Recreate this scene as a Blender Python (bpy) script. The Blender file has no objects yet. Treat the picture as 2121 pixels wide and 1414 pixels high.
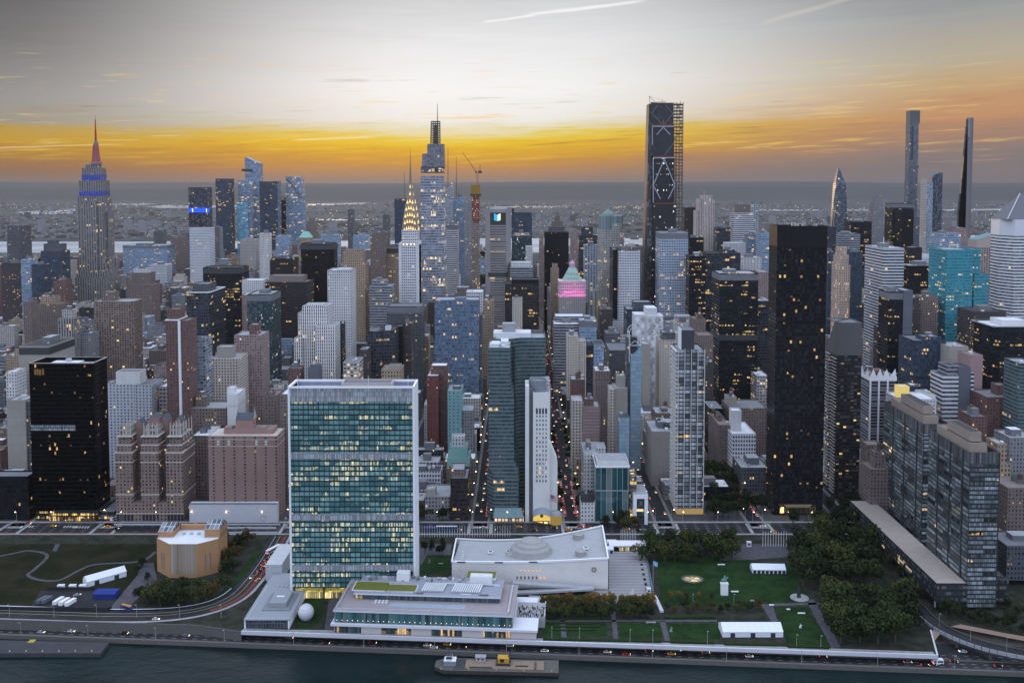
import bpy,math,random
from mathutils import Vector
import numpy as np
rnd=random.Random(7)
S=bpy.context.scene
COL=S.collection
FP,CX,V0,H,PT=1900.0,1075.0,383.0,300.0,0.054
CV=V0+FP*math.tan(PT)
cam=bpy.data.cameras.new('camera');co=bpy.data.objects.new('camera',cam);COL.objects.link(co)
co.location=(0,0,H);co.rotation_euler=(math.pi/2-PT,0,0)
cam.sensor_width=36;cam.lens=FP/2121*36
cam.shift_x=(1060.5-CX)/2121;cam.shift_y=-(707-CV)/2121
cam.clip_start=1;cam.clip_end=90000
S.camera=co
S.view_settings.view_transform='Standard';S.view_settings.look='None'
S.view_settings.exposure=0.0;S.view_settings.gamma=1
S.render.engine='CYCLES'
cy=S.cycles
cy.use_denoising=True;cy.denoiser='OPENIMAGEDENOISE'
cy.max_bounces=4;cy.diffuse_bounces=1;cy.glossy_bounces=3;cy.transmission_bounces=2;cy.volume_bounces=1
cy.transparent_max_bounces=8;cy.caustics_reflective=False;cy.caustics_refractive=False
cy.sample_clamp_indirect=4.0;cy.use_adaptive_sampling=False
cy.use_light_tree=True
def srgb(r,g,b):
 f=lambda c:(c/255/12.92)if c/255<=0.04045 else((c/255+0.055)/1.055)**2.4
 return(f(r),f(g),f(b),1)
class NT:
 """small node-tree writer"""
 def __init__(s,nt):s.nt=nt;nt.nodes.clear()
 def n(s,t,**k):
  o=s.nt.nodes.new(t)
  for a,v in k.items():setattr(o,a,v)
  return o
 def put(s,sock,v):
  if v is None:return
  if isinstance(v,(int,float)):
   sock.default_value=v
  elif isinstance(v,tuple):
   sock.default_value=v if len(v)==len(sock.default_value)else(v[:3]if len(sock.default_value)==3 else(*v,1))
  else:s.nt.links.new(v,sock)
 def m(s,op,a,b=None,c=None,clamp=False):
  o=s.n('ShaderNodeMath',operation=op,use_clamp=clamp)
  s.put(o.inputs[0],a);s.put(o.inputs[1],b);s.put(o.inputs[2],c)
  return o.outputs[0]
 def mix(s,f,a,b,mode='MIX'):
  o=s.n('ShaderNodeMix',data_type='RGBA',blend_type=mode)
  s.put(o.inputs[0],f);s.put(o.inputs[6],a);s.put(o.inputs[7],b)
  return o.outputs[2]
 def xyz(s,x,y,z):
  o=s.n('ShaderNodeCombineXYZ');s.put(o.inputs[0],x);s.put(o.inputs[1],y);s.put(o.inputs[2],z);return o.outputs[0]
 def sep(s,v):
  o=s.n('ShaderNodeSeparateXYZ');s.put(o.inputs[0],v);return o.outputs
 def noise(s,vec,scale=1,detail=3,rough=.5,dim='3D'):
  o=s.n('ShaderNodeTexNoise',noise_dimensions=dim);s.put(o.inputs['Vector'],vec)
  o.inputs['Scale'].default_value=scale;o.inputs['Detail'].default_value=detail;o.inputs['Roughness'].default_value=rough
  return o.outputs[0]
 def white(s,vec):
  o=s.n('ShaderNodeTexWhiteNoise',noise_dimensions='3D');s.put(o.inputs[0],vec);return o.outputs
 def ramp(s,f,stops,interp='LINEAR'):
  o=s.n('ShaderNodeValToRGB');s.put(o.inputs[0],f);cr=o.color_ramp;cr.interpolation=interp
  while len(cr.elements)<len(stops):cr.elements.new(0.5)
  for e,(p,c)in zip(cr.elements,stops):e.position=p;e.color=c
  return o.outputs[0]
 def mapr(s,v,a,b,c=0,d=1,kind='SMOOTHSTEP'):
  o=s.n('ShaderNodeMapRange',interpolation_type=kind,clamp=True)if kind=='LINEAR' else s.n('ShaderNodeMapRange',interpolation_type=kind)
  s.put(o.inputs[0],v);s.put(o.inputs[1],a);s.put(o.inputs[2],b);s.put(o.inputs[3],c);s.put(o.inputs[4],d)
  return o.outputs[0]
W=bpy.data.worlds.new("World");S.world=W;W.use_nodes=True
t=NT(W.node_tree)
tc=t.n('ShaderNodeTexCoord')
dx,dy,dz=t.sep(tc.outputs['Generated'])
az=t.m('ARCTAN2',dx,dy)
hyp=t.m('SQRT',t.m('ADD',t.m('MULTIPLY',dx,dx),t.m('MULTIPLY',dy,dy)))
te=t.m('DIVIDE',dz,t.m('MAXIMUM',hyp,0.02))
vec=t.xyz(t.m('MULTIPLY',az,5.0),t.m('MULTIPLY',te,60.0),3.0)
wob=t.m('SUBTRACT',t.noise(vec,1.0,5,.55),0.5)
fine=t.m('SUBTRACT',t.noise(t.xyz(t.m('MULTIPLY',az,14.0),t.m('ADD',t.m('MULTIPLY',te,260.0),t.m('MULTIPLY',az,-10.0)),9.0),1.0,6,.6),0.5)
tilt=t.m('MULTIPLY',t.m('MAXIMUM',az,0.0),-0.05)
lo=t.mapr(te,0.005,0.03,0,1)
e2=t.m('ADD',t.m('ADD',te,tilt),t.m('MULTIPLY',lo,t.m('ADD',t.m('MULTIPLY',wob,0.03),t.m('MULTIPLY',fine,0.026))))
pos=t.m('DIVIDE',e2,0.22,clamp=True)
P_=lambda v:max(0.0,min(1.0,(383-v)/1900/0.22))
SKY_GAIN=(1.0,1.0,1.0)
def stops(*vs):return sorted([(P_(v),srgb(*c))for v,c in vs],key=lambda x:x[0])
left=t.ramp(pos,stops((383,(128,104,88)),(350,(150,108,68)),(325,(172,128,50)),(305,(196,152,44)),(286,(184,152,74)),(266,(152,148,136)),(225,(146,147,148)),(120,(112,113,115)),(0,(84,86,89))))
mid=t.ramp(pos,stops((383,(150,122,104)),(358,(180,134,88)),(340,(200,144,52)),(322,(216,162,30)),(302,(232,192,30)),(284,(232,206,84)),(268,(230,224,190)),(248,(238,238,234)),(190,(246,247,248)),(100,(234,235,237)),(0,(208,210,213))))
right=t.ramp(pos,stops((383,(132,120,120)),(350,(152,128,116)),(318,(180,136,108)),(296,(196,146,106)),(272,(196,152,112)),(240,(198,166,124)),(195,(186,174,152)),(110,(160,161,161)),(0,(122,126,132))))
wl=t.mapr(az,-0.54,-0.08);wr=t.mapr(az,0.0,0.46)
west=t.mix(wr,t.mix(wl,left,mid),right)
st=t.mapr(t.m('ADD',fine,t.m('MULTIPLY',wob,.5)),0.05,0.28)
band=t.m('MULTIPLY',t.mapr(te,0.012,0.05),t.mapr(te,0.17,0.07))
west=t.mix(t.m('MULTIPLY',st,t.m('MULTIPLY',band,0.85)),west,srgb(246,208,120))
st2=t.mapr(t.m('ADD',fine,t.m('MULTIPLY',wob,.7)),-0.10,-0.34)
west=t.mix(t.m('MULTIPLY',st2,t.m('MULTIPLY',band,0.6)),west,srgb(150,120,96))
def trail(u0,v0,u1,v1,w,k,colr):
 global west
 A=lambda u:math.atan((u-CX)/FP);E=lambda u,v:(V0-v)/FP*math.cos(A(u))
 a0,b0,a1,b1=A(u0),E(u0,v0),A(u1),E(u1,v1)
 s_=t.m('DIVIDE',t.m('SUBTRACT',az,a0),a1-a0)
 line=t.m('ADD',t.m('MULTIPLY',s_,b1-b0),b0)
 d=t.m('ABSOLUTE',t.m('SUBTRACT',t.m('ADD',te,t.m('MULTIPLY',wob,0.006)),line))
 core=t.mapr(t.m('ADD',d,t.m('MULTIPLY',fine,w*.8)),w,0.0)
 ends=t.m('MULTIPLY',t.mapr(s_,0.0,0.15),t.mapr(s_,1.0,0.8))
 west=t.mix(t.m('MULTIPLY',t.m('MULTIPLY',core,ends),k),west,colr)
trail(995,50,1120,34,.0022,.75,srgb(252,252,252))
trail(1080,36,1350,6,.0026,.85,srgb(250,250,250))
trail(1560,55,1790,-10,.004,.35,srgb(225,215,200))
trail(-30,307,260,299,.0013,.6,srgb(235,205,150))
trail(200,291,300,291,.001,.45,srgb(230,210,160))
trail(490,298,660,280,.0014,.5,srgb(246,200,40))
trail(600,292,790,283,.002,.5,srgb(255,240,190))
up=t.mapr(te,0.20,0.75)
SKY_UP=(1.30,1.48,1.84,1)
dome=t.mix(t.mapr(dy,-0.3,0.5),(1.24,1.46,1.88,1),SKY_UP)
east_low=t.mix(t.mapr(te,0.0,0.25),(0.30,0.34,0.46,1),dome)
front=t.mapr(dy,0.05,0.55)
sky=t.mix(up,t.mix(front,east_low,west),dome)
nish=t.n('ShaderNodeTexSky',sky_type='NISHITA');nish.sun_disc=False
nish.sun_elevation=math.radians(2.0);nish.sun_rotation=math.radians(-13)
nish.altitude=300;nish.air_density=1.0;nish.dust_density=2.0
bg1=t.n('ShaderNodeBackground');t.put(bg1.inputs[0],sky);bg1.inputs[1].default_value=1.0
bg2=t.n('ShaderNodeBackground');t.put(bg2.inputs[0],nish.outputs[0]);bg2.inputs[1].default_value=0.003
ad=t.n('ShaderNodeAddShader');t.put(ad.inputs[0],bg1.outputs[0]);t.put(ad.inputs[1],bg2.outputs[0])
wo=t.n('ShaderNodeOutputWorld');t.put(wo.inputs[0],ad.outputs[0])
sl=bpy.data.lights.new('sun','SUN');sl.energy=0.4;sl.angle=math.radians(3);sl.color=(1,.66,.38)
so=bpy.data.objects.new('sun',sl);COL.objects.link(so)
sd=Vector((math.sin(math.radians(-13)),math.cos(math.radians(-13)),math.tan(math.radians(3.0))))
so.rotation_euler=sd.to_track_quat('Z','Y').to_euler()
sp,cp=math.sin(PT),math.cos(PT)
def ray(u,v):
 xc,yc=(u-CX)/FP,-(v-CV)/FP
 return xc,cp+yc*sp,-sp+yc*cp
def XZ(u,v,Y):
 a,b,c=ray(u,v);return a/b*Y,H+c/b*Y
def G(u,v,z=12.0):
 a,b,c=ray(u,v);k=(z-H)/c;return a*k,b*k
def UV(x,y,z):
 dzz=z-H;yc=dzz*cp+y*sp;d=y*cp-dzz*sp
 return CX+FP*x/d,CV-FP*yc/d
GZ=12.0
class MB:
 def __init__(s):s.v=[];s.f=[];s.uv=[];s.m=[];s.sm=[]
 def face(s,pts,uv=None,m=0,smooth=False):
  i=len(s.v);s.v+=[tuple(p)for p in pts];s.f.append(tuple(range(i,i+len(pts))))
  s.uv+=uv if uv else[(p[0],p[1])for p in pts];s.m.append(m);s.sm.append(smooth)
 def walls(s,poly,z0,z1,m=0,poly2=None,vb=None,flip=False):
  vb=z0 if vb is None else vb
  q=poly2 or poly;n=len(poly);u=0.0
  for i in range(n):
   j=(i+1)%n;a,b,c,d=poly[i],poly[j],q[j],q[i]
   l=math.dist(a,b)
   s.face([(*a,z0),(*b,z0),(*c,z1),(*d,z1)],[(u,z0-vb),(u+l,z0-vb),(u+l,z1-vb),(u,z1-vb)],m);u+=l
 def cap(s,poly,z,m=0,down=False):
  p=[(x,y,z)for x,y in poly];s.face(p[::-1]if down else p,None,m)
 def prism(s,poly,z0,z1,m=0,mt=None,bottom=False,poly2=None,vb=None):
  s.walls(poly,z0,z1,m,poly2,vb);s.cap(poly2 or poly,z1,m if mt is None else mt)
  if bottom:s.cap(poly,z0,m,True)
 def box(s,x0,x1,y0,y1,z0,z1,m=0,mt=None,bottom=False):
  s.prism(rect(x0,x1,y0,y1),z0,z1,m,mt,bottom)
 def bar(s,a,b,w=.3,m=0,w2=None):
  a,b=Vector(a),Vector(b);d=(b-a).normalized()
  up=Vector((0,0,1))if abs(d.z)<.9 else Vector((0,1,0))
  p=d.cross(up).normalized();q=p.cross(d)
  w2=w if w2 is None else w2
  c=[(a+p*i*w+q*j*w)for i,j in((-.5,-.5),(.5,-.5),(.5,.5),(-.5,.5))]
  e=[(b+p*i*w2+q*j*w2)for i,j in((-.5,-.5),(.5,-.5),(.5,.5),(-.5,.5))]
  for i in range(4):
   j=(i+1)%4;s.face([c[i],c[j],e[j],e[i]],None,m)
  s.face(c[::-1],None,m);s.face(e,None,m)
 def lathe(s,cx,cy,prof,n=20,m=0,sq=(1,1),smooth=True):
  for(r0,z0),(r1,z1)in zip(prof,prof[1:]):
   for i in range(n):
    a,b=2*math.pi*i/n,2*math.pi*(i+1)/n
    p=lambda r,t_,z:(cx+r*math.cos(t_)*sq[0],cy+r*math.sin(t_)*sq[1],z)
    pts=[p(r0,a,z0),p(r0,b,z0),p(r1,b,z1),p(r1,a,z1)]
    if r1<1e-4:pts=pts[:3]
    elif r0<1e-4:pts=[pts[0],pts[2],pts[3]]
    U=[(r0*a,z0),(r0*b,z0),(r0*b,z1),(r0*a,z1)][:len(pts)]
    s.face(pts,U,m,smooth)
 def build(s,name,mats,parent=None,loc=None):
  me=bpy.data.meshes.new(name)
  L=Vector(parent.location)if parent and loc is None else Vector(loc or(0,0,0))
  if parent and parent.parent:L=L+Vector(parent.parent.location)
  me.from_pydata([tuple(Vector(p)-L)for p in s.v],[],s.f)
  l=me.uv_layers.new(name='UVMap')
  l.data.foreach_set('uv',[c for p in s.uv for c in p])
  for m in(mats if isinstance(mats,(list,tuple))else[mats]):me.materials.append(m)
  me.polygons.foreach_set('material_index',s.m);me.polygons.foreach_set('use_smooth',s.sm)
  o=bpy.data.objects.new(name,me);COL.objects.link(o)
  if parent:o.parent=parent
  elif loc is not None:o.location=loc
  return o
def rect(x0,x1,y0,y1):return[(x0,y0),(x1,y0),(x1,y1),(x0,y1)]
def shrink(poly,k):
 cx=sum(p[0]for p in poly)/len(poly);cyy=sum(p[1]for p in poly)/len(poly)
 r=[]
 for x,y in poly:
  d=math.hypot(x-cx,y-cyy)or 1;r.append((x+(cx-x)/d*k*1.414,y+(cyy-y)/d*k*1.414))
 return r
def tag(o,label,cat,group=None):
 o['label']=label;o['category']=cat
 if group:o['group']=group
 return o
def thing(name,label,cat,loc,group=None):
 o=bpy.data.objects.new(name,None);COL.objects.link(o);o.location=loc;o.empty_display_size=1
 return tag(o,label,cat,group)
def struct(name,mb,mats,kind='structure'):
 o=mb.build(name,mats);o['kind']=kind;return o
def copy_tree(o,loc,rz=None,label=None,group=None,sc=None):
 r=o.copy();COL.objects.link(r);r.location=loc
 if rz is not None:r.rotation_euler=(0,0,rz)
 if sc is not None:r.scale=sc if isinstance(sc,tuple)else(sc,sc,sc)
 if label:r['label']=label
 if group:r['group']=group
 elif 'group' in r and label:del r['group']
 for c in list(o.children):
  k=c.copy();COL.objects.link(k);k.parent=r
  for g in c.children:
   d=g.copy();COL.objects.link(d);d.parent=k
 return r
MATS={}
def plain(name,col,rough=.8,spec=.3,var=.15,scale=.2,metal=0.0,emit=None,es=0.0):
 if name in MATS:return MATS[name]
 m=bpy.data.materials.new(name);m.use_nodes=True;MATS[name]=m
 t=NT(m.node_tree);b=t.n('ShaderNodeBsdfPrincipled');o=t.n('ShaderNodeOutputMaterial');t.put(o.inputs[0],b.outputs[0])
 g=t.n('ShaderNodeNewGeometry')
 n1=t.noise(g.outputs['Position'],scale,4,.6)
 n2=t.noise(g.outputs['Position'],scale*7,2,.5)
 k=t.m('ADD',t.m('MULTIPLY',t.m('SUBTRACT',n1,.5),var*2.2),t.m('ADD',t.m('MULTIPLY',t.m('SUBTRACT',n2,.5),var),1.0))
 c=t.mix(1.0,(*col[:3],1),t.xyz(k,k,k),'MULTIPLY')
 t.put(b.inputs['Base Color'],c);b.inputs['Roughness'].default_value=rough
 b.inputs['Specular IOR Level'].default_value=spec;b.inputs['Metallic'].default_value=metal
 if emit:b.inputs['Emission Color'].default_value=(*emit[:3],1);b.inputs['Emission Strength'].default_value=es
 return m
def facade_group():
 g=bpy.data.node_groups.new('facade','ShaderNodeTree')
 I=g.interface
 def inp(n,ty,d):
  s_=I.new_socket(n,in_out='INPUT',socket_type=ty);s_.default_value=d
 for n,d in(('Bay',3),('Floor',3.6),('WinW',.5),('WinH',.5),('Lit',.1),('Room',6),('Rough',.15),('Mull',1000),('Power',1),('Blind',.3),('Seed',0),('Spec',.55),('Vary',.9)):inp(n,'NodeSocketFloat',d)
 for n in('Wall','Glass','LitCol','Glass2'):inp(n,'NodeSocketColor',(.3,.3,.3,1))
 I.new_socket('Shader',in_out='OUTPUT',socket_type='NodeSocketShader')
 t=NT(g);gi=t.n('NodeGroupInput');go=t.n('NodeGroupOutput');i=gi.outputs
 uv=t.n('ShaderNodeUVMap');U,V,_=t.sep(uv.outputs[0])
 oi=t.n('ShaderNodeObjectInfo');R=oi.outputs['Random']
 seed=t.m('ADD',t.m('MULTIPLY',R,97.0),i['Seed'])
 cu=t.m('DIVIDE',U,i['Bay']);cv=t.m('DIVIDE',V,i['Floor'])
 iu,iv=t.m('FLOOR',cu),t.m('FLOOR',cv);fu,fv=t.m('FRACT',cu),t.m('FRACT',cv)
 a=t.m('LESS_THAN',t.m('ABSOLUTE',t.m('SUBTRACT',fu,.5)),t.m('MULTIPLY',i['WinW'],.5))
 b=t.m('LESS_THAN',t.m('ABSOLUTE',t.m('SUBTRACT',fv,.5)),t.m('MULTIPLY',i['WinH'],.5))
 mu=t.m('GREATER_THAN',t.m('FRACT',t.m('ADD',.5,t.m('DIVIDE',U,i['Mull']))),.14)
 win=t.m('MULTIPLY',t.m('MULTIPLY',a,b),mu)
 r1v,r1c=t.white(t.xyz(iu,iv,seed))
 ru=t.m('FLOOR',t.m('DIVIDE',U,i['Room']))
 r2v,r2c=t.white(t.xyz(ru,iv,t.m('ADD',seed,31.7)))
 r3v,_c=t.white(t.xyz(iv,5.0,t.m('ADD',seed,11.3)))
 cl=t.noise(t.xyz(t.m('MULTIPLY',U,.035),t.m('MULTIPLY',V,.06),seed),1,2,.5)
 thr=t.m('MULTIPLY',i['Lit'],t.m('MULTIPLY',t.m('ADD',.2,t.m('MULTIPLY',t.m('POWER',r3v,2.0),2.2)),t.m('ADD',.1,t.m('MULTIPLY',t.mapr(cl,.38,.64),1.5))))
 lit=t.m('LESS_THAN',r2v,thr)
 c1=t.sep(r1c);c2=t.sep(r2c)
 lit=t.m('MULTIPLY',lit,t.m('GREATER_THAN',c1[1],.22))
 lit=t.m('MULTIPLY',lit,t.m('LESS_THAN',t.m('ADD',t.m('SUBTRACT',fv,.5),t.m('MULTIPLY',i['WinH'],.5)),t.m('MULTIPLY',i['WinH'],t.m('ADD',.35,t.m('MULTIPLY',c1[0],.9)))))
 gl=t.mix(c2[1],i['Glass'],i['Glass2'])
 kk=t.m('ADD',1.0,t.m('MULTIPLY',t.m('SUBTRACT',c1[2],.5),i['Vary']));gl=t.mix(1.0,gl,t.xyz(kk,kk,kk),'MULTIPLY')
 bl=t.m('MULTIPLY',t.m('GREATER_THAN',c1[0],.72),i['Blind'])
 gl=t.mix(bl,gl,(.34,.34,.33,1))
 ge=t.n('ShaderNodeNewGeometry');ps=ge.outputs['Position']
 px,py,pz=t.sep(ps)
 n1=t.noise(ps,.03,4,.6);n2=t.noise(t.xyz(t.m('MULTIPLY',px,.8),t.m('MULTIPLY',py,.8),t.m('MULTIPLY',pz,.05)),1,3,.5)
 wk=t.m('ADD',.62,t.m('ADD',t.m('MULTIPLY',n1,.40),t.m('MULTIPLY',n2,.34)))
 wk=t.m('MULTIPLY',wk,t.m('ADD',.94,t.m('MULTIPLY',t.m('LESS_THAN',fv,.06),-.12)))
 wl=t.mix(1.0,i['Wall'],t.xyz(wk,wk,wk),'MULTIPLY')
 bs=t.n('ShaderNodeBsdfPrincipled')
 t.put(bs.inputs['Base Color'],t.mix(win,wl,gl))
 t.put(bs.inputs['Roughness'],t.m('ADD',t.m('MULTIPLY',win,t.m('SUBTRACT',i['Rough'],.8)),.8))
 t.put(bs.inputs['Specular IOR Level'],t.m('ADD',.15,t.m('MULTIPLY',win,t.m('SUBTRACT',i['Spec'],.15))))
 t.put(bs.inputs['Emission Color'],t.mix(t.m('MULTIPLY',c2[0],.45),i['LitCol'],(1,.86,.58,1)))
 inter=t.noise(t.xyz(t.m('MULTIPLY',U,1.3),t.m('MULTIPLY',V,1.6),seed),1,2,.6)
 t.put(bs.inputs['Emission Strength'],t.m('MULTIPLY',t.m('MULTIPLY',lit,win),t.m('MULTIPLY',i['Power'],t.m('MULTIPLY',t.mapr(inter,.3,.62,.3,1.2),t.m('ADD',.22,t.m('MULTIPLY',t.m('POWER',c1[0],2.0),1.1))))))
 bp=t.n('ShaderNodeBump');bp.inputs['Strength'].default_value=.06;bp.inputs['Distance'].default_value=.3
 t.put(bp.inputs['Height'],t.m('ADD',t.m('MULTIPLY',win,-.8),t.noise(t.xyz(U,V,seed),.25,2,.5)))
 t.put(bs.inputs['Normal'],bp.outputs[0])
 t.put(go.inputs[0],bs.outputs[0])
 return g
FG=facade_group()
def facade(name,wall,glass,bay=3,fl=3.6,ww=.5,wh=.5,lit=.1,room=6,rough=.12,mull=1000,power=1.1,blind=.35,litcol=(1,.66,.24),glass2=None,spec=.55,vary=.9):
 if name in MATS:return MATS[name]
 m=bpy.data.materials.new(name);m.use_nodes=True;MATS[name]=m
 t=NT(m.node_tree);g=t.n('ShaderNodeGroup');g.node_tree=FG
 for k,v in dict(Bay=bay,Floor=fl,WinW=ww,WinH=wh,Lit=lit,Room=room,Rough=rough,Mull=mull,Power=power,Blind=blind,Spec=spec,Vary=vary,Seed=rnd.random()*50,Wall=(*wall,1),Glass=(*glass,1),LitCol=(*litcol,1),Glass2=(*(glass2 or tuple(c*1.8+.004 for c in glass)),1)).items():g.inputs[k].default_value=v
 o=t.n('ShaderNodeOutputMaterial');t.put(o.inputs[0],g.outputs[0])
 return m
def emitter(name,col,s):
 if name in MATS:return MATS[name]
 m=bpy.data.materials.new(name);m.use_nodes=True;MATS[name]=m
 t=NT(m.node_tree);e=t.n('ShaderNodeEmission');e.inputs[0].default_value=(*col,1);e.inputs[1].default_value=s
 o=t.n('ShaderNodeOutputMaterial');t.put(o.inputs[0],e.outputs[0]);return m
DG=(.012,.016,.022)
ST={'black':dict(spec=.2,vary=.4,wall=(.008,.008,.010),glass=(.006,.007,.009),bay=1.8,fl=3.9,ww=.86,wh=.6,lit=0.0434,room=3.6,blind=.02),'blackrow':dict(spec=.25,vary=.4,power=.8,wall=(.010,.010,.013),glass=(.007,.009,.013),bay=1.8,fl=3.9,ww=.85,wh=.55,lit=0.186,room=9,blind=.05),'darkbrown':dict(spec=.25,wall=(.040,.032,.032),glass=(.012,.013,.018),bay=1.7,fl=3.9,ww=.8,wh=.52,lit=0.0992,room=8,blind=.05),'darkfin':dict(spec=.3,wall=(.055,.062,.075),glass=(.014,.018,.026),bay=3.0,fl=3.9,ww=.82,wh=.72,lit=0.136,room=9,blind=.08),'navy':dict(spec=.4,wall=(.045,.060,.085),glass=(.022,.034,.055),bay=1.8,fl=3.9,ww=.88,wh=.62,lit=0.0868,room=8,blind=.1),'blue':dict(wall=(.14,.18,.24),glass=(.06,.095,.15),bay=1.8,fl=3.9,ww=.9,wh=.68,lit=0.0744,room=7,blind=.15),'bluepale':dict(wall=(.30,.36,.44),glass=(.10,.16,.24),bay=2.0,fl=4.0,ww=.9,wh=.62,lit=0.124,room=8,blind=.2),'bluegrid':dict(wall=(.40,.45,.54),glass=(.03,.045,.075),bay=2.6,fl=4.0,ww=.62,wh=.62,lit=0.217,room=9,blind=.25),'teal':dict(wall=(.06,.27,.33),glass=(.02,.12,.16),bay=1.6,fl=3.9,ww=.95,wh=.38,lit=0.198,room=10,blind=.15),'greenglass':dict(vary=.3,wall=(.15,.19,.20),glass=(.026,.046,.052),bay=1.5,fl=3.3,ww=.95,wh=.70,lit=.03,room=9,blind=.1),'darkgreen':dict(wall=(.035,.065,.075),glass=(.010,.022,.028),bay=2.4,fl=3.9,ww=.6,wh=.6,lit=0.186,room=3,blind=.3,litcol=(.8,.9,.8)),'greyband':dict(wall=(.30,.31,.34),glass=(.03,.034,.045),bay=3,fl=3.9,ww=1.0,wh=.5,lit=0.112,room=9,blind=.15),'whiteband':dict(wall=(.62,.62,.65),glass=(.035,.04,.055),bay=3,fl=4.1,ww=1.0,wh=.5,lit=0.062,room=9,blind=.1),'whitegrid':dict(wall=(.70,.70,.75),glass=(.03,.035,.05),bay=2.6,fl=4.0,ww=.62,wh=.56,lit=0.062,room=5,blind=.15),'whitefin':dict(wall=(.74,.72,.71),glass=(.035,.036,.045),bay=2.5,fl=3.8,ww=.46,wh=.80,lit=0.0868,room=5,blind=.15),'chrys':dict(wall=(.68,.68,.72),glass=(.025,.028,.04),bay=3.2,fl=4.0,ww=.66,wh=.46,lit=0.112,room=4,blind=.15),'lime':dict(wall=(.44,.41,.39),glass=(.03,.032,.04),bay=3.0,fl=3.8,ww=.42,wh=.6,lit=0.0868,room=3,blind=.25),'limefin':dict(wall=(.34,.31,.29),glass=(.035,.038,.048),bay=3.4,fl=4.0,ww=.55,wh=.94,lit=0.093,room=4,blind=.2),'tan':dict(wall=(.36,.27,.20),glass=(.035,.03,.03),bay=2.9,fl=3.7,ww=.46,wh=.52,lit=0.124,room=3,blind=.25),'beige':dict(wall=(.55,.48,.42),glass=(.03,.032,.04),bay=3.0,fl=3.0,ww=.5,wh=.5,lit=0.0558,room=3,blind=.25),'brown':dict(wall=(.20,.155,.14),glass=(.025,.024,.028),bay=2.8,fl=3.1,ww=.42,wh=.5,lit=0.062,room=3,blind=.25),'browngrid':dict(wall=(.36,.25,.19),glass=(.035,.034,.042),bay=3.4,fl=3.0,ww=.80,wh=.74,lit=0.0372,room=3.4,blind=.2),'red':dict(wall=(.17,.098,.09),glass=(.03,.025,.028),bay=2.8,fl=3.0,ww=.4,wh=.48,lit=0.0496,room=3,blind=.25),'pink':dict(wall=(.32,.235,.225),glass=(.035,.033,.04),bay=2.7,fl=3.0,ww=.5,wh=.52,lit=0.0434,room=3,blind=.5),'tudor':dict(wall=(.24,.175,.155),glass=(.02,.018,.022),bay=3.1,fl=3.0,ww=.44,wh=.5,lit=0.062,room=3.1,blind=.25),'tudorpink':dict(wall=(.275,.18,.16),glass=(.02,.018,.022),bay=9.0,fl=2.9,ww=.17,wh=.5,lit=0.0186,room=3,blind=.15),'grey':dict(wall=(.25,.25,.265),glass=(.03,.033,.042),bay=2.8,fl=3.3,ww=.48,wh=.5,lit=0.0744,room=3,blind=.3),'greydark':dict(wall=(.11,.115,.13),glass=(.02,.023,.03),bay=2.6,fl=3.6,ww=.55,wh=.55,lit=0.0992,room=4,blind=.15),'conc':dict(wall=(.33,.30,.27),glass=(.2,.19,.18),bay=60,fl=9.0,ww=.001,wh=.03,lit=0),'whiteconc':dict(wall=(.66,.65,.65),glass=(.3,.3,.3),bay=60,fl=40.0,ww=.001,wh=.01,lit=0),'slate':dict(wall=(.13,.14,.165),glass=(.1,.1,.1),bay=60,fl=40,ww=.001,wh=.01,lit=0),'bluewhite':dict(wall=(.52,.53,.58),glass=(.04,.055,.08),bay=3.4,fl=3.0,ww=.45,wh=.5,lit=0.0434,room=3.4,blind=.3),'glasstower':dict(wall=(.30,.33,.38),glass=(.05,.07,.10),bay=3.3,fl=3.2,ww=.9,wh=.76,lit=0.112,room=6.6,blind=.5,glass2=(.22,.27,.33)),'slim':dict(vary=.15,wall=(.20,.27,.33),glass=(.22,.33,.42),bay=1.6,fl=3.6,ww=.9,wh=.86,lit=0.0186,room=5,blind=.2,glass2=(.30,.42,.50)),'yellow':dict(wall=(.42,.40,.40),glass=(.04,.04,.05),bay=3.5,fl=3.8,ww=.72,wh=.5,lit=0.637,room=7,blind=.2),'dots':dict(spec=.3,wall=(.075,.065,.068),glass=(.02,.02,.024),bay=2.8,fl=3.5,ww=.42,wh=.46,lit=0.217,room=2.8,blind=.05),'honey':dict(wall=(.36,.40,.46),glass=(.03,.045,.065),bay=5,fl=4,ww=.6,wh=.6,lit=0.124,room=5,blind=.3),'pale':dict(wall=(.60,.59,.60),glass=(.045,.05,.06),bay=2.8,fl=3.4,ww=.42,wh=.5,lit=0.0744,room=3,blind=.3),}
def style(k):return facade('facade_'+k,**ST[k])
for k_,c_ in(('roof_grey',(.30,.31,.33)),('roof_dark',(.06,.06,.065)),('roof_white',(.58,.59,.62)),('roof_brown',(.20,.165,.15)),('roof_mid',(.16,.165,.18))):
 plain(k_,c_,.9,.15,.22,.12)
ROOFS=['roof_grey','roof_mid','roof_dark','roof_brown','roof_grey','roof_white']
mt_metal=plain('metal_grey',(.42,.43,.45),.45,.5,.1,.4)
mt_dark=plain('metal_dark',(.035,.037,.042),.5,.5,.1,.4)
mt_white=plain('white_paint',(.74,.74,.76),.6,.4,.06,.1)
mt_wood=plain('tank_wood',(.10,.075,.06),.9,.1,.2,1)
HAND=[]
def claim(x0,x1,y0,y1,zt,vB):HAND.append((x0,x1,y0,y1,zt,vB))
def ring(mb,poly,z0,z1,th=.5,m=0):
 """a parapet: outer skin is the wall, this adds its top and inner face"""
 q=shrink(poly,th)
 n=len(poly)
 for i in range(n):
  j=(i+1)%n
  mb.face([(*poly[i],z1),(*poly[j],z1),(*q[j],z1),(*q[i],z1)],[(0,0)]*4,m)
  mb.face([(*q[j],z0),(*q[i],z0),(*q[i],z1),(*q[j],z1)],[(0,0)]*4,m)
 return q
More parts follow.
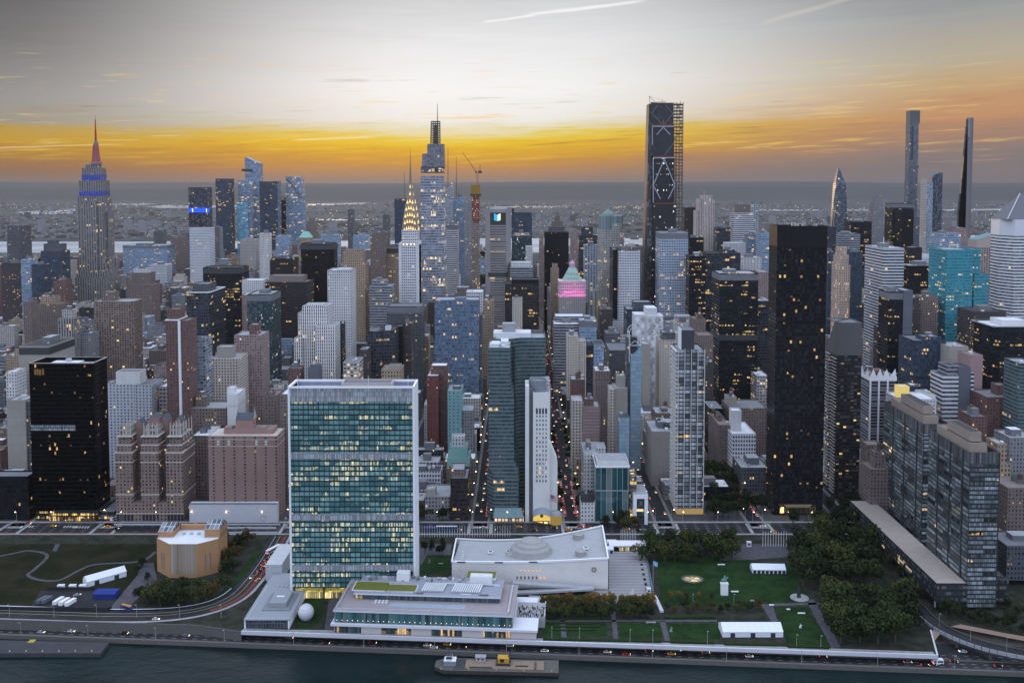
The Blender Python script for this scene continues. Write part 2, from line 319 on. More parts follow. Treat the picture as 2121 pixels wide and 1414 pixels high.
def roof_kit(root,x0,x1,y0,y1,z,r,big=True,tank=False,wallmat=None,name='penthouse'):
 w,d=x1-x0,y1-y0;root=next((c for c in root.children if c.name.startswith('roof')),root)
 if big and w>9 and d>9:
  a=x0+w*r.uniform(.2,.4);b=a+w*r.uniform(.28,.45);c=y0+d*r.uniform(.25,.42);e=c+d*r.uniform(.3,.4)
  m=MB();h=r.uniform(3.5,7);m.box(a,b,c,e,z,z+h,0,1)
  m.build(name,[wallmat or MATS['roof_mid'],MATS[r.choice(ROOFS)]],root)
 for _ in range(r.choice((1,2,2,3))if w>14 else 1):
  ax,ay=x0+w*r.uniform(.1,.85),y0+d*r.uniform(.08,.8);s_=r.uniform(1.5,3.2)
  m=MB();m.box(ax,ax+s_,ay,ay+s_*r.uniform(.8,1.8),z,z+r.uniform(1.2,2.6),0)
  m.build('air_handler',MATS[r.choice(['roof_white','metal_grey','roof_grey'])],root)
 if tank:
  ax,ay=x0+w*r.uniform(.15,.75),y0+d*r.uniform(.4,.8);m=MB()
  for i,j in((-1,-1),(1,-1),(1,1),(-1,1)):m.bar((ax+i*1.2,ay+j*1.2,z),(ax+i*1.2,ay+j*1.2,z+4),.3)
  m.lathe(ax,ay,[(0,z+4),(1.9,z+4),(1.9,z+7.4),(2.05,z+7.4),(0,z+9)],10,0)
  m.build('water_tank',mt_wood,root)
def band(root,x0,x1,y0,y1,z0,z1,mat,name='plant_floor',p=.12):
 m=MB()
 if name=='coping':
  pl=rect(x0-p,x1+p,y0-p,y1+p);m.walls(pl,z0,z1);ring(m,pl,z0-.3,z1,.7)
 else:m.box(x0-p,x1+p,y0-p,y1+p,z0,z1,0,0,True)
 return m.build(name,mat,root)
def tower(kind,label,cat,uL,uR,vT,vB,Y,D,sty,roof='roof_grey',ex='',tiers=(),group=None):
 um=(uL+uR)/2;z1=XZ(um,vT,Y)[1];x0,x1=XZ(uL,vT,Y)[0],XZ(uR,vT,Y)[0]
 y0,y1=Y,Y+D;r=random.Random(hash((round(uL),round(vT),round(Y)))&0xffff)
 root=thing(kind,label,cat,((x0+x1)/2,Y+D/2,GZ),group)
 fm=style(sty)if isinstance(sty,str)else sty
 m=MB();poly=rect(x0,x1,y0,y1)
 if 'r' in ex:
  k=min(x1-x0,D)*.16;poly=[(x0+k,y0),(x1-k,y0),(x1,y0+k),(x1,y1-k),(x1-k,y1),(x0+k,y1),(x0,y1-k),(x0,y0+k)]
 m.walls(poly,GZ,z1);q=ring(m,poly,z1-1.2,z1)
 m.build('facade',fm,root)
 m=MB();m.cap(q,z1-1.1);m.build('roof',MATS[roof],root)
 zr=z1-1.1
 if 'b' in ex:band(root,x0,x1,y0,y1,z1-9,z1-1.5,MATS['roof_mid']if 'd' not in ex else mt_dark)
 if 'm' in ex:zz=GZ+(z1-GZ)*.52;band(root,x0,x1,y0,y1,zz,zz+7,mt_dark)
 if 'w' in ex:band(root,x0,x1,y0,y1,z1-.9,z1+.25,mt_white,'coping',.2)
 if 'c' in ex:band(root,x0,x1,y0,y1,z1-.8,z1+.3,MATS['roof_grey'],'coping',.15)
 top=(x0,x1,y0,y1,zr)
 for tr in tiers:
  a,b,v,oy,dd=tr[:5];yy=Y+oy;zt=XZ((a+b)/2,v,yy)[1];xa,xb=XZ(a,v,yy)[0],XZ(b,v,yy)[0]
  zb=GZ if oy<0 or xa<x0-.5 or xb>x1+.5 else top[4]
  if zt<zb+.5:continue
  m=MB();pl=rect(xa,xb,yy,yy+dd);m.walls(pl,zb,zt,0,None,GZ);q=ring(m,pl,zt-1,zt);m.cap(q,zt-.9,1)
  tm=tr[5]if len(tr)>5 else fm
  m.build('upper_tier' if zb>GZ else 'wing',[style(tm)if isinstance(tm,str)and tm in ST else(MATS[tm]if isinstance(tm,str)else tm),MATS[roof]],root)
  if zb>GZ:top=(xa,xb,yy,yy+dd,zt-.9)
  else:claim(xa,xb,yy,yy+dd,zt,vB)
 if 'n' not in ex:roof_kit(root,*top,r,'p' not in ex,'t' in ex,fm if 'k' in ex else None)
 if 'a' in ex:
  m=MB();ax=(top[0]+top[1])/2;m.bar((ax,top[2]+4,top[4]),(ax,top[2]+4,top[4]+22),.9,0,.3);m.build('antenna',mt_dark,root)
 claim(x0,x1,y0,y1,z1,vB)
 return root,(x0,x1,y0,y1,z1)
OT,AT,GT,OB,AB='office_tower','apartment_tower','glass_tower','office_building','apartment_building'
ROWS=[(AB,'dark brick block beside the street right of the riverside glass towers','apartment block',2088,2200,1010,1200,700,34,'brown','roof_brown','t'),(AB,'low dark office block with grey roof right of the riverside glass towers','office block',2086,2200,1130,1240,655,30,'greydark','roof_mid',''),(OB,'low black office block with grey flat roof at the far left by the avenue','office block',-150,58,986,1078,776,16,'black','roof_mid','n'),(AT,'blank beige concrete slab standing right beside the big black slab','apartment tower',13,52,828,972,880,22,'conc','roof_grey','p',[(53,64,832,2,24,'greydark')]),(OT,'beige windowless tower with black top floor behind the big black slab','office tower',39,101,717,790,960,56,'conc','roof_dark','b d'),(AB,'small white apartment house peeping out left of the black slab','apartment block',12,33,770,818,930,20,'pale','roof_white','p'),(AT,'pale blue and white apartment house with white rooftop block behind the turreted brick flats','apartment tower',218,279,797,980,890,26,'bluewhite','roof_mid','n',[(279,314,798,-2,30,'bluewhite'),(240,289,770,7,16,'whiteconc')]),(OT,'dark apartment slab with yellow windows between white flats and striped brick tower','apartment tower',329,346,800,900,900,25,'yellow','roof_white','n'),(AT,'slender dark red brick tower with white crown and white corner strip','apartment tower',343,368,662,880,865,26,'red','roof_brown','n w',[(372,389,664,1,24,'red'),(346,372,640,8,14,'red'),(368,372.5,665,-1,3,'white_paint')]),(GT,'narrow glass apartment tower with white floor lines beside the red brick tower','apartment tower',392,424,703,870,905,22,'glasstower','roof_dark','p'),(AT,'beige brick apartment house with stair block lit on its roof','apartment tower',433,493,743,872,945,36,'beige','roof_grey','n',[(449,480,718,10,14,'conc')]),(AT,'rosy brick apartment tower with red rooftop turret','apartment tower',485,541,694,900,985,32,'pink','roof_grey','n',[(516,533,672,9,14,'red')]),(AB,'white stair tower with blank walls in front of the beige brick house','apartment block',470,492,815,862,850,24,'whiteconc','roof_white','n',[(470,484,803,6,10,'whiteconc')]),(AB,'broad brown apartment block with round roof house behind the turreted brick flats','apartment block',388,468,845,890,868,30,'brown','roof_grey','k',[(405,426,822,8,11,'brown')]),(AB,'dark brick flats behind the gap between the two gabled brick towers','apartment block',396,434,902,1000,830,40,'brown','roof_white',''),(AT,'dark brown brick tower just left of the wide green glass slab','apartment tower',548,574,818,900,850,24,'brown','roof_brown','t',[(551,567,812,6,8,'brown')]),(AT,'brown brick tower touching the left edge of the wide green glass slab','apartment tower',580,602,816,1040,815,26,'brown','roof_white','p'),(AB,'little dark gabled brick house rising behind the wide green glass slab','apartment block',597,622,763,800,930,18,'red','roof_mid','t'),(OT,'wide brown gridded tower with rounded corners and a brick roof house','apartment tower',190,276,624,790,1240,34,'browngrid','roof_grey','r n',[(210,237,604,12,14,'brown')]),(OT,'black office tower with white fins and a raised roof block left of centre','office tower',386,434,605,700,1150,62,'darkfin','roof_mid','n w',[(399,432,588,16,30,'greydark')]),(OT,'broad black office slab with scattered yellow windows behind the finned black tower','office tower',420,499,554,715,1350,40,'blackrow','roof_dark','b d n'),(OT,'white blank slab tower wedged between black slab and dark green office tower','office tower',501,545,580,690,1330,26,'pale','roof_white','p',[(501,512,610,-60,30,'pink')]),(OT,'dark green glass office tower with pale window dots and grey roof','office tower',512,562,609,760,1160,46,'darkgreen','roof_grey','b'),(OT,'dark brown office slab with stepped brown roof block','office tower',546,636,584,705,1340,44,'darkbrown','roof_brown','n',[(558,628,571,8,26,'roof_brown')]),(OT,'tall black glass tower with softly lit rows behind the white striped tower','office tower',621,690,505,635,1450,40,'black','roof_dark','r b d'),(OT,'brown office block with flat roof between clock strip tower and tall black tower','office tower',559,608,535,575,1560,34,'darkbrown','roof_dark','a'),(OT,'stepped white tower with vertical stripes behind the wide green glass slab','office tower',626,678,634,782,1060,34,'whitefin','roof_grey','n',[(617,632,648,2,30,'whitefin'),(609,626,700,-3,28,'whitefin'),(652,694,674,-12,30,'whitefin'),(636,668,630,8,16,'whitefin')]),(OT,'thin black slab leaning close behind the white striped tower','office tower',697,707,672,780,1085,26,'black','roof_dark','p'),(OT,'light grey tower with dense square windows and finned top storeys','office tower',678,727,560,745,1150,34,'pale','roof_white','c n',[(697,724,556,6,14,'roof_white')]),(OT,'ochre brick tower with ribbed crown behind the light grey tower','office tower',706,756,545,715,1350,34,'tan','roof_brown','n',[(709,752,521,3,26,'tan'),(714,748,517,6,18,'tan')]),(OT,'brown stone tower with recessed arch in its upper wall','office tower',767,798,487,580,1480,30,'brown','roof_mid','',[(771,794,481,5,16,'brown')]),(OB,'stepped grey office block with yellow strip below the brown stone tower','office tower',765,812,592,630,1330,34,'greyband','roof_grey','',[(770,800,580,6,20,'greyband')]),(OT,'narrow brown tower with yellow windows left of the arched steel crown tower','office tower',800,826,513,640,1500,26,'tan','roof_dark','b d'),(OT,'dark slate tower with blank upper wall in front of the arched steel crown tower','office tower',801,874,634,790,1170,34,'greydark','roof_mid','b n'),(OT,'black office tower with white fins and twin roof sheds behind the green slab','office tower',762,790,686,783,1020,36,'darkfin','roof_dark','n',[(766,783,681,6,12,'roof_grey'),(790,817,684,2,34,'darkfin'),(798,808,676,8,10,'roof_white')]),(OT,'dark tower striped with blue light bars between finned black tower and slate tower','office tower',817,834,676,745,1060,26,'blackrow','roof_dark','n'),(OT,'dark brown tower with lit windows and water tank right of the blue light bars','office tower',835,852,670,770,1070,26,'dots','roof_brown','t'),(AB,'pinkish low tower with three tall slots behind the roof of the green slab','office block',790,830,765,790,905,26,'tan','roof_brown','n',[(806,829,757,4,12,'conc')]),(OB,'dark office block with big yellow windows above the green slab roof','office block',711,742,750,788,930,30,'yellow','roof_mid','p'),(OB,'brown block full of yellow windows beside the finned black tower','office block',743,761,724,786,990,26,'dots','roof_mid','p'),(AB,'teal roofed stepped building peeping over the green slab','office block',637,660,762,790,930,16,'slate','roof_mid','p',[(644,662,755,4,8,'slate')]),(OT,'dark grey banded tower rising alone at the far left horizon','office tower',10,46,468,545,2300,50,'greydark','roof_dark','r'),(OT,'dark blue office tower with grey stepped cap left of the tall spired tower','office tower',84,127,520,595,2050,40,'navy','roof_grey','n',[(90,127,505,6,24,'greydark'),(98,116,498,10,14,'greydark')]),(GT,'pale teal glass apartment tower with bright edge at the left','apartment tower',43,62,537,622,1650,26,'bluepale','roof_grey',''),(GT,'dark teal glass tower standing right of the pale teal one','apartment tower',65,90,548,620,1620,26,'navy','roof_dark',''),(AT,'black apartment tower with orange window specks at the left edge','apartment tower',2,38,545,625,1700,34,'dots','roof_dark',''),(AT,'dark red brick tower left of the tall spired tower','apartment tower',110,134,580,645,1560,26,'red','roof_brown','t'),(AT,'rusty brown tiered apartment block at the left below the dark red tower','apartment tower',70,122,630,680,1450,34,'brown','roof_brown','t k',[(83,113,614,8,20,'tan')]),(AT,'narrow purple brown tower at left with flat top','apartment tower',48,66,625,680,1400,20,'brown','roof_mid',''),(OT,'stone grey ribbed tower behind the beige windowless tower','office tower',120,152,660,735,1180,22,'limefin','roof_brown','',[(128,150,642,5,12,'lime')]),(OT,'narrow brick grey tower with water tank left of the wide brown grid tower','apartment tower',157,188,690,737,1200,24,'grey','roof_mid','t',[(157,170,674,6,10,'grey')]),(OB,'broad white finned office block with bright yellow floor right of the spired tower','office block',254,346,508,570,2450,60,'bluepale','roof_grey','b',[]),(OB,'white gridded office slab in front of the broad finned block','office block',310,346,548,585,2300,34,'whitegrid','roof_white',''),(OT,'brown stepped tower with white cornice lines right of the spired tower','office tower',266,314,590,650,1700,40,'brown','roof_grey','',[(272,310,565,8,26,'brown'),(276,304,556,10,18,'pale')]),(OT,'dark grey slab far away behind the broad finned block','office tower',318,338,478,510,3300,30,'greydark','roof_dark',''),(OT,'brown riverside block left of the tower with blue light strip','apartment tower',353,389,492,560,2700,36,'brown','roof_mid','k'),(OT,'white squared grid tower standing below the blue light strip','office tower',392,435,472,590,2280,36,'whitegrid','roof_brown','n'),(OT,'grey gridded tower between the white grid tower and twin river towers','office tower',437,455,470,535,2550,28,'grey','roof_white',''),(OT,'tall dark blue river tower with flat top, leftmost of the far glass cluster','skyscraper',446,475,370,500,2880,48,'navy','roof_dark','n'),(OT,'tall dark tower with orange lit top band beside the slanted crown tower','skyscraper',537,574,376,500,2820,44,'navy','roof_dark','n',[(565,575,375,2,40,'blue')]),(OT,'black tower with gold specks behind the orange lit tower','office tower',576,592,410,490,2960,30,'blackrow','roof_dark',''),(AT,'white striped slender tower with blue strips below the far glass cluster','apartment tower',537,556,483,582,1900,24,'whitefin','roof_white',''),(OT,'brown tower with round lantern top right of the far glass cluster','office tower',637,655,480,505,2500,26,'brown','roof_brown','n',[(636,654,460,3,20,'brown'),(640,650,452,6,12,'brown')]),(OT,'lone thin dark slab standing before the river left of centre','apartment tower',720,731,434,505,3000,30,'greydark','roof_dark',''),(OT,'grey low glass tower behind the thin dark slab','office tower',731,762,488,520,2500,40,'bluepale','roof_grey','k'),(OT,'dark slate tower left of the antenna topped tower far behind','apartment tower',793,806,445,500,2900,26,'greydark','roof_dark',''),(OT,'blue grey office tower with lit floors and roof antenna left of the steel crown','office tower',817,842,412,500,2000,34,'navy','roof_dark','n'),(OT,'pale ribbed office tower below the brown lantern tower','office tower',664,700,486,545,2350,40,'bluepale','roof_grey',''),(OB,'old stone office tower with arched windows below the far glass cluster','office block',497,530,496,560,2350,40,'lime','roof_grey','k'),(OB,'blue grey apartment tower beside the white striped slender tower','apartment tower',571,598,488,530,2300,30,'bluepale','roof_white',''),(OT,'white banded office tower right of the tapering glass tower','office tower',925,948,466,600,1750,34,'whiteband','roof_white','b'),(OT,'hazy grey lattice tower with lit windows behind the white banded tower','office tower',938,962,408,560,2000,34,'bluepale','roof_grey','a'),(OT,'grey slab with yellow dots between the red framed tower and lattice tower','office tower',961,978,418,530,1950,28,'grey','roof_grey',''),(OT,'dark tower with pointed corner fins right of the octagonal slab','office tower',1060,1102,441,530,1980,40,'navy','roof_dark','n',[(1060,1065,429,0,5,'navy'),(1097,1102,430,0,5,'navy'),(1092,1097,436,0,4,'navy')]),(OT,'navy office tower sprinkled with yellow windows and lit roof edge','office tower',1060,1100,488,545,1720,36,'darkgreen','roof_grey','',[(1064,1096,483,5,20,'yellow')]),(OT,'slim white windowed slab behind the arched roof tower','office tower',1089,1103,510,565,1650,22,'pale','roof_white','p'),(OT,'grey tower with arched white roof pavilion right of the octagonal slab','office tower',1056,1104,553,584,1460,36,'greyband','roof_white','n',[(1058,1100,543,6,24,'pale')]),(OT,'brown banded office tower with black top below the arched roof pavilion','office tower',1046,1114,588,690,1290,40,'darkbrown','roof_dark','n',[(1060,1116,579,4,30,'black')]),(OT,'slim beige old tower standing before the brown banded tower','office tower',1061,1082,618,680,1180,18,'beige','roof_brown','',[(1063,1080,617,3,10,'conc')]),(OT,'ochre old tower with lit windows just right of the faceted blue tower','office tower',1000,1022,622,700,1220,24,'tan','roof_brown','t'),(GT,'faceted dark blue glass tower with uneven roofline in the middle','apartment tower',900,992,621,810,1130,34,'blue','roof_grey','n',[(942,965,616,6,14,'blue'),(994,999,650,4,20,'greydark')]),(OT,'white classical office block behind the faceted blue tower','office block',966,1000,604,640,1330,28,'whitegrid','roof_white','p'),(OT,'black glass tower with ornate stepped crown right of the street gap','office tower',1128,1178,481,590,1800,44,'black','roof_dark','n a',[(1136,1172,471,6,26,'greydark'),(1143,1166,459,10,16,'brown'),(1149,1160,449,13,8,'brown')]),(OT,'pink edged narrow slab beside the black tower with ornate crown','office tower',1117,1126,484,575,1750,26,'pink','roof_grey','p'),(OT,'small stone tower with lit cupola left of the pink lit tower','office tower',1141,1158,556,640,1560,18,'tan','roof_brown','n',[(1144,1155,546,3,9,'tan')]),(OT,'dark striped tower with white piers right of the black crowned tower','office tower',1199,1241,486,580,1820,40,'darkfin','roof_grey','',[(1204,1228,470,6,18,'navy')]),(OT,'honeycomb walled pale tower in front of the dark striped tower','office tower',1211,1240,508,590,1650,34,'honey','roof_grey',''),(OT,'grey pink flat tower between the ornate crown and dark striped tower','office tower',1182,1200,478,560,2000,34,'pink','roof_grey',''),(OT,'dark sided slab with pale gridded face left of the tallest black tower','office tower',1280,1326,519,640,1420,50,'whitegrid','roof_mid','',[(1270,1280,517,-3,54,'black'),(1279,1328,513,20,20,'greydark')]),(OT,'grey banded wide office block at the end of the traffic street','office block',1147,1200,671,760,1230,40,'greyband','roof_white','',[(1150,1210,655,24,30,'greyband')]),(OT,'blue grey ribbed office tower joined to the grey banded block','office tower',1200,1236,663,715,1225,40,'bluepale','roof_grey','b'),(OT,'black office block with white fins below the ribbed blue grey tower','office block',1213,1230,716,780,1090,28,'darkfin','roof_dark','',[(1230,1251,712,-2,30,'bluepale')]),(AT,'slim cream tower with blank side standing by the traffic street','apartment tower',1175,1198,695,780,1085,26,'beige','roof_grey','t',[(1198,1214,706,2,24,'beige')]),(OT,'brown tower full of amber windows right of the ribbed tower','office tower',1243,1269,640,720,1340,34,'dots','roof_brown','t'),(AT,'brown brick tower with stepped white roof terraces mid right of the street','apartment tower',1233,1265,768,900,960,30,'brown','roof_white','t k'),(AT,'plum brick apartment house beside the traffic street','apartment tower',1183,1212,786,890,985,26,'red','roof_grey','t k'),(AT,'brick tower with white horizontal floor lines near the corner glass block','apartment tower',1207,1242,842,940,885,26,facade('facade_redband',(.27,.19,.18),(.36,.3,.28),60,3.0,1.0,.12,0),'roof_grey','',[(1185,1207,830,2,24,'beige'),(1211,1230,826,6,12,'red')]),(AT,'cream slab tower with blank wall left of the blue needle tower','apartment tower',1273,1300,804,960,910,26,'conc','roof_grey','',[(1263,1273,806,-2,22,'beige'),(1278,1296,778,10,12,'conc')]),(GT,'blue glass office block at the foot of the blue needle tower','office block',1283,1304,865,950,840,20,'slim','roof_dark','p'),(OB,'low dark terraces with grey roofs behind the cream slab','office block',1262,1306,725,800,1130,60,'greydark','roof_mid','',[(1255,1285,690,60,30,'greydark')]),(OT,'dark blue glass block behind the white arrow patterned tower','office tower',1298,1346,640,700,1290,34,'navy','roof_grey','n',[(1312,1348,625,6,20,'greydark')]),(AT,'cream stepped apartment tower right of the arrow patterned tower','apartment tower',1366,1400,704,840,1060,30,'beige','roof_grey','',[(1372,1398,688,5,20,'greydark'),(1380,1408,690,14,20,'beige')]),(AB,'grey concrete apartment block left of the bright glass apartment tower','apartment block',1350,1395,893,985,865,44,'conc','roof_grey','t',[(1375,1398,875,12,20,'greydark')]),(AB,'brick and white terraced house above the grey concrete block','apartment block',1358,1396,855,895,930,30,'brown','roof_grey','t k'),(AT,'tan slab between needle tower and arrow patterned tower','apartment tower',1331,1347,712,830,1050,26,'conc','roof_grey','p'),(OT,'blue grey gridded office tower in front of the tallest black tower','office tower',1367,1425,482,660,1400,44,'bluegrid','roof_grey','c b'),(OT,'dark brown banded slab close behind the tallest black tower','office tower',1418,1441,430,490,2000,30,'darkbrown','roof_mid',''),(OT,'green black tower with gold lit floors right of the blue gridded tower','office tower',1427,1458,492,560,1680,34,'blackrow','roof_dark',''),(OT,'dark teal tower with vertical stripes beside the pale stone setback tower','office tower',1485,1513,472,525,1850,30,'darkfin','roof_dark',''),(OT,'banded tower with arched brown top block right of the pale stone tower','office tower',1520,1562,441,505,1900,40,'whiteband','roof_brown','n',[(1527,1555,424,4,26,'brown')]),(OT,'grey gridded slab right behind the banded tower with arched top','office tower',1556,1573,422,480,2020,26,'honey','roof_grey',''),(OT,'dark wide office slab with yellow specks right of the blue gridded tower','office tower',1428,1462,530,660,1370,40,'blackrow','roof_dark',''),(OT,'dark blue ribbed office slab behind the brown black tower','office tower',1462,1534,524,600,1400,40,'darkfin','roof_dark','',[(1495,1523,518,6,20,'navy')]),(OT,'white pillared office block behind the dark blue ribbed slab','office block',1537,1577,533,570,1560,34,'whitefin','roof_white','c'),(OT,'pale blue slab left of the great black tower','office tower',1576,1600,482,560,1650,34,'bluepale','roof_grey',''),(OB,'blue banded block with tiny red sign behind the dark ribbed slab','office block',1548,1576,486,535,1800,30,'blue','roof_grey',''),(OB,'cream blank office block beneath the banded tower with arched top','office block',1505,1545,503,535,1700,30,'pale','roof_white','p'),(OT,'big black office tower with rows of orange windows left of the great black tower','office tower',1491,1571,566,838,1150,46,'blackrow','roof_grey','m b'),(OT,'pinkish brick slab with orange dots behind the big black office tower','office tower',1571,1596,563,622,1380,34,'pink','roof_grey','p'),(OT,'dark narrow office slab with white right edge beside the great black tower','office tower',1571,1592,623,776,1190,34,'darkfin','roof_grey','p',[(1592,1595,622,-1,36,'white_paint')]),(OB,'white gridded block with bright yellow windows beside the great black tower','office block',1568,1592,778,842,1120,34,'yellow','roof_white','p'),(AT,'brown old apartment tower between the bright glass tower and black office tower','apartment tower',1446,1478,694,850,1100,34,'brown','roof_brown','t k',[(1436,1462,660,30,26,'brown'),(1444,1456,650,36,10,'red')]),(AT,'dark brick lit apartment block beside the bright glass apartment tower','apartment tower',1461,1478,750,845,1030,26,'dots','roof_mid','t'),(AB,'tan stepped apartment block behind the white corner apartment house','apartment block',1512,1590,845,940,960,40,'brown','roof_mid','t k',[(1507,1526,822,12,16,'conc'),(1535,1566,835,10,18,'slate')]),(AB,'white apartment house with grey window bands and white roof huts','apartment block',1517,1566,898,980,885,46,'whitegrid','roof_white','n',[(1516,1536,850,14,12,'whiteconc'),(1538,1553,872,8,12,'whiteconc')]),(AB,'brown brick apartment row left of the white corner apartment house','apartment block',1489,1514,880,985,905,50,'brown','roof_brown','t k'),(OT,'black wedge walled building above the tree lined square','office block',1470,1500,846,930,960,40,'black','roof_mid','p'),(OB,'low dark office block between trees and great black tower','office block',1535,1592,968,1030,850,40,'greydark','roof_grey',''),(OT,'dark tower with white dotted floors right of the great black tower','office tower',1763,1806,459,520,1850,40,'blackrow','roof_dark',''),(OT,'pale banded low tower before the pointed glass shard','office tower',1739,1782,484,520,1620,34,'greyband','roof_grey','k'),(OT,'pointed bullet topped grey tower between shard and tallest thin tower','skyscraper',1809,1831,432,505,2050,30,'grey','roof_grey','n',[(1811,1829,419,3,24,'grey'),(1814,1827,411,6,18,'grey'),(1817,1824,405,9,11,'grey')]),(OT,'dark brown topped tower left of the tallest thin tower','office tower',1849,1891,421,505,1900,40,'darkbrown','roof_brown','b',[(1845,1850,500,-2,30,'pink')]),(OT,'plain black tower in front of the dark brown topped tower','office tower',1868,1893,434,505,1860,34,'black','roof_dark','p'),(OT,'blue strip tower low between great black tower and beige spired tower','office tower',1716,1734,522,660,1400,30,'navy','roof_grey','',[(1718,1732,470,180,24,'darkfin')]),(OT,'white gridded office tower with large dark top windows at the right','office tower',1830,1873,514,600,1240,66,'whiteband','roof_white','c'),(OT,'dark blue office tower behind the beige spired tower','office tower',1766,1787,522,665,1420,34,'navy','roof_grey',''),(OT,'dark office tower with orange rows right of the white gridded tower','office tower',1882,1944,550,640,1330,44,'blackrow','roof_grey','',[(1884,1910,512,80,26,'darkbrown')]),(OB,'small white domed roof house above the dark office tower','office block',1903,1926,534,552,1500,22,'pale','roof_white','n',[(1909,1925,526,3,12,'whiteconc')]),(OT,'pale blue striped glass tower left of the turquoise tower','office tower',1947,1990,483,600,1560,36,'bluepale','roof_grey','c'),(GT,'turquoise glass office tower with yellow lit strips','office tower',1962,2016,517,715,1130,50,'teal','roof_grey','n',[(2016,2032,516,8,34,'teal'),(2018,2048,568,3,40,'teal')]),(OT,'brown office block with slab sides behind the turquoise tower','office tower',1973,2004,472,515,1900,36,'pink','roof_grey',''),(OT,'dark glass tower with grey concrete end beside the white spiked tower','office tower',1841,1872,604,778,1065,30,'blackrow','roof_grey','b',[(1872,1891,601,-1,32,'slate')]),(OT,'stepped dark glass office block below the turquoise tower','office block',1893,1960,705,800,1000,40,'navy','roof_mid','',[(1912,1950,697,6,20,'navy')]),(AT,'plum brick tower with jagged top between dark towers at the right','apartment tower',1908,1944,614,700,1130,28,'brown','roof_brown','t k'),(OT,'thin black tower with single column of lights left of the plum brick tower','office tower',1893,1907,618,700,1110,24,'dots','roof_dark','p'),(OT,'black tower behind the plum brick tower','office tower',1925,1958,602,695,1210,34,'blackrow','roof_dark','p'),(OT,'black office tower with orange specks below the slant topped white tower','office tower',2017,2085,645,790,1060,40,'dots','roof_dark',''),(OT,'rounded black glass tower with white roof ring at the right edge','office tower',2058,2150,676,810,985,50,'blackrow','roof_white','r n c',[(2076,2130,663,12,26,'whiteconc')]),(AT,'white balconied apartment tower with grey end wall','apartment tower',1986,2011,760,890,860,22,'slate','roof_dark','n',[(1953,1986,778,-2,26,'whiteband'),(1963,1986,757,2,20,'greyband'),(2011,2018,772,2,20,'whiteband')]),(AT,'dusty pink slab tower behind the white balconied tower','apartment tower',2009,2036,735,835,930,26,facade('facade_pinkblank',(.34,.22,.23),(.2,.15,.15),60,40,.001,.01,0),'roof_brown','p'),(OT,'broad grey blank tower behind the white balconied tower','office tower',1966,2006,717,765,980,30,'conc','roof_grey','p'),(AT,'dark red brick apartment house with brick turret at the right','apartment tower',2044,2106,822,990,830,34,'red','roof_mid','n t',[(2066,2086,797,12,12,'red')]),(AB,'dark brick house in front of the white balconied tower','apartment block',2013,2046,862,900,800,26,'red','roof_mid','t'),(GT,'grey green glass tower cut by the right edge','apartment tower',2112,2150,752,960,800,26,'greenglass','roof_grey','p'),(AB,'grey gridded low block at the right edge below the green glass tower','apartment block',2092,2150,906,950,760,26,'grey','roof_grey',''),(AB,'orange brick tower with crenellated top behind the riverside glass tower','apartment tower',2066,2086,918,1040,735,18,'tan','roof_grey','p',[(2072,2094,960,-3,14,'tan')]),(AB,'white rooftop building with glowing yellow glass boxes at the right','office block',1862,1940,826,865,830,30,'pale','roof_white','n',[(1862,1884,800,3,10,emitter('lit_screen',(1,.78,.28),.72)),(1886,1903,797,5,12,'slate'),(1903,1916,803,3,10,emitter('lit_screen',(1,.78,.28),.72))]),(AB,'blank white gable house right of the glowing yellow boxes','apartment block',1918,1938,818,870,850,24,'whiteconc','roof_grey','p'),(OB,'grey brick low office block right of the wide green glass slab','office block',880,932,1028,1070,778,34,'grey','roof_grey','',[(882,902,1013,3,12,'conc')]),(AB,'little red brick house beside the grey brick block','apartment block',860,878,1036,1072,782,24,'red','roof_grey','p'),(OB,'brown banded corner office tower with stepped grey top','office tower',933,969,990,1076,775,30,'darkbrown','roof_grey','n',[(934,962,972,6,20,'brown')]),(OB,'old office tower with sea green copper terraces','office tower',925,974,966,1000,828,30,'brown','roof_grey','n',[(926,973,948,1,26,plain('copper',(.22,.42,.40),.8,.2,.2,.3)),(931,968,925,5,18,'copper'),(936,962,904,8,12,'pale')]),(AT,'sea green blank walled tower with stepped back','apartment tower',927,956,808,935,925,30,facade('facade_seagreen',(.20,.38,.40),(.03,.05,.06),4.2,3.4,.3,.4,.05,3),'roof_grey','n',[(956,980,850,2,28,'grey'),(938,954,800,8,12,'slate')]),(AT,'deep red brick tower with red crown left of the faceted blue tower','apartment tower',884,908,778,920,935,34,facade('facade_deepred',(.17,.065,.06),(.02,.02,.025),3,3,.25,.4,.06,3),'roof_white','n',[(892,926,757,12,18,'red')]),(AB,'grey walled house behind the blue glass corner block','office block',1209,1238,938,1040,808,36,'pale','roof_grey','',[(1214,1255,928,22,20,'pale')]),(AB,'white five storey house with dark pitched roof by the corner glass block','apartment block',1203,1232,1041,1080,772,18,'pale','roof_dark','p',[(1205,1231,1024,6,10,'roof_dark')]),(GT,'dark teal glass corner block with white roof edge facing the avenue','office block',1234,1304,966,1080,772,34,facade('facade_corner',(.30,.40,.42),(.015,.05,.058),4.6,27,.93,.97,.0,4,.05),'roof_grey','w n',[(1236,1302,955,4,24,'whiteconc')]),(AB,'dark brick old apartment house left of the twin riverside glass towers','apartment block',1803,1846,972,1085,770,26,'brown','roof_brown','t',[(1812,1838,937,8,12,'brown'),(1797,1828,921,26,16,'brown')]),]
for r_ in ROWS:tower(*r_)
def px(u,v,Y):return XZ(u,v,Y)[0]
def pz(v,Y,u=1075):return XZ(u,v,Y)[1]
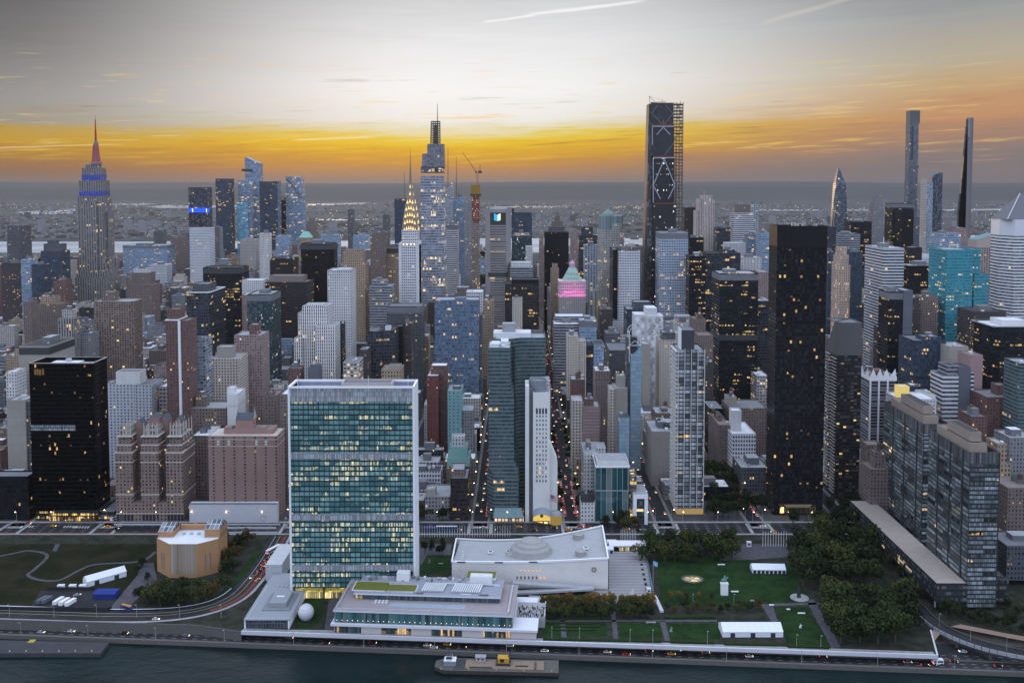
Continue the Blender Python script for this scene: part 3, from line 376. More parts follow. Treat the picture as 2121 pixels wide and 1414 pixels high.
def stack(root,Y,D,steps,mat,roof,name='tier',z0=GZ):
 """boxes one on another: (uL, uR, vTop, front offset, depth)"""
 z=z0;out=[]
 for i,(a,b,v,oy,dd)in enumerate(steps):
  yy=Y+oy;zt=pz(v,yy);x0,x1=px(a,v,yy),px(b,v,yy);m=MB();pl=rect(x0,x1,yy,yy+dd)
  m.walls(pl,z,zt,0,None,GZ);q=ring(m,pl,zt-.8,zt);m.cap(q,zt-.7,1);m.build(name,[mat,roof],root)
  out.append((x0,x1,yy,yy+dd,z,zt));z=zt-.7
 return out
R=MATS
Y=2144
emp=facade('facade_limestripe',(.25,.23,.215),(.045,.048,.058),5.6,4.0,.56,.97,.13,5.6,.2,2.8,1.1,.15)
root=thing('skyscraper','tall grey stone stepped tower with blue lit bands and red lit mast at the left','skyscraper',(px(190,600,Y),Y+20,GZ))
for s_ in stack(root,Y,40,[(155,222,575,-12,70),(157,220,560,-6,58)],emp,R['roof_mid']):pass
t1=stack(root,Y,40,[(160,214,407,0,44)],emp,R['roof_mid'],'shaft')[0]
m=MB();xa,xb=px(170,480,Y),px(203,480,Y);m.box(xa,xb,Y-3,Y+1,GZ,pz(417,Y));m.build('centre_bay',emp,root)
m=MB();m.box(px(216,480,Y),px(221,480,Y),Y+10,Y+40,GZ,pz(440,Y));m.build('side_bay',emp,root)
t2=stack(root,Y,40,[(163,212,374,3,38)],emp,R['roof_mid'],'shaft',t1[5])[0]
t3=stack(root,Y,40,[(169,209,348,7,28),(177,203,341,12,18)],emp,R['roof_mid'],'shaft',t2[5])
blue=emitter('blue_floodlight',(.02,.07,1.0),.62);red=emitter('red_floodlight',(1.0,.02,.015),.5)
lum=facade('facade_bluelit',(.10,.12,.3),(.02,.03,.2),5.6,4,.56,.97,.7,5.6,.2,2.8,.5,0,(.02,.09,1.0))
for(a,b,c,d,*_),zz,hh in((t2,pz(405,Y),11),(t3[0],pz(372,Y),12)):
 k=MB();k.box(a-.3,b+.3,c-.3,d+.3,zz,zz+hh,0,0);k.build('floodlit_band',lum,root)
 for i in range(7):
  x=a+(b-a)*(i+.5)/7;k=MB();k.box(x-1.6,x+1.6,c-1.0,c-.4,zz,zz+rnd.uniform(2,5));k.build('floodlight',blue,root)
zb=t3[-1][5];mx=px(190.5,320,Y);my=Y+21
m=MB();prof=[(12.5,zb),(12,zb+5),(9.5,zb+8),(8.5,zb+16),(7,zb+30),(6,zb+44),(5,zb+50),(2.6,zb+57)]
for(r0,a),(r1,b)in zip(prof,prof[1:]):
 p=lambda r:[(mx+r*math.cos(i*math.pi/4+.39),my+r*math.sin(i*math.pi/4+.39))for i in range(8)]
 m.walls(p(r0),a,b,0,p(r1),GZ)
m.build('mast_base',plain('mast_stone',(.16,.15,.15),.7),root)
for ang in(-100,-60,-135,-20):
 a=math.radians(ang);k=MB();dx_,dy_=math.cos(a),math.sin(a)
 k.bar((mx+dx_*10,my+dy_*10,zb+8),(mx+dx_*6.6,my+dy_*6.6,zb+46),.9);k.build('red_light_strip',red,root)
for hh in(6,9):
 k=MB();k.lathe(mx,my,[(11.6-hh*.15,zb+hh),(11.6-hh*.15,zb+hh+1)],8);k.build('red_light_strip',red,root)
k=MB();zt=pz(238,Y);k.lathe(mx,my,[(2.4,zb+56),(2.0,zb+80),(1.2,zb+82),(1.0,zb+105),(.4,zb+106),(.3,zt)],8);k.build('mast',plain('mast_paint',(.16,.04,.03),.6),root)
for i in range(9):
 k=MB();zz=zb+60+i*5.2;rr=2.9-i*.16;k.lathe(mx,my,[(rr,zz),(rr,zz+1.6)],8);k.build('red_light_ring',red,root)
claim(px(150,575,Y),px(226,575,Y),Y-12,Y+58,330,625)
Y=1370;ch=style('chrys')
root=thing('skyscraper','white brick tower with arched steel crown of lit triangles and needle spire','skyscraper',(px(851,600,Y),Y+18,GZ))
b0=stack(root,Y,36,[(826,868,507,0,34)],ch,R['roof_grey'],'shaft')[0]
for u0,u1 in((826,832),(862,868)):
 k=MB();k.box(px(u0,507,Y),px(u1,507,Y),Y-1.5,Y+30,GZ,pz(503,Y));k.build('corner_pier',plain('white_brick',(.60,.60,.62),.8),root)
b1=stack(root,Y,36,[(832,865,476,3,27)],ch,R['roof_grey'],'shaft',b0[5])[0]
cx_,cy_=(b1[0]+b1[1])/2,(b1[2]+b1[3])/2;zc=b1[5]-6
steel=plain('crown_steel',(.22,.165,.13),.38,.6,.12,.3,.55)
crl=emitter('crown_light',(1.0,.70,.28),1.6)
hw=11.6
lv=[(hw,0),(hw*.99,9),(hw*.93,18),(hw*.82,28),(hw*.68,38),(hw*.52,48),(hw*.37,58),(hw*.25,68),(hw*.15,80),(hw*.07,100),(.15,128)]
k=MB()
sqp=lambda r:[(cx_-r,cy_-r),(cx_+r,cy_-r),(cx_+r,cy_+r),(cx_-r,cy_+r)]
for(r0,a),(r1,b)in zip(lv,lv[1:]):k.walls(sqp(r0),zc+a,zc+b,0,sqp(r1),GZ)
k.build('crown',steel,root)
k=MB();k.bar((cx_,cy_,zc+90),(cx_,cy_,pz(343,Y)),1.2,0,.2);k.build('spire',steel,root)
for i,(rr,zz,n)in enumerate(((hw*.97,6,6),(hw*.93,16,5),(hw*.84,26,5),(hw*.71,36,4),(hw*.56,46,3),(hw*.36,57,1),(hw*.22,68,1))):
 for face in(0,1):
  arch=MB();pts=[]
  for j in range(11):
   a=math.pi*j/10;s_=rr*1.0*math.cos(a);h_=11.5*math.sin(a);out=rr+.5
   q=(cx_+s_,cy_-out,zc+zz-6+h_)if face==0 else(cx_+out,cy_+s_,zc+zz-6+h_);pts.append(q)
  if rr>4:
   for q0,q1 in zip(pts,pts[1:]):arch.bar(q0,q1,.8)
   arch.build('crown_arch',plain('crown_trim',(.42,.36,.30),.35,.6,.1,.3,.6),root)
  for j in range(n):
   f=(j+.5)/n*2-1 if n>1 else 0;s_=f*rr*.86;h_=8.2*math.sqrt(max(0,1-f*f*.8));w_=rr*(.62/max(n,2))+.25;hh=3.6;out=rr+1.0
   tri=[(s_-w_,zc+zz-5.5+h_-2),(s_+w_,zc+zz-5.5+h_-2),(s_,zc+zz-5.5+h_+hh)]
   b=MB()
   P3=[((cx_+a_,cy_-out,z_)if face==0 else(cx_+out,cy_+a_,z_))for a_,z_ in tri]
   b.face(P3);b.face([(p_[0],p_[1]+(.3 if face==0 else 0),p_[2])if face==0 else(p_[0]-.3,p_[1],p_[2])for p_ in P3][::-1])
   b.build('crown_window',crl,root)
for sx in(826,868):
 k=MB();x=px(sx,500,Y);k.bar((x,Y-2,b0[5]),(x+(-3 if sx<840 else 3),Y-5,b0[5]+2),1.2);k.build('eagle_gargoyle',mt_metal,root)
for i in range(6):
 k=MB();x=px(828+i*7.6,505,Y);k.box(x-.8,x+.8,Y-.6,Y+.6,b0[5],b0[5]+1.5);k.build('floodlight',emitter('warm_flood',(1,.8,.5),3),root)
claim(px(826,507,Y),px(876,507,Y),Y,Y+36,pz(507,Y),632)
Y=1560
gl=facade('facade_taperglass',(.42,.42,.46),(.10,.125,.18),2.2,4.6,.93,.74,.42,9,.1,1000,1.2,.1,(1,.72,.34),(.20,.23,.30))
root=thing('skyscraper','tapering pale glass tower with lit floors, stepped crown and black needle spire','skyscraper',(px(896,600,Y),Y+25,GZ))
def tri_loft(steps,name,mat,root,cap=True):
 m=MB()
 for(p0,z0),(p1,z1)in zip(steps,steps[1:]):m.walls(p0,z0,z1,0,p1,GZ)
 if cap:m.cap(steps[-1][0],steps[-1][1],1)
 return m.build(name,[mat,R['roof_mid']],root)
rc=lambda a,b,v,o,d:(rect(px(a,v,Y),px(b,v,Y),Y+o,Y+o+d),pz(v,Y))
lowp=rect(px(874.5,640,Y),px(923,640,Y),Y,Y+60)
tri_loft([(lowp,GZ),rc(870.5,917,365,6,44)],'shaft',gl,root)
band(root,px(871,365,Y),px(916.6,365,Y),Y+6,Y+49,pz(358,Y),pz(345,Y),facade('facade_skydeck',(.10,.09,.10),(.05,.06,.08),6,10,.8,.6,.8,6,.1),'sky_deck',.2)
dk=facade('facade_crownglass',(.17,.15,.18),(.07,.075,.10),1.6,4.4,.8,.8,.06,6,.2)
tri_loft([(rc(873,917,365,6,44)[0],pz(346,Y)),rc(873.5,916,318,8,40)],'crown_tier',dk,root)
tri_loft([(rc(884,919,318,6,30)[0],pz(346,Y)),rc(884,918,298,8,26)],'crown_tier',dk,root)
frame=plain('frame_dark',(.05,.048,.05),.5,.4)
a0,a1=px(889,300,Y),px(909,300,Y);q0,q1=px(891,252,Y),px(908.5,250,Y)
zl,zh=pz(318,Y),pz(250,Y)
k=MB()
for f in range(15):
 s_=f/14;xa,xb=a0+(q0-a0)*s_,a1+(q1-a1)*s_;z=zl+(zh-zl)*s_
 for yy in(Y+16,Y+30):k.bar((xa,yy,z),(xb,yy,z),.9)
 for xx in(xa,xb):k.bar((xx,Y+16,z),(xx,Y+30,z),.9)
for i in range(5):
 s_=i/4;k.bar((a0+(a1-a0)*s_,Y+16,zl),(q0+(q1-q0)*s_,Y+16,zh),.9);k.bar((a0+(a1-a0)*s_,Y+30,zl),(q0+(q1-q0)*s_,Y+30,zh),.9)
k.build('crown_frame',frame,root)
k=MB();k.walls(rect(a0+4,a1-2,Y+19,Y+27),zl,zh-6,0,rect(q0+5,q1-3,Y+20,Y+26),GZ);k.build('crown_core',dk,root)
k=MB();k.bar((px(903.5,240,Y),Y+22,zl),(px(903.5,212,Y),Y+22,pz(212,Y)),3.0,0,.5);k.build('spire',frame,root)
claim(px(870,340,Y),px(930,600,Y),Y,Y+60,pz(340,Y),622)
Y=1480
bk=facade('facade_braced',(.035,.034,.038),(.020,.022,.028),1.9,4.2,.55,.98,.0,6,.2,1000,1,.0)
bl2=facade('facade_bracedlit',(.035,.034,.038),(.016,.018,.024),2.4,8.6,.5,.3,.22,2.4,.2,1000,1.6,.0,(.9,.95,1))
root=thing('skyscraper','tallest black tower with white diamond braces and open hoist frame on its side','skyscraper',(px(1375,600,Y),Y+25,GZ))
st_=[(1348,1395,213,12,40,bk),(1350.5,1396,261,8,10,bk),(1352,1397.5,327,4,10,bl2),(1353.5,1400,423,0,10,bl2)]
for a,b,v,oy,dd,mat in st_:
 yy=Y+oy;m=MB();pl=rect(px(a,v,yy),px(b,v,yy),yy,yy+dd);m.walls(pl,GZ,pz(v,yy));m.cap(pl,pz(v,yy),1);m.build('shaft_face',[mat,R['roof_dark']],root)
for i in range(4):
 vtop=(213,255,322,418)[i];a=px((1347,1345,1343,1341)[i],vtop,Y);b=px(1333.5+i*3.5,600,Y)
 x_in=px(1352+i,400,Y);m=MB();y0=Y+14-i*3
 m.prism([(b-1,y0),(x_in,y0),(x_in,y0+30),(b-1,y0+30)],GZ,pz(vtop,Y),0,1,False,[(a,y0),(x_in,y0),(x_in,y0+30),(a,y0+30)])
 m.build('stepped_fin',[facade('facade_finwarm',(.07,.05,.042),(.02,.02,.024),2.6,4.2,.8,.96,.0,6,.6),R['roof_dark']],root)
white=plain('brace_white',(.36,.37,.43),.5)
def brace(pts,oy,w=1.3,mat=white):
 yy=Y+oy-.9
 for(u0,v0),(u1,v1)in zip(pts,pts[1:]):
  m=MB();m.bar((px(u0,v0,yy),yy,pz(v0,yy)),(px(u1,v1,yy),yy,pz(v1,yy)),w);m.build('brace',mat,root)
brace([(1376,330),(1353,384),(1368,412)],4);brace([(1376,330),(1398,384),(1384,412)],4)
brace([(1374,264),(1360,279)],8);brace([(1374,264),(1388,279)],8);brace([(1353,327),(1398,327)],4,1.6);brace([(1351,262),(1396,262)],8,1.6)
brace([(1353,330),(1353,420)],4,1.2);brace([(1351,264),(1351,300)],8,1.2)
thinb=plain('brace_dim',(.16,.16,.18),.5)
brace([(1362,218),(1350,236),(1372,258)],12,1.0,thinb);brace([(1378,218),(1394,236),(1376,258)],12,1.0,thinb);brace([(1396,296),(1377,321)],8,1.0,thinb)
for v,oy,a,b in((325,4,1353,1397),(260,8,1351,1396),(422,0,1354,1400)):
 yy=Y+oy;k=MB();k.box(px(a,v,yy),px(b,v,yy),yy-.6,yy,pz(v,yy)-.3,pz(v-1.6,yy));k.build('safety_netting',plain('netting_orange',(.22,.06,.035),.9),root)
k=MB()
xa,xb=px(1398.5,350,Y),px(1417,350,Y);zt=pz(212,Y)
for i in range(4):
 for yy in(Y+14,Y+24):x=xa+(xb-xa)*i/3;k.bar((x,yy,GZ),(x,yy,zt+rnd.uniform(-2,3)),.9)
for i in range(58):
 z=zt-3-i*5.2;k.box(xa-.5,xb+.5,Y+13.5,Y+24.5,z,z+rnd.choice((.7,.9,1.8)),0,0,True)
k.build('hoist_frame',plain('hoist_steel',(.07,.06,.055),.6),root)
for i in range(30):
 z=zt-8-i*8.8;j=rnd.randint(0,2);k=MB();x=xa+(xb-xa)*j/3
 k.box(x+.6,x+(xb-xa)/3-.6,Y+15,Y+16,z,z+4.2);k.build('hoist_panel',plain('panel_pink',(.50,.36,.30),.7),root)
zt=pz(213,Y+12);k=MB();x=px(1350,205,Y)
k.bar((x,Y+20,zt),(x-1,Y+20,zt+11),.8);k.bar((x-1,Y+20,zt+11),(x+9,Y+20,zt+1),.6);k.bar((x-1,Y+20,zt+11),(x+20,Y+20,zt+5),.25);k.bar((x+20,Y+20,zt),(x+20,Y+20,zt+6),.5);k.bar((x,Y+20,zt+1),(x+26,Y+20,zt+2.2),.8)
k.build('roof_derrick',plain('derrick_paint',(.30,.13,.08),.6),root)
k=MB();x=px(1376,262,Y);k.bar((x,Y+9,pz(262,Y)),(x,Y+9,pz(248,Y)),.9);k.bar((x,Y+9,pz(248,Y)),(x-6,Y+9,pz(260,Y)),.5);k.build('roof_derrick',MATS['derrick_paint'],root)
claim(px(1333,600,Y),px(1420,400,Y),Y,Y+55,pz(213,Y),660)
Y=1470;x0,x1=px(1005,500,Y),px(1058,500,Y);zt=pz(434,Y);bv=(x1-x0)*.19
po=[(x0+bv,Y),(x1-bv,Y),(x1,Y+12),(x1,Y+26),(x1-bv,Y+38),(x0+bv,Y+38),(x0,Y+26),(x0,Y+12)]
root=thing('office_tower','grey concrete octagonal slab with blue and white emblem on its top band','skyscraper',((x0+x1)/2,Y+18,GZ))
m=MB();m.walls(po,GZ,zt-24);m.build('facade',facade('facade_octagon',(.27,.25,.25),(.025,.025,.032),60,3.9,1.0,.42,.12,8,.2,3.0),root)
for sx in(0,1):
 k=MB();xx=(x0,x1)[sx];q=[(x0+.2,Y+10),(x0+bv*.95,Y-.3),(x0+bv*1.02,Y-.3),(x0-.3,Y+13)]if sx==0 else[(x1-.2,Y+10),(x1+.3,Y+13),(x1-bv*1.02,Y-.3),(x1-bv*.95,Y-.3)]
 k.prism(q if sx==0 else[q[0],q[1],q[2],q[3]][::1],GZ,zt-2);k.build('corner_pier',plain('octagon_concrete',(.27,.25,.25),.85),root)
m=MB();m.walls(po,zt-24,zt-5);m.build('sign_band',plain('band_dark',(.045,.042,.04),.7),root)
m=MB();m.prism(shrink(po,-.8),zt-5,zt,0,1);m.build('crown',[plain('octagon_concrete',(.27,.25,.25)),R['roof_dark']],root)
m=MB();m.prism(shrink(po,5),zt,zt+3,0,1);m.build('penthouse',[MATS['metal_grey'],R['roof_grey']],root)
zz=GZ+(zt-GZ)*.565;m=MB();m.prism(shrink(po,-.5),zz,zz+7,0);m.build('plant_floor',mt_dark,root)
zz=zt-21;xs=px(1030,450,Y);w=5.2
for nm,pts,c,e in(('emblem_blade',[(xs-w,0),(xs-w,11),(xs-.3,8.4),(xs-.3,-1.6)],(.02,.45,.95),1.3),('emblem_blade',[(xs+w,0),(xs+w,11),(xs+.3,8.4),(xs+.3,-1.6)],(.85,1.0,.75),1.3)):
 k=MB();f=[(x,Y-.5,zz+4+h_)for x,h_ in pts];f=f if nm and pts[0][0]<xs else f;k.face(f);k.face([(a,Y-.15,c_)for a,_,c_ in f][::-1]);k.build(nm,emitter('emblem_%d'%(c[0]*100),c,e),root)
claim(x0,x1,Y,Y+38,zt,640)
Y=1690
root=thing('construction_tower','thin unfinished tower wrapped in rust red steel with yellow top','skyscraper',(px(985,500,Y),Y+8,GZ))
xa,xb=px(977.5,450,Y),px(993,450,Y)
m=MB();m.walls(rect(xa,xb,Y,Y+16),GZ,pz(462,Y));m.build('facade',facade('facade_unfin',(.30,.24,.21),(.04,.04,.045),3,4,.5,.6,.25,3),root)
m=MB();m.walls(rect(xa,xb,Y,Y+16),pz(462,Y)-.1,pz(404,Y));m.build('open_floors',facade('facade_openfloor',(.22,.07,.05),(.06,.03,.03),2.6,4,.6,.5,.5,2.6,.5,1000,1,0,(1,.62,.5)),root)
m=MB();m.prism(rect(xa-1.5,xb+1.5,Y-1.5,Y+17.5),pz(402,Y),pz(383,Y),0,0,True);m.build('screen',plain('screen_yellow',(.30,.17,.03),.7),root)
m=MB();m.box(xa-3,xb+3,Y-3,Y+19,pz(406,Y),pz(402,Y),0,0,True);m.build('work_deck',mt_dark,root)
claim(xa,xb,Y,Y+16,pz(383,Y),545)
root=thing('tower_crane','orange tower crane with raised jib on top of the unfinished tower','crane',(px(988,380,Y),Y+8,pz(383,Y)))
cr=plain('crane_paint',(.26,.12,.04),.6);jx,jz=px(988.5,355,Y),pz(357,Y)
k=MB()
for dx_ in(-1.2,1.2):
 for dy_ in(-1.2,1.2):k.bar((jx+dx_,Y+8+dy_,pz(383,Y)),(jx+dx_,Y+8+dy_,jz),.5)
for i in range(8):
 z=pz(383,Y)+(jz-pz(383,Y))*i/8;k.bar((jx-1.2,Y+6.8,z),(jx+1.2,Y+6.8,z+3),.35)
k.build('mast',cr,root)
k=MB();tx,tz=px(956,314,Y),pz(314,Y)
k.bar((jx-2,Y+7,jz),(tx,Y+7,tz),.6);k.bar((jx-2,Y+9,jz+2),(tx,Y+8,tz),.5)
for i in range(16):
 s_=i/16;k.bar((jx-2+(tx-jx+2)*s_,Y+7,jz+(tz-jz)*s_),(jx-2+(tx-jx+2)*(s_+.04),Y+8.5,jz+2*(1-s_)+(tz-jz)*(s_+.04)),.3)
k.build('jib',cr,root)
k=MB();ax,azz=px(994.5,342,Y),pz(341,Y)
k.bar((jx+1,Y+8,jz),(ax,Y+8,azz),.6);k.bar((jx+6,Y+8,jz),(ax,Y+8,azz),.5);k.bar((ax,Y+8,azz),(tx+12,Y+8,tz-12),.3);k.build('a_frame',cr,root)
k=MB();k.box(jx+2,jx+8,Y+5,Y+11,jz-1.5,jz+3,0,0,True);k.build('counterweight',mt_dark,root)
k=MB();k.box(jx-4,jx-1,Y+5,Y+8,jz-1,jz+2.5,0,0,True);k.build('operator_cab',mt_dark,root)
Y=1980
root=thing('skyscraper','hazy glass prism tower with slanted glowing top and thin mast','skyscraper',(px(935,420,Y),Y+20,GZ))
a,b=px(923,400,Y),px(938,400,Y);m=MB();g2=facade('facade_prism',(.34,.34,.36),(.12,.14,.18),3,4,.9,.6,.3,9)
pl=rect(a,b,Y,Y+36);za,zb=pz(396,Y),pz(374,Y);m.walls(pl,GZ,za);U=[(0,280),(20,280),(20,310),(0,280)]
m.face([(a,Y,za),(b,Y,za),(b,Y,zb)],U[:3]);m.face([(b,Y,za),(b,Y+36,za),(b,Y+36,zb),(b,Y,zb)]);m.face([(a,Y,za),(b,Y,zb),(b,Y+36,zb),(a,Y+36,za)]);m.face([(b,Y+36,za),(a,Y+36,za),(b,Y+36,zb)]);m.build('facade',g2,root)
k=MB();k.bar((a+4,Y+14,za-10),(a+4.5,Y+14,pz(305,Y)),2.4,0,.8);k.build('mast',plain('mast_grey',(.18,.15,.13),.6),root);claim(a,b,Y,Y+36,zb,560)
for(u,v0,v1),lab in(((945.5,405,325),'red and white radio mast on the hazy lattice tower'),((838,412,357),'thin radio mast on the blue grey office tower left of the steel crown')):
 k=MB();yy=2015;p_=(px(u,v0,yy),yy,pz(v0,yy)-6);k.bar(p_,(p_[0],yy,pz(v1,yy)),2.6,0,.7);tag(k.build('radio_mast',MATS['mast_grey'],None,p_),lab,'mast')
Y=1480
root=thing('office_tower','old tower lit pink at the top with green copper pyramid roof','office tower',(px(1187,600,Y),Y+16,GZ))
a,b=px(1158,590,Y),px(1213,590,Y);zt=pz(583,Y);m=MB();m.walls(rect(a,b,Y,Y+34),GZ,pz(612,Y));m.build('facade',style('lime'),root)
m=MB();m.walls(rect(a,b,Y,Y+34),pz(612,Y),zt,0,None,GZ);m.cap(rect(a,b,Y,Y+34),zt,1);m.build('upper_floors',[facade('facade_pinklit',(.62,.50,.54),(.05,.03,.05),3,5,.4,.6,.35,3),R['roof_mid']],root)  # wall colour itself carries the pink of the floodlights
for z_ in(pz(612,Y),pz(598,Y),zt):band(root,a,b,Y,Y+34,z_-.6,z_+.6,plain('cornice_pinklit',(.62,.50,.52),.8),'cornice',.8)  # floodlight pink put into the cornice colour
cg=plain('copper_pale',(.34,.50,.43),.7,.2,.3,.3);c0,c1=px(1166,583,Y),px(1207,583,Y);mid_=(c0+c1)/2
m=MB();m.walls(rect(c0,c1,Y+2,Y+32),zt,pz(556,Y),0,rect(mid_-5.5,mid_+5.5,Y+12,Y+22));m.cap(rect(mid_-5.5,mid_+5.5,Y+12,Y+22),pz(556,Y));m.build('pyramid_roof',cg,root)
m=MB();z_=pz(556,Y);m.lathe(mid_,Y+17,[(4.5,z_),(4.5,z_+6),(4.9,z_+6.5),(3,z_+9),(.3,z_+13)],12);m.build('cupola',plain('cupola_pinklit',(.55,.35,.45),.7),root)  # cupola and dormer colour tinted with the pink floodlight
for i in range(4):
 for j in range(2):
  xx=c0+(c1-c0)*(.26+.16*i);z_=zt+4+j*7;k=MB();yy=Y+2+(z_-zt)*.46;k.box(xx-1,xx+1,yy-.6,yy+2,z_,z_+2.6);k.build('dormer',plain('cupola_pinklit',(.5,.4,.4)),root)
for i in range(5):
 l=bpy.data.lights.new('pink_floodlight','SPOT');l.energy=13000;l.color=(1.0,.12,.62);l.spot_size=1.5;l.spot_blend=.8;l.shadow_soft_size=.6
 o=bpy.data.objects.new('pink_floodlight',l);COL.objects.link(o);o.location=(a+(b-a)*(i+.5)/5-root.location.x,Y-11-root.location.y,pz(624,Y)-GZ);o.parent=root
 tgt=Vector((0,11,pz(595,Y)-pz(624,Y)));o.rotation_euler=tgt.to_track_quat('-Z','Y').to_euler()
claim(a,b,Y,Y+34,zt,655)
Y=1560;lit_=facade('facade_lantern',(.32,.36,.36),(.05,.10,.11),1.8,30,.75,.98,.0,3,.15)
root=thing('office_tower','stone tower with green glass lantern crown and small dome','skyscraper',(px(1268,600,Y),Y+18,GZ))
def octo(a,b,v,oy,d,k=.26):
 x0,x1=px(a,v,Y),px(b,v,Y);y0,y1=Y+oy,Y+oy+d;c=(x1-x0)*k
 return[(x0+c,y0),(x1-c,y0),(x1,y0+c),(x1,y1-c),(x1-c,y1),(x0+c,y1),(x0,y1-c),(x0,y0+c)]
lm=facade('facade_paleshaft',(.40,.39,.37),(.05,.055,.06),2.6,3.9,.52,.7,.32,5,.2)
for(a,b,v,oy,d),mat,nm in(((1241,1295,476,0,44),lm,'shaft'),((1240,1264,560,-8,20),lm,'wing'),((1266,1288,463,-1,12),lm,'bay')):
 m=MB();p=octo(a,b,v,oy,d);m.prism(p,GZ,pz(v,Y),0,1);m.build(nm,[mat,R['roof_mid']],root)
m=MB();p=octo(1243,1293,447,2,40);m.prism(p,pz(476,Y),pz(447,Y),0,1);m.build('lantern',[lit_,R['roof_grey']],root)
m=MB();z_=pz(447,Y);m.lathe(px(1262,447,Y),Y+20,[(11,z_),(10,z_+3),(7,z_+6),(3,z_+9),(.6,z_+13),(.2,z_+19)],12);m.build('dome',plain('dome_green',(.16,.24,.22),.5),root)
claim(px(1240,476,Y),px(1296,476,Y),Y-8,Y+44,pz(447,Y),660)
Y=1900;st2=facade('facade_setback',(.55,.47,.44),(.07,.06,.07),3.4,4,.38,.9,.06,3)
root=thing('skyscraper','pale pinkish stone slab stepping up to a notched crown right of the tallest black tower','skyscraper',(px(1462,460,Y),Y+20,GZ))
for i,(a,b,v,oy,d)in enumerate([(1443,1456,436,6,30),(1449,1462,412,4,34),(1456,1470,404,0,34),(1466,1476,404,2,34),(1474,1481,414,5,34)]):
 m=MB();pl=rect(px(a,v,Y),px(b,v,Y),Y+oy,Y+oy+d);m.walls(pl,GZ,pz(v,Y));m.cap(pl,pz(v,Y),1);m.build('setback',[st2,R['roof_brown']],root)
m=MB();m.box(px(1459,404,Y),px(1462,404,Y),Y+8,Y+11,pz(404,Y),pz(396,Y));m.build('roof_turret',plain('turret_brown',(.36,.24,.18)),root)
claim(px(1443,404,Y),px(1482,404,Y),Y,Y+40,pz(400,Y),520)
Y=2050;sg=facade('facade_shard',(.06,.075,.10),(.022,.035,.055),3,4,.85,.7,.14,6,.35)
root=thing('skyscraper','pointed dark glass shard with pale slanted edge','skyscraper',(px(1740,450,Y),Y+20,GZ))
b0_=[(px(1722,470,Y),Y+4),(px(1757,470,Y),Y),(px(1757,470,Y),Y+20),(px(1726,470,Y),Y+20)]
mid2=[(px(1734,380,Y),Y+8),(px(1753,380,Y),Y+4),(px(1753,380,Y),Y+30),(px(1735,380,Y),Y+30)]
top2=[(px(1741,347,Y),Y+15),(px(1742.5,347,Y),Y+14),(px(1742.5,347,Y),Y+18),(px(1741,347,Y),Y+18)]
m=MB();m.walls(b0_,GZ,pz(470,Y));m.walls(b0_,pz(470,Y),pz(380,Y),0,mid2,GZ);m.walls(mid2,pz(380,Y),pz(347,Y),0,top2,GZ);m.build('facade',sg,root)
for du in(0,4.2):
 k=MB();k.bar((px(1722+du,470,Y),Y+2.2-du*.3,pz(470,Y)),(px(1740.5+du*.1,352,Y),Y+13.5,pz(352,Y)),2.2 if du==0 else 1.2,0,.8);k.build('edge_fin',plain('edge_pale',(.36,.29,.22),.95,.02,.05,.2),root)
claim(px(1722,470,Y),px(1758,470,Y),Y,Y+34,pz(347,Y),500)
Y=2450;cpt=facade('facade_supertall',(.15,.16,.19),(.06,.07,.09),2.4,4.2,.8,.7,.02,6,.1)
root=thing('skyscraper','tallest thin flat topped glass tower at the right with gold left edge','skyscraper',(px(1892,400,Y),Y+20,GZ))
for a,b,v,oy,d,mat,nm in((1885.5,1904,229,0,26,cpt,'shaft'),(1885.5,1909,470,-4,30,cpt,'shaft')):
 m=MB();pl=rect(px(a,v,Y),px(b,v,Y),Y+oy,Y+oy+d);m.walls(pl,GZ,pz(v,Y));m.cap(pl,pz(v,Y),1);m.build(nm,[mat,R['roof_dark']],root)
gx=px(1885.5,300,Y);k=MB();k.box(gx-.5,gx-.02,Y,Y+26,pz(470,Y),pz(232,Y));k.build('gold_side',facade('facade_goldedge',(.46,.34,.22),(.2,.15,.1),3,4.2,.9,.4,.0,3),root)
k=MB();k.box(px(1886.5,350,Y),px(1890.5,350,Y),Y-.8,Y,pz(331,Y),pz(261,Y));k.build('recess',mt_dark,root)
for v0,v1 in((229,256),(343,349)):band(root,px(1885.5,300,Y),px(1904,300,Y),Y,Y+26,pz(v1,Y),pz(v0,Y)-.5,plain('slab_dim',(.10,.10,.11),.5),'plant_floor',.3)
claim(px(1876,300,Y),px(1909,470,Y),Y-4,Y+40,pz(229,Y),520)
Y=2350
root=thing('skyscraper','curved topped glass tower with dark mottled side next to the tallest thin tower','skyscraper',(px(1930,450,Y),Y+20,GZ))
mg=facade('facade_mottle',(.05,.06,.08),(.02,.03,.045),3.4,6,.7,.7,.0,3.4,.1,1000,1,.5,glass2=(.11,.14,.19))
for a,b,v,mat,nm in((1910,1921,369,facade('facade_palestep',(.50,.44,.38),(.16,.15,.15),3,4.2,.6,.5,.08,3),'west_bay'),(1921,1933,378,facade('facade_smoothbay',(.26,.30,.36),(.2,.24,.3),2.5,4.2,.9,.8,.0,4),'centre_bay')):
 m=MB();pl=rect(px(a,v,Y),px(b,v,Y),Y,Y+8);m.walls(pl,GZ,pz(v,Y));m.cap(pl,pz(v,Y),1);m.build(nm,[mat,R['roof_mid']],root)
m=MB();pl=rect(px(1931,400,Y),px(1952.5,400,Y),Y+2,Y+36);m.walls(pl,GZ,pz(385,Y));n_=6
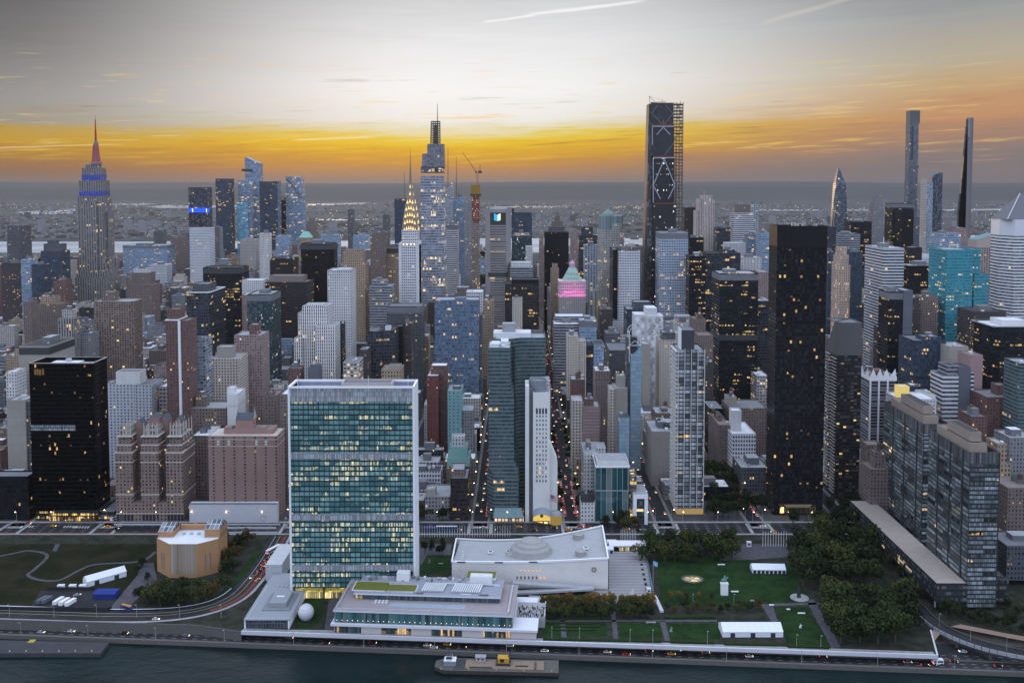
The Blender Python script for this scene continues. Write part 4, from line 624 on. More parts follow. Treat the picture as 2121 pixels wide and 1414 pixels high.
for i in range(n_):
 u0,u1=1931+21.5*i/n_,1931+21.5*(i+1)/n_;f=lambda u:pz(369-11.5*math.sin(max(0,(u-1925)/27.5)*math.pi/2),Y)
 xa,xb=px(u0,400,Y),px(u1,400,Y);zl=pz(385,Y)
 m.face([(xa,Y+2,zl),(xb,Y+2,zl),(xb,Y+2,f(u1)),(xa,Y+2,f(u0))],[(xa,zl),(xb,zl),(xb,f(u1)),(xa,f(u0))]);m.face([(xa,Y+2,f(u0)),(xb,Y+2,f(u1)),(xb,Y+36,f(u1)),(xa,Y+36,f(u0))],None,0)
m.face([(px(1952.5,400,Y),Y+2,pz(385,Y)),(px(1952.5,400,Y),Y+36,pz(385,Y)),(px(1952.5,400,Y),Y+36,f(1952.5)),(px(1952.5,400,Y),Y+2,f(1952.5))])
m.build('curved_bay',[mg,R['roof_mid']],root);claim(px(1910,400,Y),px(1953,400,Y),Y,Y+36,pz(358,Y),545)
Y=2250
root=thing('skyscraper','feather thin dark tower stepping back to a needle edge at the right','skyscraper',(px(2000,400,Y),Y+9,GZ))
m=MB();xr=px(2012.5,400,Y);ft=facade('facade_terracotta',(.19,.18,.19),(.12,.11,.12),2.2,400,.5,.98,.0,4,.3)
m.walls(rect(px(2004.5,300,Y),xr,Y,Y+7),GZ,pz(244,Y));m.cap(rect(px(2004.5,300,Y),xr,Y,Y+7),pz(244,Y),1);m.build('slab',[ft,R['roof_dark']],root)
for i in range(13):
 s_=i/12;v=247+s_*185;u=2003.4-s_*18;m=MB();xa=px(u,v,Y);pl=rect(xa,px(2004.6-s_*0,v,Y),Y+.8,Y+6);m.walls(pl,GZ,pz(v,Y));m.cap(pl,pz(v,Y));m.build('setback',plain('step_sunset' if 4<i<10 else 'step_dark',(.42,.27,.18)if 4<i<10 else(.05,.05,.055),.35,.5),root)  # middle setbacks have the warm sunset reflection put into their colour
claim(px(1986,420,Y),xr,Y,Y+18,pz(244,Y),480)
Y=1230
root=thing('office_tower','white banded tower with steep slanted metal roof at the right edge','skyscraper',(px(2120,600,Y),Y+25,GZ))
wb=facade('facade_citi',(.70,.70,.73),(.03,.033,.045),3,4.25,1.0,.46,.03,9,.1)
a,b=px(2090,500,Y),px(2170,500,Y);k_=px(2102,500,Y);pl=[(k_,Y),(b,Y),(b,Y+48),(a,Y+48),(a-2,Y+22)]
zt=pz(455,Y);m=MB();m.walls(pl,GZ,zt-22);m.build('facade',wb,root)
m=MB();m.walls(shrink(pl,-.15),zt-22,zt);m.cap(pl,zt);m.build('upper_wall',plain('citi_metal',(.62,.62,.66),.45,.5,.06,.1),root)
m=MB();h=34;x0=a-2
m.face([(x0,Y+2,zt),(b,Y+2,zt),(b,Y+46,zt+h),(x0+40,Y+46,zt+h)]);m.face([(x0,Y+2,zt),(x0+40,Y+46,zt+h),(x0,Y+46,zt)]);m.face([(x0,Y+46,zt),(x0+40,Y+46,zt+h),(b,Y+46,zt+h),(b,Y+46,zt)]);m.build('slanted_roof',plain('slant_metal',(.11,.11,.13),.6,.3,.06,.1),root)
k=MB();k.bar((x0,Y+1.6,zt+.6),(x0+40,Y+46,zt+h+.6),1.2);k.build('roof_edge',MATS['metal_grey'],root)
claim(a,b,Y,Y+48,zt,650)
Y=1700
root=thing('office_tower','brown stone tower with teal sloped roof beside the slant topped white tower','office tower',(px(2045,540,Y),Y+16,GZ))
a,b=px(2023,500,Y),px(2063,500,Y);z1,z2=pz(497,Y),pz(484,Y);m=MB();pl=rect(a,b,Y,Y+34);m.walls(pl,GZ,pz(512,Y));m.build('facade',facade('facade_pediment',(.40,.31,.28),(.03,.028,.03),4.5,4,.62,.6,.06,4),root)
m=MB();m.walls(pl,pz(512,Y),z1);m.face([(b,Y,z1),(b,Y+34,z1),(b,Y+34,z2),(b,Y,z2)]);m.face([(a,Y,z1),(b,Y,z1),(b,Y,z2)]);m.build('upper_wall',plain('pediment_stone',(.42,.33,.30),.8),root)
m=MB();m.face([(a-.4,Y-.4,z1+.1),(b,Y-.4,z2+.1),(b,Y+34,z2+.1),(a-.4,Y+34,z1+.1)]);m.build('sloped_roof',plain('teal_roof',(.10,.22,.24),.5),root);claim(a,b,Y,Y+34,z2,560)
Y=2940
hg=facade('facade_rivertower',(.20,.25,.33),(.12,.17,.25),3,4.4,.92,.7,.16,9,.1)
root=thing('skyscraper','tallest far river tower with sloped crown and jutting triangular deck','skyscraper',(px(518,430,Y),Y+22,GZ))
a,b=px(508,400,Y),px(537,400,Y);zl,zr=pz(325,Y),pz(338,Y);zb=pz(346,Y);m=MB();pl=rect(a,b,Y,Y+46);m.walls(pl,GZ,zb)
m.face([(a,Y,zb),(b,Y,zb),(b,Y,zr),(a,Y,zl)],[(0,zb),(45,zb),(45,zr),(0,zl)]);m.face([(b,Y,zb),(b,Y+46,zb),(b,Y+46,zr),(b,Y,zr)]);m.face([(a,Y,zl),(b,Y,zr),(b,Y+46,zr),(a,Y+46,zl)]);m.face([(a,Y+46,zb),(a,Y,zb),(a,Y,zl),(a,Y+46,zl)]);m.build('facade',hg,root)
m=MB();z_=pz(355,Y);m.prism([(px(501,350,Y),Y-4),(a+24,Y-3),(a+24,Y+16)],z_,pz(350,Y),0,0,True);m.build('sky_deck',mt_dark,root)
m=MB();pl=rect(px(497,400,Y),px(527,400,Y),Y-18,Y+24);m.walls(pl,GZ,pz(374,Y));m.cap(pl,pz(374,Y),1);m.build('lower_shaft',[hg,R['roof_mid']],root)
m=MB();pl=rect(px(495,450,Y),px(518,450,Y),Y-22,Y-18.2);m.walls(pl,GZ,pz(419,Y));m.cap(pl,pz(419,Y));m.build('cyan_bay',facade('facade_cyan',(.16,.34,.46),(.12,.30,.42),3,4.4,.92,.7,.1,9,.1),root)
claim(px(495,400,Y),b,Y-22,Y+46,zl,500)
Y=2900
root=thing('skyscraper','far river tower with stair stepped top edge and slanted right side','skyscraper',(px(610,430,Y),Y+22,GZ))
a,b,c=px(592,400,Y),px(624,400,Y),px(627,400,Y);m=MB();p0=[(a,Y),(c,Y),(c,Y+40),(a,Y+40)];p1=[(a,Y),(b,Y),(b,Y+40),(a,Y+40)]
m.walls(p0,GZ,pz(405,Y));m.walls(p0,pz(405,Y),pz(366,Y),0,p1,GZ);m.cap(p1,pz(366,Y),1);m.build('facade',[hg,R['roof_mid']],root)
for i in range(9):
 k=MB();u=593+i*3.5;v=369+i*4.2+(i>5)*3;k.box(px(u,v,Y),px(u+4,v,Y),Y-2,Y+.5,pz(v+3,Y),pz(v,Y),0,0,True);k.build('terrace_step',plain('terrace_bronze',(.20,.12,.06),.5),root)
claim(a,c,Y,Y+40,pz(366,Y),505)
Y=2500
root=thing('office_tower','black tower with glowing blue sign strip above a white grid tower','skyscraper',(px(412,430,Y),Y+20,GZ))
a,b=px(390,400,Y),px(428,400,Y);m=MB();pl=rect(a,b,Y,Y+44);m.walls(pl,GZ,pz(388,Y));m.cap(pl,pz(388,Y),1);m.build('facade',[facade('facade_blacklit',(.05,.06,.075),(.025,.03,.04),3,4,.9,.6,.10,8),R['roof_dark']],root)
m=MB();pl=rect(px(394,440,Y),px(433,440,Y),Y-10,Y-.2);m.walls(pl,GZ,pz(441,Y));m.cap(pl,pz(441,Y),1);m.build('lower_front',[facade('facade_plainblack',(.03,.034,.045),(.02,.022,.03),3,4,.9,.7,.03,6),R['roof_dark']],root)
k=MB();k.box(px(393.5,435,Y),px(434,435,Y),Y-11,Y-.3,pz(440,Y),pz(431,Y),0,0,True);k.build('sign_strip',emitter('sign_blue',(.02,.10,1.0),1.4),root)
one=emitter('sign_white',(.95,.98,1),2.0);k=MB();xx=px(402,435,Y);z0,z1=pz(439,Y),pz(432,Y);k.box(xx-.7,xx+.9,Y-11.6,Y-11.1,z0,z1,0,0,True);k.bar((xx-2.4,Y-11.35,z1-2.6),(xx,Y-11.35,z1-.6),.9);k.build('numeral_one',one,root)
k=MB();xx=px(430.5,435,Y);k.box(xx-.6,xx+.8,Y-11.6,Y-11.1,z0,z1,0,0,True);k.build('numeral_one',one,root)
claim(a,px(434,430,Y),Y-11,Y+44,pz(388,Y),470)
Y=2300
root=thing('office_building','old stone tower with sea green domed roof left of the tall black glass tower','office block',(px(632,505,Y),Y+12,GZ))
a,b=px(619,500,Y),px(644,500,Y);m=MB();m.prism(rect(a,b,Y,Y+26),GZ,pz(492,Y),0,1);m.build('facade',[style('tan'),R['roof_mid']],root)
m=MB();m.walls(rect(a,b,Y,Y+26),pz(492,Y),pz(480,Y),0,rect(a+9,b-9,Y+9,Y+17));m.cap(rect(a+9,b-9,Y+9,Y+17),pz(480,Y));m.build('dome_roof',plain('dome_teal',(.22,.46,.40),.6,.3,.2,.3),root);claim(a,b,Y,Y+26,pz(480,Y),540)
Y=1250;sp_=facade('facade_beigespire',(.50,.37,.30),(.05,.045,.05),2.6,3.6,.4,.62,.30,2.6,.2)
root=thing('office_tower','slim beige brick tower with gothic crown standing right of the great black tower','office tower',(px(1750,600,Y),Y+14,GZ))
for i,(a,b,v,oy,d)in enumerate([(1734,1764,549,0,26),(1737,1761,528,2,22),(1741,1757,513,4,16)]):
 m=MB();p=octo(a,b,v,oy,d,.2);m.prism(p,GZ,pz(v,Y),0,1);m.build('shaft',[sp_,R['roof_brown']],root)
for i in range(8):
 a_=i*math.pi/4+.39;k=MB();xx,yy=px(1749,525,Y)+math.cos(a_)*7,Y+13+math.sin(a_)*7;k.bar((xx,yy,pz(540,Y)),(xx,yy,pz(514,Y)+rnd.uniform(0,2)),1.4,0,.5);k.build('pinnacle',plain('pinnacle_beige',(.50,.40,.33)),root)
claim(px(1733,549,Y),px(1766,549,Y),Y,Y+26,pz(513,Y),665)
Y=1180
root=thing('apartment_tower','white tower patterned with grey and white arrow shapes','apartment tower',(px(1352,700,Y),Y+14,GZ))
wm=plain('arrow_wall',(.56,.56,.57),.8,.2,.05,.1);am=plain('arrow_light',(.76,.76,.79),.8,.2,.04,.1);ad_=plain('arrow_dark',(.38,.38,.40),.8,.2,.05,.1)
pr=[]
for a,b,v,oy in((1339,1374,654,0),(1315,1339,652,2),(1340,1362,639,4)):
 m=MB();pl=rect(px(a,v,Y),px(b,v,Y),Y+oy,Y+oy+28);m.walls(pl,GZ,pz(v,Y));m.cap(pl,pz(v,Y),1);m.build('wall',[wm,R['roof_white']],root)
def arrow(u,v,s_,mat,oy,up=True):
 k=MB();x,z=px(u,v,Y),pz(v,Y);yy=Y+oy-.25;sg_=1 if up else-1
 for pts in([(-s_,0),(s_,0),(0,s_*1.1*sg_)],[(-s_*.45,-s_*.7*sg_),(s_*.45,-s_*.7*sg_),(s_*.45,0),(-s_*.45,0)]):
  k.face([(x+p,yy,z+q)for p,q in(pts if up else pts[::-1])])
 k.build('painted_arrow',mat,root)
for v in range(664,850,12):
 for j,u in enumerate((1344,1352,1360,1368)):
  f=(v//12+j)%3;arrow(u+(v//12%2)*3-1,v,(5.2,3.2,2.2)[f],am if(j+v//12)%2==0 else ad_,0,f!=2)
for v in range(662,720,14):
 for j,u in enumerate((1321,1332)):arrow(u,v,3.8-(v-662)/60,am if(j+v//14)%2 else ad_,2)
claim(px(1315,660,Y),px(1376,660,Y),Y,Y+30,pz(639,Y),840)
Y=915;nd=style('slim')
root=thing('glass_tower','very slim pale blue glass tower with open white frame crown','apartment tower',(px(1317,850,Y),Y+10,GZ))
a,b=px(1306,800,Y),px(1328,800,Y);zt=pz(735,Y);m=MB();pl=rect(a,b,Y,Y+18);m.walls(pl,GZ,zt)
n_=6
for i in range(n_):
 s0,s1=i/n_,(i+1)/n_;f=lambda s_:zt+(pz(712,Y)-zt)*s_**2.2;xa,xb=a+(b-a)*s0,a+(b-a)*s1
 m.face([(xa,Y,zt),(xb,Y,zt),(xb,Y,f(s1)),(xa,Y,f(s0))],[(xa-a,zt-GZ),(xb-a,zt-GZ),(xb-a,f(s1)-GZ),(xa-a,f(s0)-GZ)]);m.face([(xa,Y,f(s0)),(xb,Y,f(s1)),(xb,Y+18,f(s1)),(xa,Y+18,f(s0))])
m.build('facade',nd,root)
m=MB();m.walls(rect(px(1299,800,Y),a-.05,Y+3,Y+18),GZ,pz(700,Y));m.cap(rect(px(1299,800,Y),a-.05,Y+3,Y+18),pz(700,Y),1);m.build('side_bay',[style('greydark'),R['roof_mid']],root)
zc=zt;xa,xb=px(1304,700,Y),px(1327,700,Y);c=MB()
for yy in(Y+2,Y+16):
 for x in(xa,xb):c.bar((x,yy,zc-8),(x,yy,pz(690,Y)),.7)
 c.bar((xa,yy,pz(716,Y)),(xb,yy,pz(716,Y)),.6);c.bar((xa,yy,pz(716,Y)),((xa+xb)/2,yy,pz(706,Y)),.5);c.bar((xb,yy,pz(716,Y)),((xa+xb)/2,yy,pz(706,Y)),.5)
 pts=[((xa+xb)/2+(xb-xa)/2*math.cos(t_),yy,pz(690,Y)+6*math.sin(t_))for t_ in[math.pi*i/8 for i in range(9)]]
 for p,q in zip(pts,pts[1:]):c.bar(p,q,.6)
for x in(xa,xb):c.bar((x,Y+2,pz(690,Y)),(x,Y+16,pz(690,Y)),.6);c.bar((x,Y+2,pz(716,Y)),(x,Y+16,pz(716,Y)),.6)
c.build('crown_frame',plain('frame_white',(.62,.64,.66),.5),root)
k=MB();k.box(xa+3,xb-3,Y+5,Y+14,pz(712,Y)-14,pz(700,Y));k.build('crown_core',mt_dark,root)
claim(px(1299,800,Y),b,Y,Y+18,pz(700,Y),980)
Y=790
root=thing('glass_tower','bright white gridded glass apartment tower with white roof box','apartment tower',(px(1432,880,Y),Y+14,GZ))
a,b=px(1405,722,Y),px(1460,722,Y);zt=pz(724,Y);D_=30
fg=facade('facade_bright',(.022,.024,.028),(.035,.045,.055),5.4,3.55,.88,.74,.12,5.4,.12,2.7,1.2,.12,(1,.68,.30),(.50,.53,.57),.55,.4)
m=MB();pl=rect(a,b,Y,Y+D_);m.walls(pl,GZ,zt);q=ring(m,pl,zt-1,zt);m.build('facade',fg,root)
m=MB();m.cap(q,zt-.9);m.build('roof',R['roof_grey'],root)
nf=int((zt-GZ)/3.55)
for i in range(nf):
 k=MB();z=GZ+4+i*3.55;k.box(a-2.0,a-.1,Y+1,Y+D_-1,z,z+1.15,0,0,True);k.build('balcony',plain('balcony_white',(.55,.53,.52),.7),root)
for i in range(5):
 k=MB();x=a+(b-a)*i/4;k.box(x-.28,x+.28,Y-.5,Y-.02,GZ+6,zt+.5);k.build('pier',plain('pier_white',(.50,.48,.47),.7),root)
k=MB();k.prism(rect(px(1414,700,Y),px(1441,700,Y),Y+6,Y+22),zt-.9,pz(686,Y),0,1);o=k.build('roof_box',[plain('box_dark',(.045,.048,.06),.6),R['roof_mid']],root)
k=MB();xx=px(1414,700,Y);k.box(xx-.5,xx-.02,Y+6,Y+22,zt-.9,pz(684,Y));k.build('roof_box_wall',mt_white,root)
band(root,a,b,Y,Y+D_,GZ,GZ+5,emitter('lobby_warm',(1,.72,.32),.35),'lobby',.1)
claim(a,b,Y,Y+D_,zt,1070)
Y=788;bt=facade('facade_greatblack',(.012,.0115,.013),(.010,.010,.013),2.05,3.35,.84,.74,.035,2.05,.12,1000,.85,.04,(1,.62,.22),(.013,.013,.016),.18,.5)
root=thing('skyscraper','great black glass apartment tower with sparse orange windows beside the garden','skyscraper',(px(1650,800,Y),Y+12,GZ))
a,b=px(1610,470,Y),px(1714,470,Y);zt=pz(468,Y);m=MB();pl=rect(a,b,Y,Y+25);m.walls(pl,GZ,zt-18);m.build('facade',bt,root)
m=MB();m.walls(pl,zt-18,zt);q=ring(m,pl,zt-1.5,zt);m.build('crown',facade('facade_crownblack',(.012,.012,.013),(.011,.011,.012),2.05,30,.9,.98,0,4,.5,1000,1,0,(1,1,1),(.012,.012,.013),.15,.2),root)
m=MB();m.cap(q,zt-1.4);m.build('roof',R['roof_dark'],root)
for i in range(9):
 k=MB();x=a+(b-a)*rnd.uniform(.2,.85);s_=rnd.uniform(.8,2.2);yy=Y+rnd.uniform(3,20);k.box(x,x+s_,yy,yy+s_,zt-1.4,zt+rnd.uniform(1,3.4));k.build('roof_plant',rnd.choice((mt_metal,R['roof_mid'])),root)
for i in range(4):
 k=MB();x=a+(b-a)*(.2+.18*i);k.bar((x,Y+12,zt-1.4),(x,Y+12,zt+4),.25);k.build('antenna',mt_dark,root)
lob=facade('facade_lobby',(.05,.04,.03),(.1,.08,.05),4.2,9,.8,.6,3,4.2,.2,1000,1.5,0,(1,.66,.22))
band(root,a+6,b-6,Y,Y+25,GZ,GZ+9,lob,'lobby',.3)
k=MB();k.box(a+10,b-12,Y-6,Y,GZ+8.6,GZ+9.4,0,0,True);k.build('entrance_canopy',plain('canopy_bronze',(.25,.18,.1)),root)
claim(a,b,Y,Y+25,zt,1068)
Y=830
root=thing('apartment_tower','dark tower with zigzag balconies right of the great black tower','apartment tower',(px(1755,850,Y),Y+14,GZ))
a,b=px(1736,672,Y),px(1786,672,Y);zt=pz(668,Y);m=MB();pl=rect(a,b,Y,Y+30);m.walls(pl,GZ,zt-30);q=None;m.build('facade',facade('facade_darkbalc',(.028,.026,.028),(.014,.013,.016),3.1,3.1,.86,.55,.07,3.1,.12,1000,.9,.2),root)
m=MB();pl2=[(a,Y+10),(a+4,Y),(b,Y),(b,Y+30),(a,Y+30)];m.walls(rect(a,b,Y,Y+30),zt-30,zt,0,pl2);q=ring(m,pl2,zt-1,zt);m.cap(q,zt-.9,1);m.build('crown',[plain('crown_grey',(.10,.095,.10),.35,.6),R['roof_mid']],root)
for i in range(int((zt-34-GZ)/3.1)):
 k=MB();z=GZ+5+i*3.1;k.box(a-1.9,a-.05,Y+1,Y+14,z,z+.5,0,0,True);k.box(a-1.9,a-.05,Y+17,Y+29,z+1.5,z+2.0,0,0,True);k.build('balcony',plain('balcony_grey',(.33,.31,.30),.7),root)
claim(a,b,Y,Y+30,zt,1060)
Y=890
root=thing('apartment_tower','dark banded tower with white crown of triangular spikes','apartment tower',(px(1827,850,Y),Y+12,GZ))
a,b=px(1802,780,Y),px(1857,780,Y);zt=pz(780,Y);m=MB();pl=rect(a,b,Y,Y+26);m.walls(pl,GZ,zt-4);m.build('facade',facade('facade_bandspike',(.26,.26,.30),(.02,.022,.03),60,3.1,1.0,.66,.04,4,.15),root)
m=MB();m.walls(shrink(pl,-.3),zt-4,zt);m.cap(pl,zt-.2,1);m.build('crown_band',[mt_white,R['roof_brown']],root)
for i in range(4):
 k=MB();x=a+(b-a)*(i+.5)/4;w=(b-a)/8.6;k.face([(x-w,Y-.4,zt),(x+w,Y-.4,zt),(x+(.6 if i==3 else 0)*w,Y-.4,zt+7.5)]);k.face([(x+w,Y+.2,zt),(x-w,Y+.2,zt),(x+(.6 if i==3 else 0)*w,Y+.2,zt+7.5)]);k.face([(x-w,Y-.4,zt),(x+(.6 if i==3 else 0)*w,Y-.4,zt+7.5),(x+(.6 if i==3 else 0)*w,Y+.2,zt+7.5),(x-w,Y+.2,zt)]);k.build('crown_spike',mt_white,root)
for yy in(Y+6,Y+20):
 k=MB();k.face([(a-.3,yy-5,zt),(a-.3,yy+5,zt),(a-.3,yy,zt+7.5)]);k.face([(a,yy+5,zt),(a,yy-5,zt),(a,yy,zt+7.5)]);k.build('crown_spike',mt_white,root)
for u in(.02,.34,.67):
 k=MB();x=a+(b-a)*u;k.box(x-.8,x+.8,Y-.6,Y-.02,GZ+8,zt-4);k.build('white_pier',mt_white,root)
k=MB();k.box(a+8,b-10,Y+8,Y+18,zt-.2,zt+5);k.build('penthouse',style('red'),root)
claim(a,b,Y,Y+26,zt,910)
Y=772;gg=style('greenglass')
root=thing('glass_tower','green glass tower with folded flanks facing the avenue','office tower',(px(1042,900,Y),Y+20,GZ))
L=lambda u,v:px(u,v,Y)
lev=[(pz(1072,Y),1023,1074,1008),(pz(982,Y),1022,1074,1008),(pz(970,Y),1013,1074,1012.5),(pz(956,Y),1012.5,1065,1012),(pz(826,Y),1012.5,1065,1012),(pz(796,Y),1012.5,1057,1012),(pz(720,Y),1012,1057,1011.5)]
m=MB();yb=Y+38;prev=None
for z,fl_,fr,bl_ in lev:
 vv=383+(300-z)*1900/Y
 p=[(L(fl_,900),Y),(L(fr,900),Y),(L(fr,900),yb),(L(bl_,900),yb),(L(min(bl_,fl_),900),Y+(9 if fl_-bl_>3 else.4))]
 if prev:m.walls(prev[0],prev[1],z,0,p,GZ)
 prev=(p,z)
q=ring(m,prev[0],prev[1]-1.4,prev[1]);m.build('facade',gg,root)
m=MB();m.cap(q,prev[1]-1.3);m.build('roof',R['roof_white'],root)
zt1=prev[1]
for a_,b_,c_,d_,h_ in((.12,.5,6,22,2.2),(.55,.9,12,30,3.2),(.6,.75,3,8,1.6)):
 k=MB();w_=L(1057,900)-L(1012,900);k.box(L(1012,900)+w_*a_,L(1012,900)+w_*b_,Y+c_,Y+d_,zt1-1.3,zt1+h_,0,0);k.build('penthouse',R['roof_white'],root)
k=MB();cxa,cxb=L(1022,1060),L(1086,1060);k.face([(cxa,Y-5,GZ+5),(cxb,Y-5,GZ+5),(cxb-3,Y,GZ+12),(cxa+1,Y,GZ+12)],None,0);k.face([(cxa,Y-5,GZ+4.6),(cxa+1,Y-.2,GZ+4.6),(cxb-3,Y-.2,GZ+4.6),(cxb,Y-5,GZ+4.6)]);k.build('canopy',plain('canopy_glass',(.10,.18,.19),.2,.6),root)
band(root,L(1024,1060),L(1084,1060),Y,Y+20,GZ,GZ+4.6,facade('facade_hotel',(.3,.2,.15),(.5,.4,.3),3,4.6,.7,.8,3,3,.2,1000,1.5,.3,(1,.7,.4)),'lobby',.1)
claim(L(1006,900),L(1076,900),Y-5,yb,zt1,1080)
Y2=Y+46;root2=thing('glass_tower','taller green glass tower standing behind the folded one','office tower',(px(1105,800,Y2),Y2+15,GZ))
a,b=px(1057,700,Y2),px(1130,700,Y2);zt=pz(699,Y2);m=MB();pl=[(a,Y2-8),(px(1078,700,Y2),Y2-.5),(b,Y2),(b,Y2+30),(a-14,Y2+30),(a-14,Y2-7.9)]
m.walls(pl,GZ,zt);q=ring(m,pl,zt-1.4,zt);m.build('facade',gg,root2);m=MB();m.cap(q,zt-1.3);m.build('roof',R['roof_grey'],root2)
k=MB();x=px(1040,680,Y2);k.box(x,x+12,Y2+10,Y2+20,zt-1.3,zt+11);k.build('penthouse',R['roof_grey'],root2)
k=MB();k.box(x-8,x+26,Y2+6,Y2+26,zt-1.3,zt+3.2);k.build('penthouse',R['roof_white'],root2)
k=MB();k.box(px(1098,790,Y2),b,Y2-.4,Y2-.02,pz(784,Y2),pz(780,Y2));k.build('louvre_strip',plain('louvre_pale',(.5,.52,.54)),root2)
k=MB();k.box(a+3,a+4.6,Y2-8,Y2-6,GZ,zt-6);k.build('dark_joint',mt_dark,root2)
claim(a-14,b,Y2-8,Y2+30,zt,1060)
Y=770
root=thing('office_tower','white concrete tower with square windows, round roof drum and glowing arched entrance','office tower',(px(1115,900,Y),Y+14,GZ))
wc=plain('white_concrete',(.66,.65,.64),.85,.2,.08,.08);a,b=px(1104,900,Y),px(1139,900,Y);zt=pz(813,Y)
wf=facade('facade_mission',(.68,.67,.66),(.05,.055,.075),(b-a-4)/4,3.72,.44,.50,.16,3,.15,1000,1.0,.3)
m=MB();z1,z2=pz(1000,Y),pz(868,Y);m.walls(rect(a,b,Y,Y+26),GZ,z1);m.build('lower_wall',wc,root);m=MB();m.walls(rect(a,b,Y,Y+26),pz(845,Y),zt);q=ring(m,rect(a,b,Y,Y+26),zt-1,zt);m.cap(q,zt-.9,1);m.build('upper_wall',[wc,R['roof_grey']],root)
m=MB();m.walls(rect(a+2,b-2,Y+.01,Y+25.9),z1,pz(845,Y),0,None,z1);m.build('window_wall',wf,root)
for xx in(a,b-2):
 m=MB();m.box(xx,xx+2,Y,Y+26,z1,pz(845,Y));m.build('edge_wall',wc,root)
for i in range(4):
 k=MB();x=a+2+(b-a-4)*(i+.2)/4;k.box(x,x+(b-a-4)*.15,Y-.05,Y+.02,pz(857,Y),pz(846,Y));k.build('tall_window',plain('window_dark',(.02,.025,.035),.15,.6),root)
m=MB();m.box(px(1096,900,Y),a-.02,Y+3,Y+24,GZ,pz(806,Y));m.build('recess_wall',plain('recess_grey',(.12,.13,.15),.6),root)
m=MB();m.box(px(1088,900,Y),px(1096,900,Y)-.02,Y+1,Y+26,GZ,pz(800,Y));m.build('side_wall',wc,root)
m=MB();m.lathe((a+px(1096,900,Y))/2+6,Y+14,[(7.8,zt-.9),(7.8,pz(792,Y)),(7.0,pz(792,Y)),(7.0,pz(795,Y)),(0,pz(795,Y))],24);m.build('roof_drum',plain('drum_grey',(.20,.22,.25),.6),root)
m=MB();c,d=b+.02,px(1155,1000,Y);z_a,z_b=pz(920,Y),pz(960,Y);m.face([(c,Y+4,GZ),(d,Y+4,GZ),(d,Y+4,z_b),(c,Y+4,z_a)]);m.face([(d,Y+4,GZ),(d,Y+24,GZ),(d,Y+24,z_b),(d,Y+4,z_b)]);m.face([(c,Y+4,z_a),(d,Y+4,z_b),(d,Y+24,z_b),(c,Y+24,z_a)]);m.build('low_wing',wc,root)
ex0,ex1=px(1104,1060,Y),px(1139,1060,Y);em=(ex0+ex1)/2;n_=10;m=MB()
arc=lambda s_:GZ+6+4.2*math.sin(math.pi*(.12+.76*s_))
for i in range(n_):
 s0,s1=i/n_,(i+1)/n_;xa,xb=ex0+(ex1-ex0)*s0,ex0+(ex1-ex0)*s1
 m.face([(xa,Y-8,arc(s0)),(xb,Y-8,arc(s1)),(xb+.5,Y,arc(s1)+3),(xa-.5,Y,arc(s0)+3)])
m.build('arched_roof',plain('arch_metal',(.24,.27,.32),.4,.5),root)
m=MB()
for i in range(n_):
 s0,s1=i/n_,(i+1)/n_;xa,xb=ex0+(ex1-ex0)*s0,ex0+(ex1-ex0)*s1
 m.face([(xa,Y-7.6,GZ+4.2),(xb,Y-7.6,GZ+4.2),(xb,Y-7.6,arc(s1)-.4),(xa,Y-7.6,arc(s0)-.4)])
m.build('glowing_arch',emitter('entrance_glow',(1.0,.70,.16),.85),root)
m=MB();m.box(ex0,ex1,Y-7.4,Y,GZ,GZ+3.4,0,0);m.build('entrance',lob,root)
k=MB();k.lathe(0,0,[(1.5,0),(1.5,.2),(0,.2)],20);o=k.build('seal',plain('seal_brown',(.12,.07,.03)),root);o.rotation_euler=(math.pi/2,0,0);o.data.transform(__import__('mathutils').Matrix.Translation(root.location));o.location=(em-root.location.x,Y-7.65-root.location.y,8.6)
k=MB();k.lathe(ex1+5,Y-2,[(5,GZ),(5,GZ+8),(3.5,GZ+9.5),(0,GZ+10)],16);k.build('glass_rotunda',emitter('rotunda_glow',(1,.66,.2),.32),root)
k=MB();k.lathe(ex1+5,Y-2,[(5.1,GZ+8),(4,GZ+10),(0,GZ+11)],16);k.build('rotunda_roof',MATS['arch_metal'],root)
claim(px(1087,900,Y),d,Y-8,Y+26,zt,1080)
def flag(u,v,Y,label,cols,w,h,pole_z):
 x,z=px(u,v,Y),pz(v,Y);r_=thing('flag',label,'flag',(x,Y,pole_z));m=MB();m.bar((x,Y,pole_z),(x,Y,z+h*.5),.18);m.build('flagpole',mt_metal,r_)
 for nm,(s0,s1,t0,t1,off),c in cols:
  m=MB();n_=8
  for i in range(n_):
   f=lambda s_:(x+w*s_,Y+.5*math.sin(s_*7)-off,-.28*w*s_)
   p,q=f(s0+(s1-s0)*i/n_),f(s0+(s1-s0)*(i+1)/n_);za,zb_=z-h/2+h*t0,z-h/2+h*t1
   m.face([(p[0],p[1],za+p[2]),(q[0],q[1],za+q[2]),(q[0],q[1],zb_+q[2]),(p[0],p[1],zb_+p[2])])
  m.build(nm,c,r_)
 return r_
rs,ws,bs_=plain('flag_red',(.42,.05,.06)),plain('flag_white',(.62,.60,.62)),plain('flag_navy',(.03,.04,.14))
flag(1140,1030,764,'red white and blue striped flag beside the white concrete tower',[('flag_stripe',(0,1,i/7,(i+1)/7,0),rs if i%2==0 else ws)for i in range(7)]+[('flag_canton',(0,.45,.45,1,.08),bs_)]+[('flag_star',(.06+.1*i,.1+.1*i,.55+.14*j,.62+.14*j,.14),ws)for i in range(4)for j in range(3)],6.5,5,GZ)
Y=765
root=thing('office_building','narrow building with thick white portal frame around dark glass by the avenue','office block',(px(1328,1050,Y),Y+12,GZ))
a,b=px(1312,1050,Y),px(1342,1050,Y);zt=pz(1023,Y)
